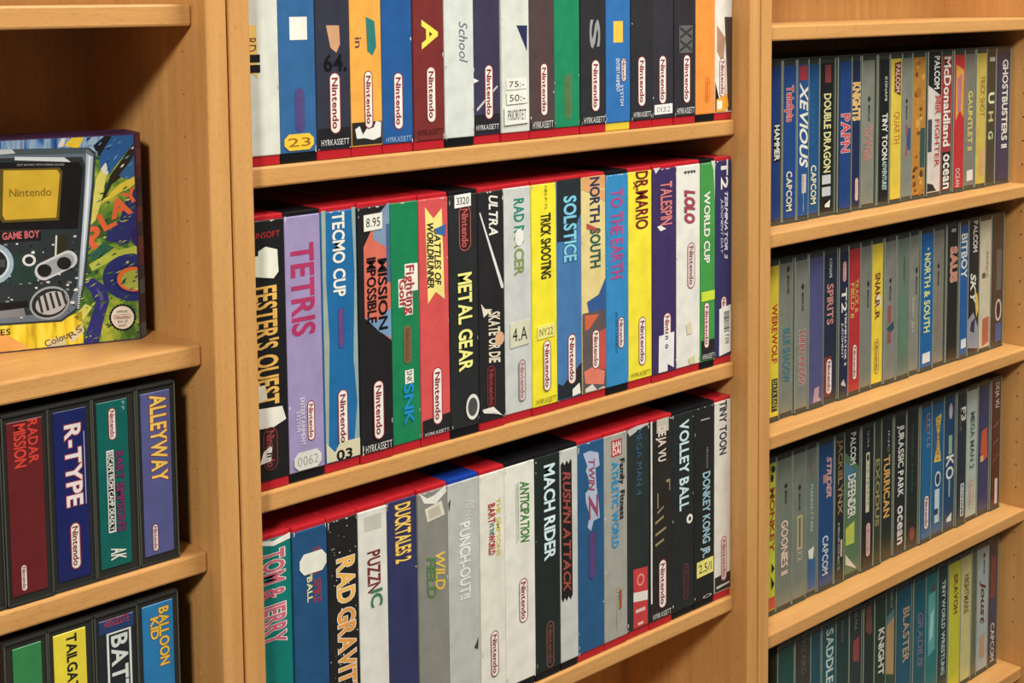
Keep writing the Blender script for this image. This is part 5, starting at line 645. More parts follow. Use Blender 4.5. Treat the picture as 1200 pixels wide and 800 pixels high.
 ('p', [(-0.0402, 0.0076), (-0.0379, 0.0101), (-0.0346, 0.0112), (-0.0369, 0.0086)], (52, 70, 120), 4.1075),
 ('p', [(-0.0214, 0.1475), (-0.0196, 0.1485), (-0.0175, 0.1482), (-0.0193, 0.1472)], (30, 40, 70), 4.108),
 ('p', [(-0.0306, 0.1145), (-0.0282, 0.1158), (-0.0255, 0.1155), (-0.0279, 0.1142)], (196, 200, 84), 4.109),
 ('p', [(-0.0156, 0.0943), (-0.0129, 0.0953), (-0.01, 0.0955), (-0.0127, 0.0946)], (36, 60, 60), 4.1105),
 ('p', [(-0.0019, 0.144), (-0.0008, 0.1451), (-0.0008, 0.1449), (-0.0008, 0.1439)], (24, 60, 110), 4.111),
 ('p', [(-0.0147, 0.0092), (-0.0126, 0.0119), (-0.0098, 0.0138), (-0.012, 0.0111)], (36, 60, 60), 4.112),
 ('p', [(-0.0202, 0.0833), (-0.0186, 0.0853), (-0.0164, 0.0864), (-0.0179, 0.0844)], (36, 60, 60), 4.1145),
 ('p', [(-0.032, 0.001), (-0.0294, 0.001), (-0.0265, 0.001), (-0.0292, 0.001)], (196, 200, 84), 4.115),
 ('p', [(-0.0298, 0.1073), (-0.0274, 0.1092), (-0.0245, 0.1103), (-0.0269, 0.1084)], (52, 70, 120), 4.1155),
 ('p', [(-0.0201, 0.0663), (-0.0182, 0.0681), (-0.0155, 0.0684), (-0.0175, 0.0666)], (70, 110, 50), 4.116),
 ('p', [(-0.0031, 0.0756), (-0.002, 0.0769), (-0.0008, 0.0767), (-0.0014, 0.0754)], (36, 60, 60), 4.1165),
 ('p', [(-0.035, 0.0577), (-0.0336, 0.0596), (-0.0318, 0.061), (-0.0331, 0.0591)], (196, 200, 84), 4.1175),
 ('p', [(-0.0049, 0.1285), (-0.0027, 0.1312), (-0.0008, 0.1329), (-0.0018, 0.1302)], (60, 110, 160), 4.117999999999999),
 ('p', [(-0.0166, 0.0224), (-0.0164, 0.0239), (-0.0149, 0.0242), (-0.0152, 0.0226)], (52, 70, 120), 4.119),
 ('p', [(-0.0123, 0.0325), (-0.0102, 0.0344), (-0.0074, 0.0354), (-0.0096, 0.0334)], (70, 110, 50), 4.1194999999999995),
 ('p', [(-0.0386, 0.0546), (-0.0369, 0.0555), (-0.0351, 0.055), (-0.0367, 0.0541)], (36, 60, 60), 4.12),
 ('p', [(-0.0097, 0.1264), (-0.0077, 0.1279), (-0.0053, 0.1283), (-0.0073, 0.1268)], (60, 110, 160), 4.1205),
 ('p', [(-0.0261, 0.0801), (-0.0248, 0.0814), (-0.0229, 0.0812), (-0.0242, 0.0799)], (196, 200, 84), 4.1215),
 ('p', [(-0.0441, 0.0132), (-0.0419, 0.0149), (-0.0393, 0.0153), (-0.0414, 0.0137)], (150, 150, 60), 4.122),
 ('p', [(-0.0424, 0.0171), (-0.0408, 0.0192), (-0.0385, 0.0204), (-0.0401, 0.0184)], (196, 200, 84), 4.1225),
 ('p', [(-0.0265, 0.0134), (-0.0252, 0.0146), (-0.0234, 0.0145), (-0.0247, 0.0133)], (40, 80, 50), 4.1235),
 ('p', [(-0.003, 0.039), (-0.0024, 0.0403), (-0.0009, 0.04), (-0.0015, 0.0387)], (196, 200, 84), 4.124499999999999),
 ('p', [(-0.0289, 0.0296), (-0.0265, 0.0316), (-0.0235, 0.0323), (-0.0259, 0.0303)], (70, 110, 50), 4.1259999999999994),
 ('p', [(-0.01, 0.0262), (-0.0094, 0.0273), (-0.0083, 0.0276), (-0.0088, 0.0266)], (40, 80, 50), 4.127),
 ('p', [(-0.0027, 0.0519), (-0.0018, 0.0528), (-0.0008, 0.0525), (-0.0014, 0.0515)], (52, 70, 120), 4.1274999999999995),
 ('p', [(-0.053, 0.1447), (-0.0502, 0.1462), (-0.0471, 0.1469), (-0.05, 0.1455)], (24, 60, 110), 4.128),
 ('p', [(-0.0369, 0.0437), (-0.0343, 0.0457), (-0.0313, 0.0468), (-0.0338, 0.0447)], (150, 160, 60), 4.129),
 ('p', [(-0.0037, 0.0477), (-0.002, 0.0495), (-0.0008, 0.0498), (-0.0012, 0.048)], (36, 60, 60), 4.13),
 ('p', [(-0.0222, 0.1487), (-0.0192, 0.1503), (-0.0158, 0.1509), (-0.0188, 0.1492)], (90, 150, 190), 4.1305),
 ('p', [(-0.0154, 0.023), (-0.0123, 0.0244), (-0.0088, 0.0243), (-0.012, 0.0229)], (52, 70, 120), 4.131),
 ('p', [(-0.036, 0.1538), (-0.0343, 0.1568), (-0.0314, 0.1573), (-0.0331, 0.1555)], (24, 60, 110), 4.1315),
 ('p', [(-0.018, 0.001), (-0.0171, 0.001), (-0.0157, 0.001), (-0.0166, 0.001)], (150, 160, 60), 4.132),
 ('p', [(-0.0275, 0.1137), (-0.0256, 0.1149), (-0.0234, 0.1146), (-0.0252, 0.1134)], (40, 80, 50), 4.132499999999999),
 ('p', [(-0.022, 0.0331), (-0.0216, 0.0343), (-0.0203, 0.0346), (-0.0208, 0.0334)], (52, 70, 120), 4.133),
 ('p', [(-0.0323, 0.03), (-0.0314, 0.0313), (-0.0299, 0.0317), (-0.0308, 0.0304)], (52, 70, 120), 4.1335),
 ('p', [(-0.0225, 0.1207), (-0.0216, 0.1222), (-0.0201, 0.1229), (-0.021, 0.1215)], (60, 110, 160), 4.1345),
 ('p', [(-0.0261, 0.0061), (-0.0236, 0.008), (-0.0206, 0.0087), (-0.023, 0.0068)], (150, 160, 60), 4.135),
 ('p', [(-0.0061, 0.1004), (-0.0034, 0.1025), (-0.0008, 0.1034), (-0.0028, 0.1013)], (70, 110, 50), 4.1354999999999995),
 ('p', [(-0.0046, 0.0282), (-0.0019, 0.0294), (-0.0008, 0.0298), (-0.0017, 0.0287)], (70, 110, 50), 4.137),
 ('p', [(-0.0093, 0.0163), (-0.0073, 0.0172), (-0.0052, 0.0171), (-0.0071, 0.0162)], (150, 160, 60), 4.1375),
 ('p', [(-0.0216, 0.1311), (-0.0206, 0.1327), (-0.019, 0.1335), (-0.02, 0.1319)], (30, 40, 70), 4.138),
 ('p', [(-0.0231, 0.0737), (-0.0218, 0.0758), (-0.0198, 0.0772), (-0.0211, 0.0752)], (70, 110, 50), 4.139),
 ('p', [(-0.0124, 0.0213), (-0.0114, 0.0221), (-0.0102, 0.0219), (-0.0111, 0.0211)], (36, 60, 60), 4.1395),
 ('p', [(-0.0299, 0.016), (-0.0291, 0.0171), (-0.0278, 0.0167), (-0.0286, 0.0156)], (52, 70, 120), 4.14),
 ('p', [(-0.0082, 0.1077), (-0.0066, 0.1091), (-0.0044, 0.1088), (-0.006, 0.1073)], (196, 200, 84), 4.140499999999999),
 ('p', [(-0.0128, 0.0853), (-0.012, 0.0872), (-0.0102, 0.0883), (-0.011, 0.0863)], (40, 80, 50), 4.141),
 ('p', [(-0.0288, 0.001), (-0.0279, 0.001), (-0.0267, 0.001), (-0.0276, 0.001)], (70, 110, 50), 4.1419999999999995),
 ('p', [(-0.0356, 0.0038), (-0.0332, 0.0047), (-0.0307, 0.005), (-0.0331, 0.0041)], (150, 160, 60), 4.143),
 ('p', [(-0.0168, 0.0808), (-0.0163, 0.0822), (-0.0148, 0.0823), (-0.0153, 0.0808)], (36, 60, 60), 4.1434999999999995),
 ('p', [(-0.0265, 0.1092), (-0.0254, 0.1109), (-0.0234, 0.1114), (-0.0245, 0.1097)], (40, 80, 50), 4.145),
 ('p', [(-0.0208, 0.0857), (-0.0202, 0.087), (-0.0188, 0.087), (-0.0194, 0.0857)], (70, 110, 50), 4.147),
 ('p', [(-0.0205, 0.0432), (-0.0196, 0.0452), (-0.0176, 0.0458), (-0.0185, 0.0438)], (52, 70, 120), 4.1475),
 ('p', [(-0.0166, 0.1384), (-0.0147, 0.1414), (-0.012, 0.1436), (-0.0138, 0.1406)], (90, 150, 190), 4.148),
 ('p', [(-0.0406, 0.0278), (-0.0395, 0.0285), (-0.0381, 0.0282), (-0.0393, 0.0276)], (70, 110, 50), 4.148499999999999),
 ('p', [(-0.0105, 0.0941), (-0.0091, 0.0955), (-0.0072, 0.0964), (-0.0087, 0.095)], (150, 160, 60), 4.149),
 ('p', [(-0.0222, 0.1065), (-0.021, 0.1079), (-0.0193, 0.1074), (-0.0205, 0.106)], (52, 70, 120), 4.1495),
 ('p', [(-0.0397, 0.0541), (-0.0388, 0.0559), (-0.037, 0.0567), (-0.0379, 0.0549)], (40, 80, 50), 4.1505),
 ('p', [(-0.0119, 0.0573), (-0.0104, 0.06), (-0.0077, 0.0612), (-0.0092, 0.0585)], (52, 70, 120), 4.151),
 ('p', [(-0.0304, 0.0646), (-0.0286, 0.0675), (-0.0255, 0.0689), (-0.0273, 0.066)], (36, 60, 60), 4.152),
 ('p', [(-0.0095, 0.1247), (-0.0071, 0.1257), (-0.0045, 0.1257), (-0.0069, 0.1248)], (90, 150, 190), 4.1525),
 ('p', [(-0.0464, 0.0176), (-0.0443, 0.0194), (-0.0417, 0.0203), (-0.0438, 0.0185)], (150, 150, 60), 4.1545),
 ('p', [(-0.0276, 0.068), (-0.0265, 0.0695), (-0.0247, 0.0694), (-0.0257, 0.0679)], (40, 80, 50), 4.155),
 ('p', [(-0.022, 0.1373), (-0.0206, 0.1387), (-0.0188, 0.1382), (-0.0201, 0.1369)], (24, 60, 110), 4.1555),
 ('p', [(-0.0143, 0.0975), (-0.013, 0.0998), (-0.0106, 0.1008), (-0.0119, 0.0985)], (150, 160, 60), 4.156),
 ('p', [(-0.0035, 0.005), (-0.0022, 0.0063), (-0.0008, 0.0062), (-0.0016, 0.0048)], (36, 60, 60), 4.157),
 ('p', [(-0.0077, 0.0572), (-0.0052, 0.0586), (-0.0023, 0.0593), (-0.0048, 0.0578)], (150, 160, 60), 4.1575),
 ('p', [(-0.037, 0.0665), (-0.0357, 0.0684), (-0.0337, 0.0696), (-0.035, 0.0677)], (52, 70, 120), 4.1585),
 ('p', [(-0.0032, 0.1468), (-0.0008, 0.1485), (-0.0008, 0.1485), (-0.0008, 0.1469)], (214, 214, 200), 4.159),
 ('p', [(-0.0035, 0.0594), (-0.0021, 0.0611), (-0.0008, 0.0614), (-0.0014, 0.0598)], (36, 60, 60), 4.1594999999999995),
 ('p', [(-0.0266, 0.0911), (-0.0244, 0.0935), (-0.0216, 0.095), (-0.0237, 0.0925)], (36, 60, 60), 4.16),
 ('p', [(-0.0362, 0.088), (-0.0336, 0.09), (-0.0304, 0.0908), (-0.033, 0.0888)], (52, 70, 120), 4.1605),
 ('p', [(-0.0288, 0.0886), (-0.0271, 0.0914), (-0.0246, 0.0935), (-0.0263, 0.0907)], (52, 70, 120), 4.161),
 ('p', [(-0.0086, 0.0384), (-0.0062, 0.04), (-0.0034, 0.0407), (-0.0058, 0.039)], (52, 70, 120), 4.1615),
 ('p', [(-0.0063, 0.1172), (-0.005, 0.1184), (-0.0033, 0.118), (-0.0046, 0.1167)], (196, 200, 84), 4.162),
 ('p', [(-0.0299, 0.1404), (-0.0278, 0.1416), (-0.0254, 0.1414), (-0.0275, 0.1402)], (24, 60, 110), 4.1625),
 ('p', [(-0.0116, 0.001), (-0.0088, 0.001), (-0.0056, 0.001), (-0.0084, 0.001)], (52, 70, 120), 4.163),
 ('p', [(-0.0368, 0.0286), (-0.0351, 0.031), (-0.0325, 0.0322), (-0.0342, 0.0299)], (196, 200, 84), 4.1635),
 ('p', [(-0.0008, 0.1549), (-0.0008, 0.1564), (-0.0008, 0.1571), (-0.0008, 0.1556)], (90, 150, 190), 4.165),
 ('p', [(-0.0327, 0.0861), (-0.0319, 0.0874), (-0.0304, 0.0873), (-0.0312, 0.086)], (70, 110, 50), 4.1655),
 ('p', [(-0.0536, 0.1534), (-0.0521, 0.1544), (-0.0503, 0.1542), (-0.0518, 0.1532)], (214, 214, 200), 4.1659999999999995),
 ('p', [(-0.0071, 0.1235), (-0.0046, 0.1245), (-0.0019, 0.1249), (-0.0044, 0.1238)], (60, 110, 160), 4.1665),
 ('p', [(-0.0089, 0.0996), (-0.0082, 0.1011), (-0.0065, 0.1009), (-0.0073, 0.0995)], (52, 70, 120), 4.167),
 ('p', [(-0.0172, 0.1066), (-0.0143, 0.108), (-0.011, 0.1079), (-0.0139, 0.1065)], (70, 110, 50), 4.169),
 ('p', [(-0.0424, 0.0062), (-0.0406, 0.0072), (-0.0386, 0.0073), (-0.0404, 0.0063)], (40, 80, 50), 4.1695),
 ('p', [(-0.0295, 0.109), (-0.0276, 0.1114), (-0.0248, 0.1127), (-0.0268, 0.1104)], (196, 200, 84), 4.170999999999999),
 ('p', [(-0.0242, 0.1191), (-0.0221, 0.1217), (-0.019, 0.123), (-0.0212, 0.1204)], (40, 80, 50), 4.1715),
 ('p', [(-0.0293, 0.1453), (-0.0284, 0.1464), (-0.0271, 0.1458), (-0.028, 0.1446)], (90, 150, 190), 4.172499999999999),
 ('p', [(-0.0236, 0.1104), (-0.0216, 0.1125), (-0.0191, 0.1141), (-0.0211, 0.1119)], (40, 80, 50), 4.173),
 ('p', [(-0.0008, 0.124), (-0.0008, 0.1262), (-0.0008, 0.1278), (-0.0008, 0.1256)], (24, 60, 110), 4.1735),
 ('p', [(-0.0008, 0.1492), (-0.0008, 0.1512), (-0.0008, 0.1521), (-0.0008, 0.1502)], (214, 214, 200), 4.1739999999999995),
 ('p', [(-0.0543, 0.1476), (-0.0515, 0.1491), (-0.0483, 0.1496), (-0.0512, 0.1481)], (214, 214, 200), 4.1745),
 ('p', [(-0.0145, 0.0731), (-0.0122, 0.0753), (-0.0091, 0.076), (-0.0114, 0.0739)], (52, 70, 120), 4.175),
 ('p', [(-0.0168, 0.0712), (-0.0143, 0.0728), (-0.0115, 0.0736), (-0.014, 0.072)], (150, 160, 60), 4.1754999999999995),
 ('p', [(-0.0153, 0.0311), (-0.014, 0.0321), (-0.0124, 0.0319), (-0.0136, 0.0308)], (70, 110, 50), 4.1765),
 ('p', [(-0.0093, 0.0595), (-0.0087, 0.0612), (-0.007, 0.0613), (-0.0075, 0.0596)], (196, 200, 84), 4.177),
 ('p', [(-0.0271, 0.0179), (-0.0263, 0.019), (-0.0251, 0.0196), (-0.0259, 0.0185)], (150, 160, 60), 4.1775),
 ('p', [(-0.0133, 0.0755), (-0.0105, 0.0769), (-0.0074, 0.0776), (-0.0103, 0.0762)], (196, 200, 84), 4.178),
 ('p', [(-0.0073, 0.0644), (-0.0049, 0.0661), (-0.0021, 0.067), (-0.0045, 0.0652)], (70, 110, 50), 4.1785),
 ('p', [(-0.0214, 0.0257), (-0.0189, 0.0274), (-0.0158, 0.0275), (-0.0183, 0.0258)], (150, 160, 60), 4.1795),
 ('t', 'P', (-0.0326, 0.073), (-0.0236, 0.0788), 0.0143, (226, 100, 48), 4.6, 1, 0, 0.04),
 ('t', 'L', (-0.024, 0.086), (-0.0156, 0.09), 0.0124, (226, 100, 48), 4.6, 1, 0, 0.04),
 ('t', 'A', (-0.018, 0.0947), (-0.0039, 0.0983), 0.013, (226, 100, 48), 4.6, 1, 0, 0.04),
 ('t', 'Y', (-0.0062, 0.1044), (0.0022, 0.109), 0.0091, (226, 100, 48), 4.6, 1, 0, 0.04),
 ('p', [(-0.0051, 0.0807), (-0.0046, 0.0833), (-0.0034, 0.0856), (-0.0015, 0.0873), (-0.0008, 0.0884), (-0.0008, 0.0886), (-0.0008, 0.088), (-0.0008, 0.0866), (-0.0008, 0.0846), (-0.0008, 0.0821), (-0.0008, 0.0794), (-0.0008, 0.0788), (-0.0008, 0.0761), (-0.0008, 0.0739), (-0.0008, 0.0721), (-0.0008, 0.0711), (-0.0008, 0.0709), (-0.0008, 0.0715), (-0.0019, 0.0729), (-0.0037, 0.0749), (-0.0048, 0.0774), (-0.0051, 0.08)], (48, 36, 106), 4.2),
 ('p', [(-0.0036, 0.0172), (-0.0029, 0.0157), (-0.0041, 0.0147), (-0.0037, 0.013), (-0.0051, 0.0124), (-0.0051, 0.0107), (-0.0067, 0.0105), (-0.0071, 0.0089), (-0.0087, 0.0091), (-0.0096, 0.0077), (-0.0111, 0.0083), (-0.0122, 0.0073), (-0.0136, 0.0083), (-0.015, 0.0076), (-0.016, 0.0088), (-0.0176, 0.0086), (-0.0183, 0.0101), (-0.0199, 0.0102), (-0.0202, 0.0118), (-0.0217, 0.0124), (-0.0217, 0.014), (-0.023, 0.015), (-0.0225, 0.0165), (-0.0236, 0.0178), (-0.0228, 0.0191), (-0.0235, 0.0206), (-0.0224, 0.0216), (-0.0227, 0.0232), (-0.0213, 0.0239), (-0.0213, 0.0255), (-0.0198, 0.0258), (-0.0193, 0.0273), (-0.0177, 0.0272), (-0.0169, 0.0285), (-0.0154, 0.0279), (-0.0143, 0.029), (-0.0129, 0.028), (-0.0115, 0.0287), (-0.0105, 0.0275), (-0.0089, 0.0277), (-0.0082, 0.0262), (-0.0066, 0.0261), (-0.0062, 0.0245), (-0.0047, 0.0239), (-0.0048, 0.0223), (-0.0034, 0.0213), (-0.0039, 0.0198), (-0.0028, 0.0185)], (30, 28, 30), 4.4),
 ('p', [(-0.0047, 0.0173), (-0.005, 0.015), (-0.006, 0.013), (-0.0074, 0.0113), (-0.0092, 0.0101), (-0.0113, 0.0094), (-0.0135, 0.0093), (-0.0157, 0.0098), (-0.0178, 0.0109), (-0.0195, 0.0125), (-0.0208, 0.0145), (-0.0216, 0.0167), (-0.0218, 0.019), (-0.0214, 0.0212), (-0.0205, 0.0233), (-0.0191, 0.025), (-0.0173, 0.0262), (-0.0152, 0.0269), (-0.013, 0.027), (-0.0108, 0.0265), (-0.0087, 0.0254), (-0.007, 0.0238), (-0.0057, 0.0218), (-0.0049, 0.0196)], (222, 212, 196), 4.6),
 ('t', 'OFFICIAL', (-0.0176, 0.0219), (-0.009, 0.0217), 0.0019, (70, 50, 40), 5),
 ('p', [(-0.0183, 0.0172), (-0.0188, 0.0173), (-0.0192, 0.0175), (-0.0196, 0.0179), (-0.0199, 0.0184), (-0.02, 0.0189), (-0.0199, 0.0195), (-0.0197, 0.0199), (-0.0194, 0.0203), (-0.0189, 0.0206), (-0.0184, 0.0206), (-0.0085, 0.0204), (-0.008, 0.0204), (-0.0075, 0.0201), (-0.0071, 0.0197), (-0.0069, 0.0192), (-0.0068, 0.0187), (-0.0068, 0.0182), (-0.007, 0.0177), (-0.0074, 0.0173), (-0.0078, 0.0171), (-0.0083, 0.017)], (90, 40, 40), 4.9),
 ('p', [(-0.0183, 0.0176), (-0.0187, 0.0177), (-0.019, 0.0179), (-0.0193, 0.0182), (-0.0195, 0.0185), (-0.0196, 0.0189), (-0.0196, 0.0193), (-0.0194, 0.0197), (-0.0191, 0.02), (-0.0188, 0.0202), (-0.0184, 0.0202), (-0.0085, 0.0201), (-0.0081, 0.02), (-0.0077, 0.0198), (-0.0074, 0.0195), (-0.0072, 0.0191), (-0.0071, 0.0187), (-0.0072, 0.0183), (-0.0074, 0.0179), (-0.0076, 0.0176), (-0.008, 0.0175), (-0.0084, 0.0174)], (222, 206, 190), 5.0),
 ('t', 'Nintendo', (-0.0184, 0.018), (-0.0085, 0.0177), 0.0017, (130, 40, 40), 5.6),
 ('t', 'SEAL OF', (-0.0172, 0.0142), (-0.0095, 0.0141), 0.0019, (70, 50, 40), 5),
 ('t', 'QUALITY', (-0.0164, 0.0112), (-0.0103, 0.011), 0.0018, (70, 50, 40), 5),
 ('p', [(-0.1158, 0.1517), (-0.0337, 0.1494), (-0.0289, 0.1453), (-0.0309, 0.1222), (-0.0362, 0.0772), (-0.0406, 0.0431), (-0.0468, 0.0267), (-0.0582, 0.0193), (-0.0779, 0.02), (-0.1211, 0.0212)], (46, 54, 62), 4.8),
 ('p', [(-0.1147, 0.1504), (-0.0344, 0.1482), (-0.0302, 0.1441), (-0.0322, 0.1223), (-0.0375, 0.0773), (-0.0418, 0.0432), (-0.048, 0.0281), (-0.0588, 0.021), (-0.0778, 0.0216), (-0.1199, 0.023)], (96, 112, 126), 5),
 ('p', [(-0.1137, 0.1454), (-0.0389, 0.1426), (-0.0367, 0.1354), (-0.0409, 0.0873), (-0.0461, 0.0455), (-0.0528, 0.0312), (-0.0642, 0.0258), (-0.1184, 0.0285)], (44, 52, 56), 5.2),
 ('p', [(-0.0358, 0.145), (-0.0309, 0.1422), (-0.0328, 0.1223), (-0.0381, 0.0773), (-0.0424, 0.0452), (-0.0449, 0.0448), (-0.0419, 0.0776), (-0.0372, 0.1226)], (172, 190, 204), 5.4),
 ('p', [(-0.0339, 0.1436), (-0.0327, 0.1423), (-0.0359, 0.1063), (-0.0403, 0.0678), (-0.0413, 0.0679), (-0.0377, 0.1065)], (222, 232, 238), 5.6),
 ('p', [(-0.1135, 0.1516), (-0.0362, 0.1489), (-0.0364, 0.145), (-0.1137, 0.1472)], (70, 84, 92), 5.4),
 ('p', [(-0.087, 0.1452), (-0.0519, 0.143), (-0.0471, 0.1392), (-0.0871, 0.1427)], (206, 214, 220), 5.6),
 ('p', [(-0.1088, 0.1514), (-0.0886, 0.1509), (-0.0864, 0.1477), (-0.109, 0.147)], (190, 200, 205), 5.6),
 ('p', [(-0.1139, 0.1423), (-0.0416, 0.1389), (-0.0386, 0.1342), (-0.044, 0.0888), (-0.1159, 0.0922)], (22, 20, 22), 5.8),
 ('t', 'DOT MATRIX WITH STEREO SOUND', (-0.0855, 0.1385), (-0.0521, 0.1369), 0.0014, (150, 150, 150), 6),
 ('p', [(-0.0975, 0.1369), (-0.0553, 0.1355), (-0.0535, 0.1319), (-0.0573, 0.0962), (-0.0973, 0.0972), (-0.0995, 0.1005)], (96, 80, 26), 6),
 ('p', [(-0.0952, 0.1356), (-0.0572, 0.134), (-0.0554, 0.1307), (-0.0591, 0.0983), (-0.0954, 0.0989), (-0.0971, 0.1028)], (208, 170, 40), 6.2),
 ('t', 'Nintendo', (-0.0918, 0.1158), (-0.0621, 0.1151), 0.0057, (140, 112, 30), 6.6),
 ('p', [(-0.1159, 0.0916), (-0.0704, 0.0888), (-0.0707, 0.0818), (-0.1163, 0.0828)], (30, 26, 28), 6),
 ('t', 'GAME BOY', (-0.0978, 0.0845), (-0.0718, 0.0845), 0.0051, (216, 100, 108), 6.4),
 ('p', [(-0.0907, 0.0661), (-0.0913, 0.0622), (-0.0929, 0.0587), (-0.0953, 0.0557), (-0.0984, 0.0535), (-0.1019, 0.0523), (-0.1056, 0.0521), (-0.1093, 0.053), (-0.1127, 0.0548), (-0.1155, 0.0575), (-0.1176, 0.0608), (-0.1189, 0.0646), (-0.1192, 0.0685), (-0.1186, 0.0724), (-0.117, 0.0759), (-0.1146, 0.0789), (-0.1116, 0.081), (-0.1081, 0.0823), (-0.1044, 0.0825), (-0.1008, 0.0817), (-0.0974, 0.0799), (-0.0945, 0.0773), (-0.0923, 0.0739), (-0.091, 0.0701)], (150, 176, 194), 6),
 ('p', [(-0.0937, 0.0664), (-0.0942, 0.0633), (-0.0954, 0.0605), (-0.0974, 0.0581), (-0.0998, 0.0564), (-0.1026, 0.0555), (-0.1055, 0.0553), (-0.1084, 0.056), (-0.1111, 0.0574), (-0.1133, 0.0595), (-0.115, 0.0622), (-0.116, 0.0651), (-0.1163, 0.0683), (-0.1157, 0.0713), (-0.1145, 0.0741), (-0.1126, 0.0765), (-0.1102, 0.0782), (-0.1075, 0.0792), (-0.1045, 0.0793), (-0.1016, 0.0787), (-0.099, 0.0773), (-0.0967, 0.0752), (-0.095, 0.0725), (-0.094, 0.0695)], (196, 214, 224), 6.2),
 ('p', [(-0.0952, 0.0665), (-0.0956, 0.0638), (-0.0967, 0.0614), (-0.0984, 0.0594), (-0.1005, 0.0579), (-0.1029, 0.057), (-0.1054, 0.0569), (-0.108, 0.0575), (-0.1103, 0.0587), (-0.1122, 0.0605), (-0.1137, 0.0628), (-0.1146, 0.0654), (-0.1148, 0.0682), (-0.1143, 0.0708), (-0.1133, 0.0732), (-0.1116, 0.0753), (-0.1095, 0.0768), (-0.1072, 0.0776), (-0.1046, 0.0778), (-0.1021, 0.0772), (-0.0998, 0.076), (-0.0978, 0.0742), (-0.0963, 0.0719), (-0.0954, 0.0693)], (34, 38, 42), 6.4),
 ('p', [(-0.1097, 0.0703), (-0.0966, 0.0698), (-0.0968, 0.0641), (-0.1099, 0.0646)], (70, 72, 78), 6.6),
 ('p', [(-0.0596, 0.0848), (-0.0509, 0.0854), (-0.0527, 0.0701), (-0.0601, 0.0694)], (46, 46, 30), 5.9),
 ('p', [(-0.0602, 0.0849), (-0.0589, 0.0848), (-0.0601, 0.0694), (-0.0614, 0.0695)], (206, 210, 200), 6),
 ('p', [(-0.0941, 0.0722), (-0.0747, 0.0725), (-0.0743, 0.0513), (-0.0925, 0.0503)], (38, 62, 56), 5.7),
 ('p', [(-0.0672, 0.0523), (-0.0691, 0.0518), (-0.0711, 0.0521), (-0.073, 0.0529), (-0.0745, 0.0543), (-0.0756, 0.0562), (-0.0761, 0.0582), (-0.076, 0.0603), (-0.0752, 0.0623), (-0.074, 0.0638), (-0.0723, 0.0649), (-0.0542, 0.0724), (-0.0522, 0.0729), (-0.0502, 0.0727), (-0.0483, 0.0718), (-0.0467, 0.0704), (-0.0456, 0.0686), (-0.0451, 0.0665), (-0.0452, 0.0644), (-0.046, 0.0624), (-0.0473, 0.0608), (-0.049, 0.0598)], (196, 202, 206), 6.2),
 ('p', [(-0.0672, 0.0537), (-0.0687, 0.0534), (-0.0702, 0.0536), (-0.0716, 0.0542), (-0.0728, 0.0553), (-0.0736, 0.0567), (-0.074, 0.0583), (-0.0739, 0.0599), (-0.0733, 0.0613), (-0.0724, 0.0625), (-0.0711, 0.0633), (-0.0542, 0.0703), (-0.0527, 0.0707), (-0.0512, 0.0705), (-0.0497, 0.0699), (-0.0485, 0.0688), (-0.0477, 0.0674), (-0.0473, 0.0658), (-0.0474, 0.0642), (-0.048, 0.0627), (-0.0489, 0.0615), (-0.0503, 0.0607)], (150, 158, 164), 6.3),
 ('p', [(-0.0639, 0.0587), (-0.0641, 0.0575), (-0.0647, 0.0564), (-0.0655, 0.0555), (-0.0667, 0.0548), (-0.0679, 0.0544), (-0.0693, 0.0544), (-0.0706, 0.0546), (-0.0718, 0.0552), (-0.0729, 0.0561), (-0.0737, 0.0572), (-0.0741, 0.0584), (-0.0743, 0.0596), (-0.0741, 0.0609), (-0.0735, 0.062), (-0.0726, 0.0629), (-0.0715, 0.0636), (-0.0703, 0.0639), (-0.0689, 0.064), (-0.0676, 0.0637), (-0.0663, 0.0631), (-0.0653, 0.0623), (-0.0645, 0.0612), (-0.064, 0.06)], (30, 30, 32), 6.5),
 ('p', [(-0.0495, 0.063), (-0.0498, 0.0618), (-0.0503, 0.0607), (-0.0512, 0.0597), (-0.0523, 0.059), (-0.0536, 0.0587), (-0.055, 0.0586), (-0.0563, 0.0589), (-0.0576, 0.0595), (-0.0586, 0.0604), (-0.0594, 0.0614), (-0.0599, 0.0626), (-0.06, 0.0639), (-0.0598, 0.0651), (-0.0592, 0.0663), (-0.0584, 0.0672), (-0.0573, 0.0679), (-0.056, 0.0682), (-0.0546, 0.0683), (-0.0533, 0.068), (-0.052, 0.0674), (-0.051, 0.0666), (-0.0502, 0.0655), (-0.0497, 0.0643)], (30, 30, 32), 6.5),
 ('p', [(-0.0749, 0.0674), (-0.0751, 0.0662), (-0.0756, 0.0652), (-0.0764, 0.0643), (-0.0775, 0.0637), (-0.0787, 0.0634), (-0.0799, 0.0633), (-0.0812, 0.0636), (-0.0823, 0.0641), (-0.0833, 0.0649), (-0.084, 0.0659), (-0.0845, 0.067), (-0.0846, 0.0682), (-0.0844, 0.0693), (-0.0838, 0.0704), (-0.083, 0.0712), (-0.082, 0.0719), (-0.0808, 0.0722), (-0.0796, 0.0723), (-0.0783, 0.072), (-0.0772, 0.0715), (-0.0762, 0.0707), (-0.0755, 0.0697), (-0.075, 0.0686)], (210, 214, 214), 6.1),
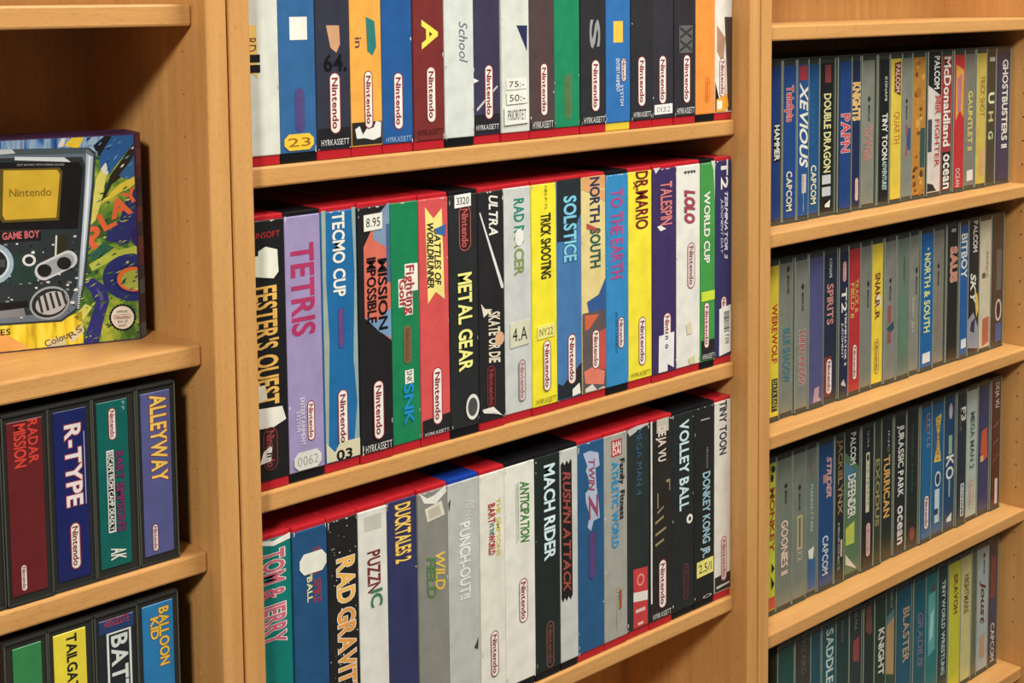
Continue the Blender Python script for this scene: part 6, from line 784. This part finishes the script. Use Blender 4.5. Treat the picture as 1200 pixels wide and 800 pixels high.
 ('p', [(-0.0767, 0.0675), (-0.0768, 0.0668), (-0.0772, 0.0661), (-0.0777, 0.0656), (-0.0783, 0.0652), (-0.0791, 0.0649), (-0.0799, 0.0649), (-0.0806, 0.0651), (-0.0814, 0.0654), (-0.082, 0.0659), (-0.0824, 0.0666), (-0.0827, 0.0673), (-0.0828, 0.068), (-0.0826, 0.0688), (-0.0823, 0.0694), (-0.0818, 0.07), (-0.0812, 0.0704), (-0.0804, 0.0706), (-0.0796, 0.0707), (-0.0789, 0.0705), (-0.0781, 0.0701), (-0.0775, 0.0696), (-0.0771, 0.069), (-0.0768, 0.0683)], (40, 42, 44), 6.3),
 ('p', [(-0.0522, 0.0384), (-0.0518, 0.0352), (-0.0523, 0.0319), (-0.0538, 0.0288), (-0.0562, 0.0261), (-0.0592, 0.0239), (-0.0628, 0.0225), (-0.0665, 0.0219), (-0.0702, 0.0221), (-0.0737, 0.0232), (-0.0766, 0.025), (-0.0789, 0.0275), (-0.0803, 0.0304), (-0.0807, 0.0336), (-0.0802, 0.0369), (-0.0787, 0.04), (-0.0764, 0.0427), (-0.0734, 0.0448), (-0.0699, 0.0463), (-0.0662, 0.0469), (-0.0624, 0.0467), (-0.0589, 0.0457), (-0.0559, 0.0438), (-0.0537, 0.0414)], (150, 156, 160), 5.9),
 ('p', [(-0.0537, 0.038), (-0.0533, 0.0352), (-0.0538, 0.0323), (-0.0552, 0.0296), (-0.0573, 0.0272), (-0.0601, 0.0253), (-0.0632, 0.0241), (-0.0666, 0.0235), (-0.0699, 0.0237), (-0.073, 0.0246), (-0.0756, 0.0262), (-0.0776, 0.0283), (-0.0788, 0.0308), (-0.0792, 0.0336), (-0.0787, 0.0365), (-0.0773, 0.0392), (-0.0753, 0.0415), (-0.0726, 0.0434), (-0.0694, 0.0447), (-0.0661, 0.0453), (-0.0627, 0.0451), (-0.0596, 0.0443), (-0.057, 0.0427), (-0.055, 0.0406)], (40, 42, 44), 6.0),
 ('p', [(-0.054, 0.0375), (-0.0537, 0.0352), (-0.0542, 0.033), (-0.0555, 0.0308), (-0.0574, 0.0288), (-0.0599, 0.0272), (-0.0627, 0.0261), (-0.0656, 0.0256), (-0.0685, 0.0257), (-0.0712, 0.0263), (-0.0735, 0.0275), (-0.0752, 0.0291), (-0.0762, 0.0311), (-0.0764, 0.0333), (-0.0759, 0.0356), (-0.0746, 0.0378), (-0.0727, 0.0397), (-0.0703, 0.0413), (-0.0675, 0.0424), (-0.0646, 0.043), (-0.0617, 0.0429), (-0.059, 0.0423), (-0.0567, 0.0411), (-0.055, 0.0395)], (176, 176, 176), 6.1),
 ('p', [(-0.0753, 0.0411), (-0.0734, 0.0415), (-0.0709, 0.0277), (-0.0727, 0.0273)], (50, 50, 52), 6.3),
 ('p', [(-0.071, 0.0414), (-0.0691, 0.0419), (-0.0665, 0.029), (-0.0684, 0.0285)], (50, 50, 52), 6.3),
 ('p', [(-0.0667, 0.0418), (-0.0648, 0.0423), (-0.0622, 0.0303), (-0.064, 0.0298)], (50, 50, 52), 6.3),
 ('p', [(-0.0624, 0.0422), (-0.0605, 0.0427), (-0.0578, 0.0315), (-0.0597, 0.031)], (50, 50, 52), 6.3),
 ('p', [(-0.058, 0.0426), (-0.0561, 0.043), (-0.0534, 0.0328), (-0.0553, 0.0323)], (50, 50, 52), 6.3),
 ('p', [(-0.1133, 0.0376), (-0.0821, 0.0378), (-0.0811, 0.0326), (-0.1136, 0.0319)], (26, 24, 26), 6),
 ('p', [(-0.1136, 0.0313), (-0.0847, 0.0323), (-0.0838, 0.0258), (-0.1138, 0.0268)], (120, 124, 126), 6),
 ('p', [(-0.0884, 0.0812), (-0.0871, 0.0812), (-0.0871, 0.08), (-0.0887, 0.0802)], (222, 226, 226), 5.55),
 ('p', [(-0.1018, 0.0549), (-0.1002, 0.0549), (-0.1002, 0.0539), (-0.1015, 0.0541)], (222, 226, 226), 5.551),
 ('p', [(-0.0902, 0.0547), (-0.089, 0.0547), (-0.089, 0.0537), (-0.0903, 0.0539)], (222, 226, 226), 5.552),
 ('p', [(-0.0889, 0.0294), (-0.088, 0.0294), (-0.088, 0.0288), (-0.0888, 0.0289)], (28, 28, 30), 5.553),
 ('p', [(-0.0573, 0.0731), (-0.0558, 0.0731), (-0.0558, 0.072), (-0.0572, 0.0722)], (60, 92, 84), 5.553999999999999),
 ('p', [(-0.0499, 0.0317), (-0.0481, 0.0317), (-0.0481, 0.0305), (-0.0496, 0.0308)], (28, 28, 30), 5.555),
 ('p', [(-0.0651, 0.0543), (-0.0639, 0.0543), (-0.0639, 0.0535), (-0.0651, 0.0536)], (222, 226, 226), 5.556),
 ('p', [(-0.0516, 0.0341), (-0.0484, 0.0341), (-0.0483, 0.0321), (-0.0511, 0.0324)], (222, 226, 226), 5.5569999999999995),
 ('p', [(-0.053, 0.0495), (-0.0499, 0.0495), (-0.0499, 0.0476), (-0.0525, 0.0479)], (130, 140, 140), 5.558),
 ('p', [(-0.0916, 0.0617), (-0.0903, 0.0617), (-0.0902, 0.0607), (-0.0916, 0.0609)], (196, 202, 204), 5.559),
 ('p', [(-0.086, 0.0372), (-0.0853, 0.0372), (-0.0853, 0.0365), (-0.0861, 0.0367)], (60, 92, 84), 5.56),
 ('p', [(-0.0473, 0.0522), (-0.045, 0.0522), (-0.045, 0.0506), (-0.0471, 0.0509)], (196, 202, 204), 5.561),
 ('p', [(-0.046, 0.0721), (-0.0445, 0.0722), (-0.0445, 0.0709), (-0.0461, 0.0711)], (60, 92, 84), 5.561999999999999),
 ('p', [(-0.0776, 0.0754), (-0.0759, 0.0754), (-0.0759, 0.0742), (-0.0775, 0.0744)], (60, 92, 84), 5.563),
 ('p', [(-0.0721, 0.0302), (-0.0713, 0.0302), (-0.0713, 0.0295), (-0.0723, 0.0296)], (196, 202, 204), 5.564),
 ('p', [(-0.0876, 0.052), (-0.0855, 0.0521), (-0.0854, 0.0502), (-0.0879, 0.0505)], (196, 202, 204), 5.5649999999999995),
 ('p', [(-0.0851, 0.0856), (-0.084, 0.0857), (-0.0839, 0.0846), (-0.0854, 0.0847)], (28, 28, 30), 5.566),
 ('p', [(-0.0623, 0.0257), (-0.0616, 0.0258), (-0.0616, 0.0251), (-0.0624, 0.0253)], (196, 202, 204), 5.567),
 ('p', [(-0.06, 0.0603), (-0.0571, 0.0603), (-0.057, 0.0582), (-0.0598, 0.0586)], (222, 226, 226), 5.568),
 ('p', [(-0.0855, 0.0755), (-0.0841, 0.0756), (-0.0841, 0.0743), (-0.0857, 0.0746)], (28, 28, 30), 5.569),
 ('p', [(-0.0687, 0.0763), (-0.0669, 0.0763), (-0.0668, 0.0749), (-0.0688, 0.0751)], (28, 28, 30), 5.569999999999999),
 ('p', [(-0.0938, 0.0399), (-0.0924, 0.0399), (-0.0924, 0.0388), (-0.0939, 0.039)], (222, 226, 226), 5.571),
 ('p', [(-0.0777, 0.0742), (-0.0756, 0.0743), (-0.0755, 0.0723), (-0.0781, 0.0727)], (222, 226, 226), 5.572),
 ('p', [(-0.0987, 0.0781), (-0.097, 0.0782), (-0.0969, 0.0766), (-0.099, 0.0769)], (222, 226, 226), 5.5729999999999995),
 ('p', [(-0.0722, 0.0503), (-0.071, 0.0503), (-0.071, 0.0492), (-0.0724, 0.0494)], (130, 140, 140), 5.574),
 ('p', [(-0.0876, 0.0263), (-0.0858, 0.0264), (-0.0858, 0.0248), (-0.0879, 0.0251)], (196, 202, 204), 5.575),
 ('p', [(-0.0887, 0.0621), (-0.0879, 0.0621), (-0.0879, 0.0615), (-0.0887, 0.0616)], (196, 202, 204), 5.576),
 ('p', [(-0.0661, 0.0592), (-0.0651, 0.0593), (-0.0651, 0.0584), (-0.0663, 0.0585)], (222, 226, 226), 5.577),
 ('p', [(-0.0877, 0.0725), (-0.0866, 0.0725), (-0.0866, 0.0716), (-0.0878, 0.0718)], (28, 28, 30), 5.577999999999999),
 ('p', [(-0.0944, 0.0851), (-0.0917, 0.0852), (-0.0916, 0.0832), (-0.0943, 0.0835)], (130, 140, 140), 5.579),
 ('p', [(-0.0819, 0.0317), (-0.0795, 0.0317), (-0.0794, 0.0301), (-0.0815, 0.0304)], (60, 92, 84), 5.58),
 ('p', [(-0.1005, 0.0648), (-0.0985, 0.0648), (-0.0985, 0.0635), (-0.1001, 0.0638)], (130, 140, 140), 5.5809999999999995),
 ('p', [(-0.0534, 0.0273), (-0.0518, 0.0273), (-0.0518, 0.0262), (-0.0532, 0.0264)], (60, 92, 84), 5.582),
 ('p', [(-0.085, 0.0613), (-0.0837, 0.0614), (-0.0837, 0.0604), (-0.0848, 0.0606)], (28, 28, 30), 5.583),
 ('p', [(-0.0841, 0.0631), (-0.082, 0.0632), (-0.082, 0.0618), (-0.0838, 0.062)], (28, 28, 30), 5.584),
 ('p', [(-0.049, 0.0427), (-0.048, 0.0427), (-0.048, 0.042), (-0.0488, 0.0421)], (196, 202, 204), 5.585),
 ('p', [(-0.0604, 0.069), (-0.0574, 0.069), (-0.0573, 0.0671), (-0.0598, 0.0674)], (60, 92, 84), 5.585999999999999),
 ('p', [(-0.0684, 0.051), (-0.0656, 0.051), (-0.0655, 0.0493), (-0.0678, 0.0496)], (196, 202, 204), 5.587),
 ('p', [(-0.0573, 0.0719), (-0.0562, 0.0719), (-0.0561, 0.0711), (-0.0572, 0.0712)], (28, 28, 30), 5.588),
 ('p', [(-0.0978, 0.0389), (-0.095, 0.0389), (-0.095, 0.0371), (-0.0973, 0.0374)], (130, 140, 140), 5.5889999999999995),
 ('p', [(-0.1006, 0.0301), (-0.0994, 0.0301), (-0.0994, 0.0293), (-0.1005, 0.0295)], (130, 140, 140), 5.59),
 ('p', [(-0.0592, 0.0561), (-0.0578, 0.0562), (-0.0577, 0.0548), (-0.0596, 0.0551)], (222, 226, 226), 5.591),
 ('p', [(-0.063, 0.0787), (-0.0613, 0.0787), (-0.0613, 0.0773), (-0.0632, 0.0775)], (196, 202, 204), 5.592),
 ('p', [(-0.1003, 0.0838), (-0.0973, 0.0838), (-0.0973, 0.0819), (-0.0998, 0.0822)], (28, 28, 30), 5.593),
 ('p', [(-0.0563, 0.0335), (-0.0554, 0.0335), (-0.0554, 0.0327), (-0.0563, 0.0329)], (28, 28, 30), 5.593999999999999),
 ('p', [(-0.0926, 0.0279), (-0.0909, 0.0279), (-0.0909, 0.0267), (-0.0924, 0.0269)], (28, 28, 30), 5.595),
 ('p', [(-0.0971, 0.0813), (-0.0947, 0.0813), (-0.0947, 0.0798), (-0.0967, 0.08)], (130, 140, 140), 5.596),
 ('p', [(-0.0468, 0.0587), (-0.0446, 0.0587), (-0.0445, 0.057), (-0.0468, 0.0573)], (60, 92, 84), 5.5969999999999995),
 ('p', [(-0.0529, 0.0726), (-0.0513, 0.0726), (-0.0512, 0.0715), (-0.0526, 0.0717)], (28, 28, 30), 5.598),
 ('p', [(-0.096, 0.0539), (-0.0947, 0.0539), (-0.0947, 0.0528), (-0.0962, 0.053)], (60, 92, 84), 5.599),
 ('p', [(-0.0944, 0.0577), (-0.0929, 0.0577), (-0.0929, 0.0566), (-0.0943, 0.0568)], (222, 226, 226), 5.6),
 ('p', [(-0.0619, 0.0851), (-0.0605, 0.0851), (-0.0605, 0.084), (-0.0619, 0.0842)], (28, 28, 30), 5.601),
 ('p', [(-0.0592, 0.0481), (-0.0573, 0.0481), (-0.0573, 0.0467), (-0.0592, 0.047)], (28, 28, 30), 5.601999999999999),
 ('p', [(-0.056, 0.0631), (-0.0531, 0.0631), (-0.053, 0.0614), (-0.0554, 0.0617)], (60, 92, 84), 5.603),
 ('p', [(-0.102, 0.0856), (-0.0994, 0.0856), (-0.0994, 0.0837), (-0.1019, 0.084)], (28, 28, 30), 5.604),
 ('p', [(-0.0598, 0.0504), (-0.0571, 0.0505), (-0.057, 0.0484), (-0.0597, 0.0488)], (28, 28, 30), 5.6049999999999995),
 ('p', [(-0.0683, 0.0585), (-0.0671, 0.0585), (-0.0671, 0.0577), (-0.0682, 0.0579)], (28, 28, 30), 5.606),
 ('p', [(-0.0473, 0.0632), (-0.0455, 0.0633), (-0.0454, 0.062), (-0.0471, 0.0622)], (60, 92, 84), 5.607),
 ('p', [(-0.0572, 0.0744), (-0.0547, 0.0745), (-0.0547, 0.0725), (-0.0573, 0.0728)], (130, 140, 140), 5.608),
 ('p', [(-0.0588, 0.0437), (-0.0567, 0.0438), (-0.0566, 0.0418), (-0.0593, 0.0422)], (60, 92, 84), 5.609),
 ('p', [(-0.0497, 0.0736), (-0.0477, 0.0736), (-0.0477, 0.072), (-0.0498, 0.0723)], (28, 28, 30), 5.609999999999999),
 ('p', [(-0.0539, 0.0475), (-0.0518, 0.0475), (-0.0518, 0.046), (-0.0537, 0.0463)], (222, 226, 226), 5.611),
 ('p', [(-0.0588, 0.0355), (-0.0565, 0.0356), (-0.0565, 0.0335), (-0.0592, 0.0339)], (130, 140, 140), 5.612),
 ('p', [(-0.0478, 0.0436), (-0.0456, 0.0437), (-0.0455, 0.0416), (-0.0483, 0.042)], (222, 226, 226), 5.6129999999999995),
 ('p', [(-0.0933, 0.0588), (-0.0911, 0.0589), (-0.091, 0.057), (-0.0936, 0.0573)], (60, 92, 84), 5.614),
 ('p', [(-0.087, 0.0304), (-0.0853, 0.0304), (-0.0853, 0.0292), (-0.0869, 0.0294)], (28, 28, 30), 5.615),
 ('p', [(-0.0628, 0.0663), (-0.0617, 0.0663), (-0.0616, 0.0654), (-0.0629, 0.0655)], (60, 92, 84), 5.616),
 ('p', [(-0.0736, 0.0588), (-0.0712, 0.0588), (-0.0711, 0.057), (-0.0735, 0.0573)], (28, 28, 30), 5.617),
 ('p', [(-0.0863, 0.0618), (-0.0856, 0.0619), (-0.0856, 0.0613), (-0.0864, 0.0614)], (130, 140, 140), 5.617999999999999),
 ('p', [(-0.0777, 0.0524), (-0.0754, 0.0524), (-0.0753, 0.0506), (-0.0778, 0.0509)], (28, 28, 30), 5.619),
 ('p', [(-0.0671, 0.076), (-0.066, 0.076), (-0.066, 0.0753), (-0.0669, 0.0755)], (60, 92, 84), 5.62),
 ('p', [(-0.0511, 0.0471), (-0.05, 0.0471), (-0.0499, 0.046), (-0.0514, 0.0462)], (28, 28, 30), 5.6209999999999996),
 ('p', [(-0.0764, 0.0472), (-0.0745, 0.0472), (-0.0745, 0.0459), (-0.0762, 0.0461)], (222, 226, 226), 5.622),
 ('p', [(-0.094, 0.0733), (-0.0924, 0.0733), (-0.0923, 0.0722), (-0.0937, 0.0724)], (196, 202, 204), 5.623),
 ('p', [(-0.0813, 0.0513), (-0.079, 0.0513), (-0.079, 0.0498), (-0.081, 0.0501)], (130, 140, 140), 5.624),
 ('p', [(-0.0878, 0.0551), (-0.0869, 0.0552), (-0.0869, 0.0543), (-0.088, 0.0545)], (222, 226, 226), 5.625),
 ('p', [(-0.0488, 0.0793), (-0.0472, 0.0793), (-0.0471, 0.0783), (-0.0485, 0.0785)], (60, 92, 84), 5.6259999999999994),
 ('p', [(-0.0882, 0.033), (-0.0857, 0.033), (-0.0857, 0.0313), (-0.0879, 0.0316)], (60, 92, 84), 5.627),
 ('p', [(-0.0787, 0.0789), (-0.0769, 0.079), (-0.0769, 0.0774), (-0.0791, 0.0776)], (28, 28, 30), 5.628),
 ('p', [(-0.0647, 0.041), (-0.0628, 0.041), (-0.0628, 0.0396), (-0.0647, 0.0398)], (196, 202, 204), 5.629),
 ('p', [(-0.0903, 0.0694), (-0.0886, 0.0695), (-0.0886, 0.0681), (-0.0904, 0.0684)], (196, 202, 204), 5.63),
 ('p', [(-0.0534, 0.0689), (-0.0517, 0.069), (-0.0516, 0.0678), (-0.0532, 0.068)], (28, 28, 30), 5.631),
 ('p', [(-0.0839, 0.0634), (-0.0826, 0.0635), (-0.0826, 0.0622), (-0.0842, 0.0625)], (60, 92, 84), 5.632),
 ('p', [(-0.1023, 0.0297), (-0.1014, 0.0297), (-0.1013, 0.0289), (-0.1024, 0.0291)], (130, 140, 140), 5.633),
 ('p', [(-0.0563, 0.0708), (-0.0544, 0.0708), (-0.0543, 0.0694), (-0.0563, 0.0696)], (60, 92, 84), 5.6339999999999995),
 ('p', [(-0.0743, 0.0318), (-0.0724, 0.0318), (-0.0724, 0.0305), (-0.074, 0.0307)], (60, 92, 84), 5.635),
 ('p', [(-0.0509, 0.0614), (-0.0479, 0.0614), (-0.0479, 0.0594), (-0.0504, 0.0598)], (130, 140, 140), 5.636),
 ('p', [(-0.0926, 0.059), (-0.0902, 0.0591), (-0.0901, 0.0571), (-0.0927, 0.0575)], (60, 92, 84), 5.637),
 ('p', [(-0.0568, 0.0597), (-0.0541, 0.0597), (-0.0541, 0.0579), (-0.0564, 0.0583)], (196, 202, 204), 5.638),
 ('p', [(-0.0895, 0.0351), (-0.0875, 0.0351), (-0.0875, 0.0335), (-0.0896, 0.0338)], (28, 28, 30), 5.639),
 ('p', [(-0.0685, 0.0653), (-0.0655, 0.0653), (-0.0655, 0.0634), (-0.068, 0.0638)], (28, 28, 30), 5.64),
 ('p', [(-0.0541, 0.0442), (-0.0518, 0.0442), (-0.0517, 0.0425), (-0.054, 0.0428)], (130, 140, 140), 5.641),
 ('p', [(-0.0775, 0.0281), (-0.0752, 0.0281), (-0.0752, 0.0261), (-0.0778, 0.0265)], (222, 226, 226), 5.6419999999999995),
 ('p', [(-0.0751, 0.053), (-0.0734, 0.053), (-0.0733, 0.0515), (-0.0753, 0.0518)], (196, 202, 204), 5.643),
 ('p', [(-0.0646, 0.065), (-0.0629, 0.0651), (-0.0629, 0.0636), (-0.0649, 0.0638)], (28, 28, 30), 5.644),
 ('p', [(-0.0978, 0.0286), (-0.0954, 0.0286), (-0.0953, 0.0267), (-0.0977, 0.0271)], (222, 226, 226), 5.645),
 ('p', [(-0.0982, 0.0743), (-0.0966, 0.0743), (-0.0966, 0.0734), (-0.0979, 0.0735)], (60, 92, 84), 5.646),
 ('p', [(-0.0471, 0.0839), (-0.0452, 0.084), (-0.0452, 0.0823), (-0.0474, 0.0826)], (196, 202, 204), 5.647),
 ('p', [(-0.0537, 0.0386), (-0.0515, 0.0386), (-0.0514, 0.0368), (-0.0539, 0.0371)], (28, 28, 30), 5.648),
 ('p', [(-0.0671, 0.0609), (-0.0659, 0.0609), (-0.0659, 0.06), (-0.067, 0.0602)], (222, 226, 226), 5.649),
 ('p', [(-0.0615, 0.0319), (-0.06, 0.0319), (-0.06, 0.0308), (-0.0613, 0.031)], (196, 202, 204), 5.6499999999999995),
 ('p', [(-0.0628, 0.0583), (-0.0619, 0.0584), (-0.0619, 0.0575), (-0.0631, 0.0577)], (28, 28, 30), 5.651),
 ('p', [(-0.0504, 0.0677), (-0.0481, 0.0677), (-0.048, 0.066), (-0.0504, 0.0663)], (60, 92, 84), 5.652),
 ('p', [(-0.0507, 0.0594), (-0.0486, 0.0595), (-0.0486, 0.0577), (-0.0509, 0.058)], (28, 28, 30), 5.653),
 ('p', [(-0.073, 0.0844), (-0.0718, 0.0844), (-0.0718, 0.0834), (-0.0731, 0.0836)], (60, 92, 84), 5.654),
 ('p', [(-0.0959, 0.0415), (-0.0947, 0.0414), (-0.0947, 0.0407), (-0.0956, 0.0409)], (196, 202, 204), 5.655),
 ('p', [(-0.0689, 0.043), (-0.0665, 0.0431), (-0.0665, 0.041), (-0.0692, 0.0414)], (196, 202, 204), 5.656),
 ('p', [(-0.0525, 0.0536), (-0.0516, 0.0536), (-0.0516, 0.0528), (-0.0526, 0.053)], (28, 28, 30), 5.657),
 ('p', [(-0.07, 0.0733), (-0.0691, 0.0734), (-0.069, 0.0726), (-0.07, 0.0728)], (222, 226, 226), 5.6579999999999995),
 ('p', [(-0.0974, 0.0286), (-0.096, 0.0286), (-0.096, 0.0276), (-0.0973, 0.0278)], (60, 92, 84), 5.659),
 ('p', [(-0.0413, 0.0679), (-0.0395, 0.0677), (-0.0396, 0.0669), (-0.0415, 0.067)], (206, 216, 222), 5.7),
 ('p', [(-0.0416, 0.0662), (-0.0397, 0.066), (-0.0398, 0.0652), (-0.0417, 0.0654)], (206, 216, 222), 5.7),
 ('p', [(-0.0418, 0.0645), (-0.0399, 0.0644), (-0.0401, 0.0635), (-0.0419, 0.0637)], (206, 216, 222), 5.7),
 ('p', [(-0.042, 0.0628), (-0.0401, 0.0627), (-0.0403, 0.0619), (-0.0422, 0.062)], (206, 216, 222), 5.7),
 ('p', [(-0.0422, 0.0612), (-0.0404, 0.061), (-0.0405, 0.0602), (-0.0424, 0.0603)], (206, 216, 222), 5.7),
 ('p', [(-0.0425, 0.0595), (-0.0406, 0.0593), (-0.0408, 0.0585), (-0.0426, 0.0587)], (206, 216, 222), 5.7),
 ('p', [(-0.0427, 0.0578), (-0.0408, 0.0577), (-0.041, 0.0568), (-0.0429, 0.057)], (206, 216, 222), 5.7),
 ('p', [(-0.0429, 0.0562), (-0.0411, 0.056), (-0.0412, 0.0552), (-0.0431, 0.0553)], (206, 216, 222), 5.7),
 ('p', [(-0.0432, 0.0545), (-0.0413, 0.0543), (-0.0414, 0.0535), (-0.0433, 0.0537)], (206, 216, 222), 5.7),
 ('p', [(-0.0434, 0.0528), (-0.0415, 0.0527), (-0.0417, 0.0518), (-0.0435, 0.052)], (206, 216, 222), 5.7),
 ('p', [(-0.0436, 0.0512), (-0.0418, 0.051), (-0.0419, 0.0502), (-0.0438, 0.0503)], (206, 216, 222), 5.7),
 ('p', [(-0.0439, 0.0495), (-0.042, 0.0493), (-0.0421, 0.0485), (-0.044, 0.0486)], (206, 216, 222), 5.7),
 ('p', [(-0.0441, 0.0478), (-0.0422, 0.0476), (-0.0424, 0.0468), (-0.0442, 0.047)], (206, 216, 222), 5.7),
 ('p', [(-0.0443, 0.0461), (-0.0424, 0.046), (-0.0426, 0.0451), (-0.0445, 0.0453)], (206, 216, 222), 5.7),
 ('p', [(-0.0445, 0.0445), (-0.0427, 0.0443), (-0.0428, 0.0435), (-0.0447, 0.0436)], (206, 216, 222), 5.7),
 ('p', [(-0.0448, 0.0428), (-0.0429, 0.0426), (-0.0431, 0.0418), (-0.0449, 0.042)], (206, 216, 222), 5.7),
 ('p', [(-0.045, 0.0411), (-0.0431, 0.0409), (-0.0433, 0.0401), (-0.0452, 0.0403)], (206, 216, 222), 5.7),
 ('p', [(-0.0452, 0.0394), (-0.0434, 0.0393), (-0.0435, 0.0384), (-0.0454, 0.0386)], (206, 216, 222), 5.7),
 ('p', [(-0.0455, 0.0378), (-0.0436, 0.0376), (-0.0437, 0.0368), (-0.0456, 0.0369)], (206, 216, 222), 5.7),
 ('p', [(-0.0457, 0.0361), (-0.0438, 0.0359), (-0.044, 0.0351), (-0.0458, 0.0353)], (206, 216, 222), 5.7),
 ('p', [(-0.0459, 0.0344), (-0.0441, 0.0343), (-0.0442, 0.0334), (-0.0461, 0.0336)], (206, 216, 222), 5.7),
 ('p', [(-0.0461, 0.0328), (-0.0443, 0.0326), (-0.0444, 0.0317), (-0.0463, 0.0319)], (206, 216, 222), 5.7),
 ('p', [(-0.0464, 0.0311), (-0.0445, 0.0309), (-0.0447, 0.0301), (-0.0465, 0.0302)], (206, 216, 222), 5.7),
 ('p', [(-0.0466, 0.0294), (-0.0447, 0.0292), (-0.0449, 0.0284), (-0.0468, 0.0286)], (206, 216, 222), 5.7),
]

for rows, z, H, grp in TALL:
    for x0, x1, dy, body, cov, label, els in rows: tall_case(x0, x1, z+.0002, H, .0215+dy, body, cov, label, grp, els)
for rows, z, H, yf, dep, shell, rim, mt_, mb_, grp in THIN:
    for x0, x1, i0, i1, dy, ins, label, els in rows:
        clear_case(x0, x1, i0, i1, z+.0002, H, yf+dy, dep, ins, label, grp, els, shell, rim, mt_, mb_)

# ------------------------------------------------------------------ the console box on the upper left shelf
BX, BY, BA, BW, BH, BD = (-0.0627, 0.06614, -0.32638, 0.152, 0.1583, 0.045)
box = thing('console_box', 'colourful cardboard box with a see-through handheld console printed on its front', 'box', (BX, BY, ZL[0]+.0002), None, BA)
# local frame: x from -BW (left) to 0 (right edge), y backwards from the front face, z up
b = MB(); plan = [(-BW, 0), (0, 0), (.0058, .0085), (.0016, BD), (-BW, BD)]; cm = print_mat((70, 42, 84), .4); n = len(plan)
b.poly([(x, y, 0) for x, y in plan[::-1]], cm); b.poly([(x, y, BH) for x, y in plan], cm)
for i in range(n):
    (xa, ya), (xb, yb) = plan[i], plan[(i+1) % n]; b.poly([(xa, ya, 0), (xb, yb, 0), (xb, yb, BH), (xa, ya, BH)], cm)
b.build('carton', box)
SW = swirl_mat(); ST = streak_mat('blue_strokes', [(30, 40, 90), (44, 100, 166), (150, 180, 205), (90, 70, 120)], (180, 40, 26))
YG = streak_mat('yellow_strokes', [(180, 150, 30), (232, 206, 50), (238, 222, 90)], (160, 40, 24))
class BoxFace(Face):
    def __init__(s): s.w, s.h, s.y0, s.z0 = 1, 1, 0, 0
    def P(s, x, z, l): return (x, -.0002-l*EPS, z)
    def poly(s, mb, pts, col, layer):
        mb.poly([s.P(x, z, layer) for x, z in pts], col if not isinstance(col, tuple) else print_mat(col, .35))
BF = BoxFace(); art = MB()
def bp(pts, col, ly):
    a = sum(p[0]*q[1]-q[0]*p[1] for p, q in zip(pts, pts[1:]+pts[:1]))
    BF.poly(art, pts if a > 0 else pts[::-1], col, ly)
def btext(t, p0, p1, hgt, col, ly, bold=1, slant=0, off=.02):
    """lettering along the line p0-p1 in face coordinates, hgt tall"""
    gs, wd, hh = layout(t, off if bold else 0, .2 if slant else 0); dx, dz = p1[0]-p0[0], p1[1]-p0[1]; L_ = math.hypot(dx, dz); ux, uz = dx/L_, dz/L_
    for vs_, fs in gs:
        art.tris([BF.P(p0[0]+ux*x/wd*L_-uz*y/hh*hgt, p0[1]+uz*x/wd*L_+ux*y/hh*hgt, ly) for x, y in vs_], fs, print_mat(col, .35))
bp([(-BW+.001, .001), (-.001, .001), (-.001, BH-.001), (-BW+.001, BH-.001)], SW, 0)
SMAT = {'ST': ST, 'YG': YG, 'SW': SW}
for e in BOXART:
    if e[0] == 'p': bp(e[1], SMAT[e[2]] if isinstance(e[2], str) else tuple(e[2]), e[3])
    else: btext(e[1], e[2], e[3], e[4], tuple(e[5]), e[6], *e[7:])
art.build('front_print', box)
side = MB(); rz_ = random.Random(5)
for k in range(14):
    z0 = .001+k*(BH-.002)/14; z1 = .001+(k+1)*(BH-.002)/14
    side.poly([(.0006, .0005, z0), (.0059, .0083, z0), (.0059, .0083, z1), (.0006, .0005, z1)], print_mat(rz_.choice([(46, 60, 100), (118, 70, 104), (36, 42, 66), (96, 50, 86), (70, 110, 130)]), .4))
side.build('side_print', box)
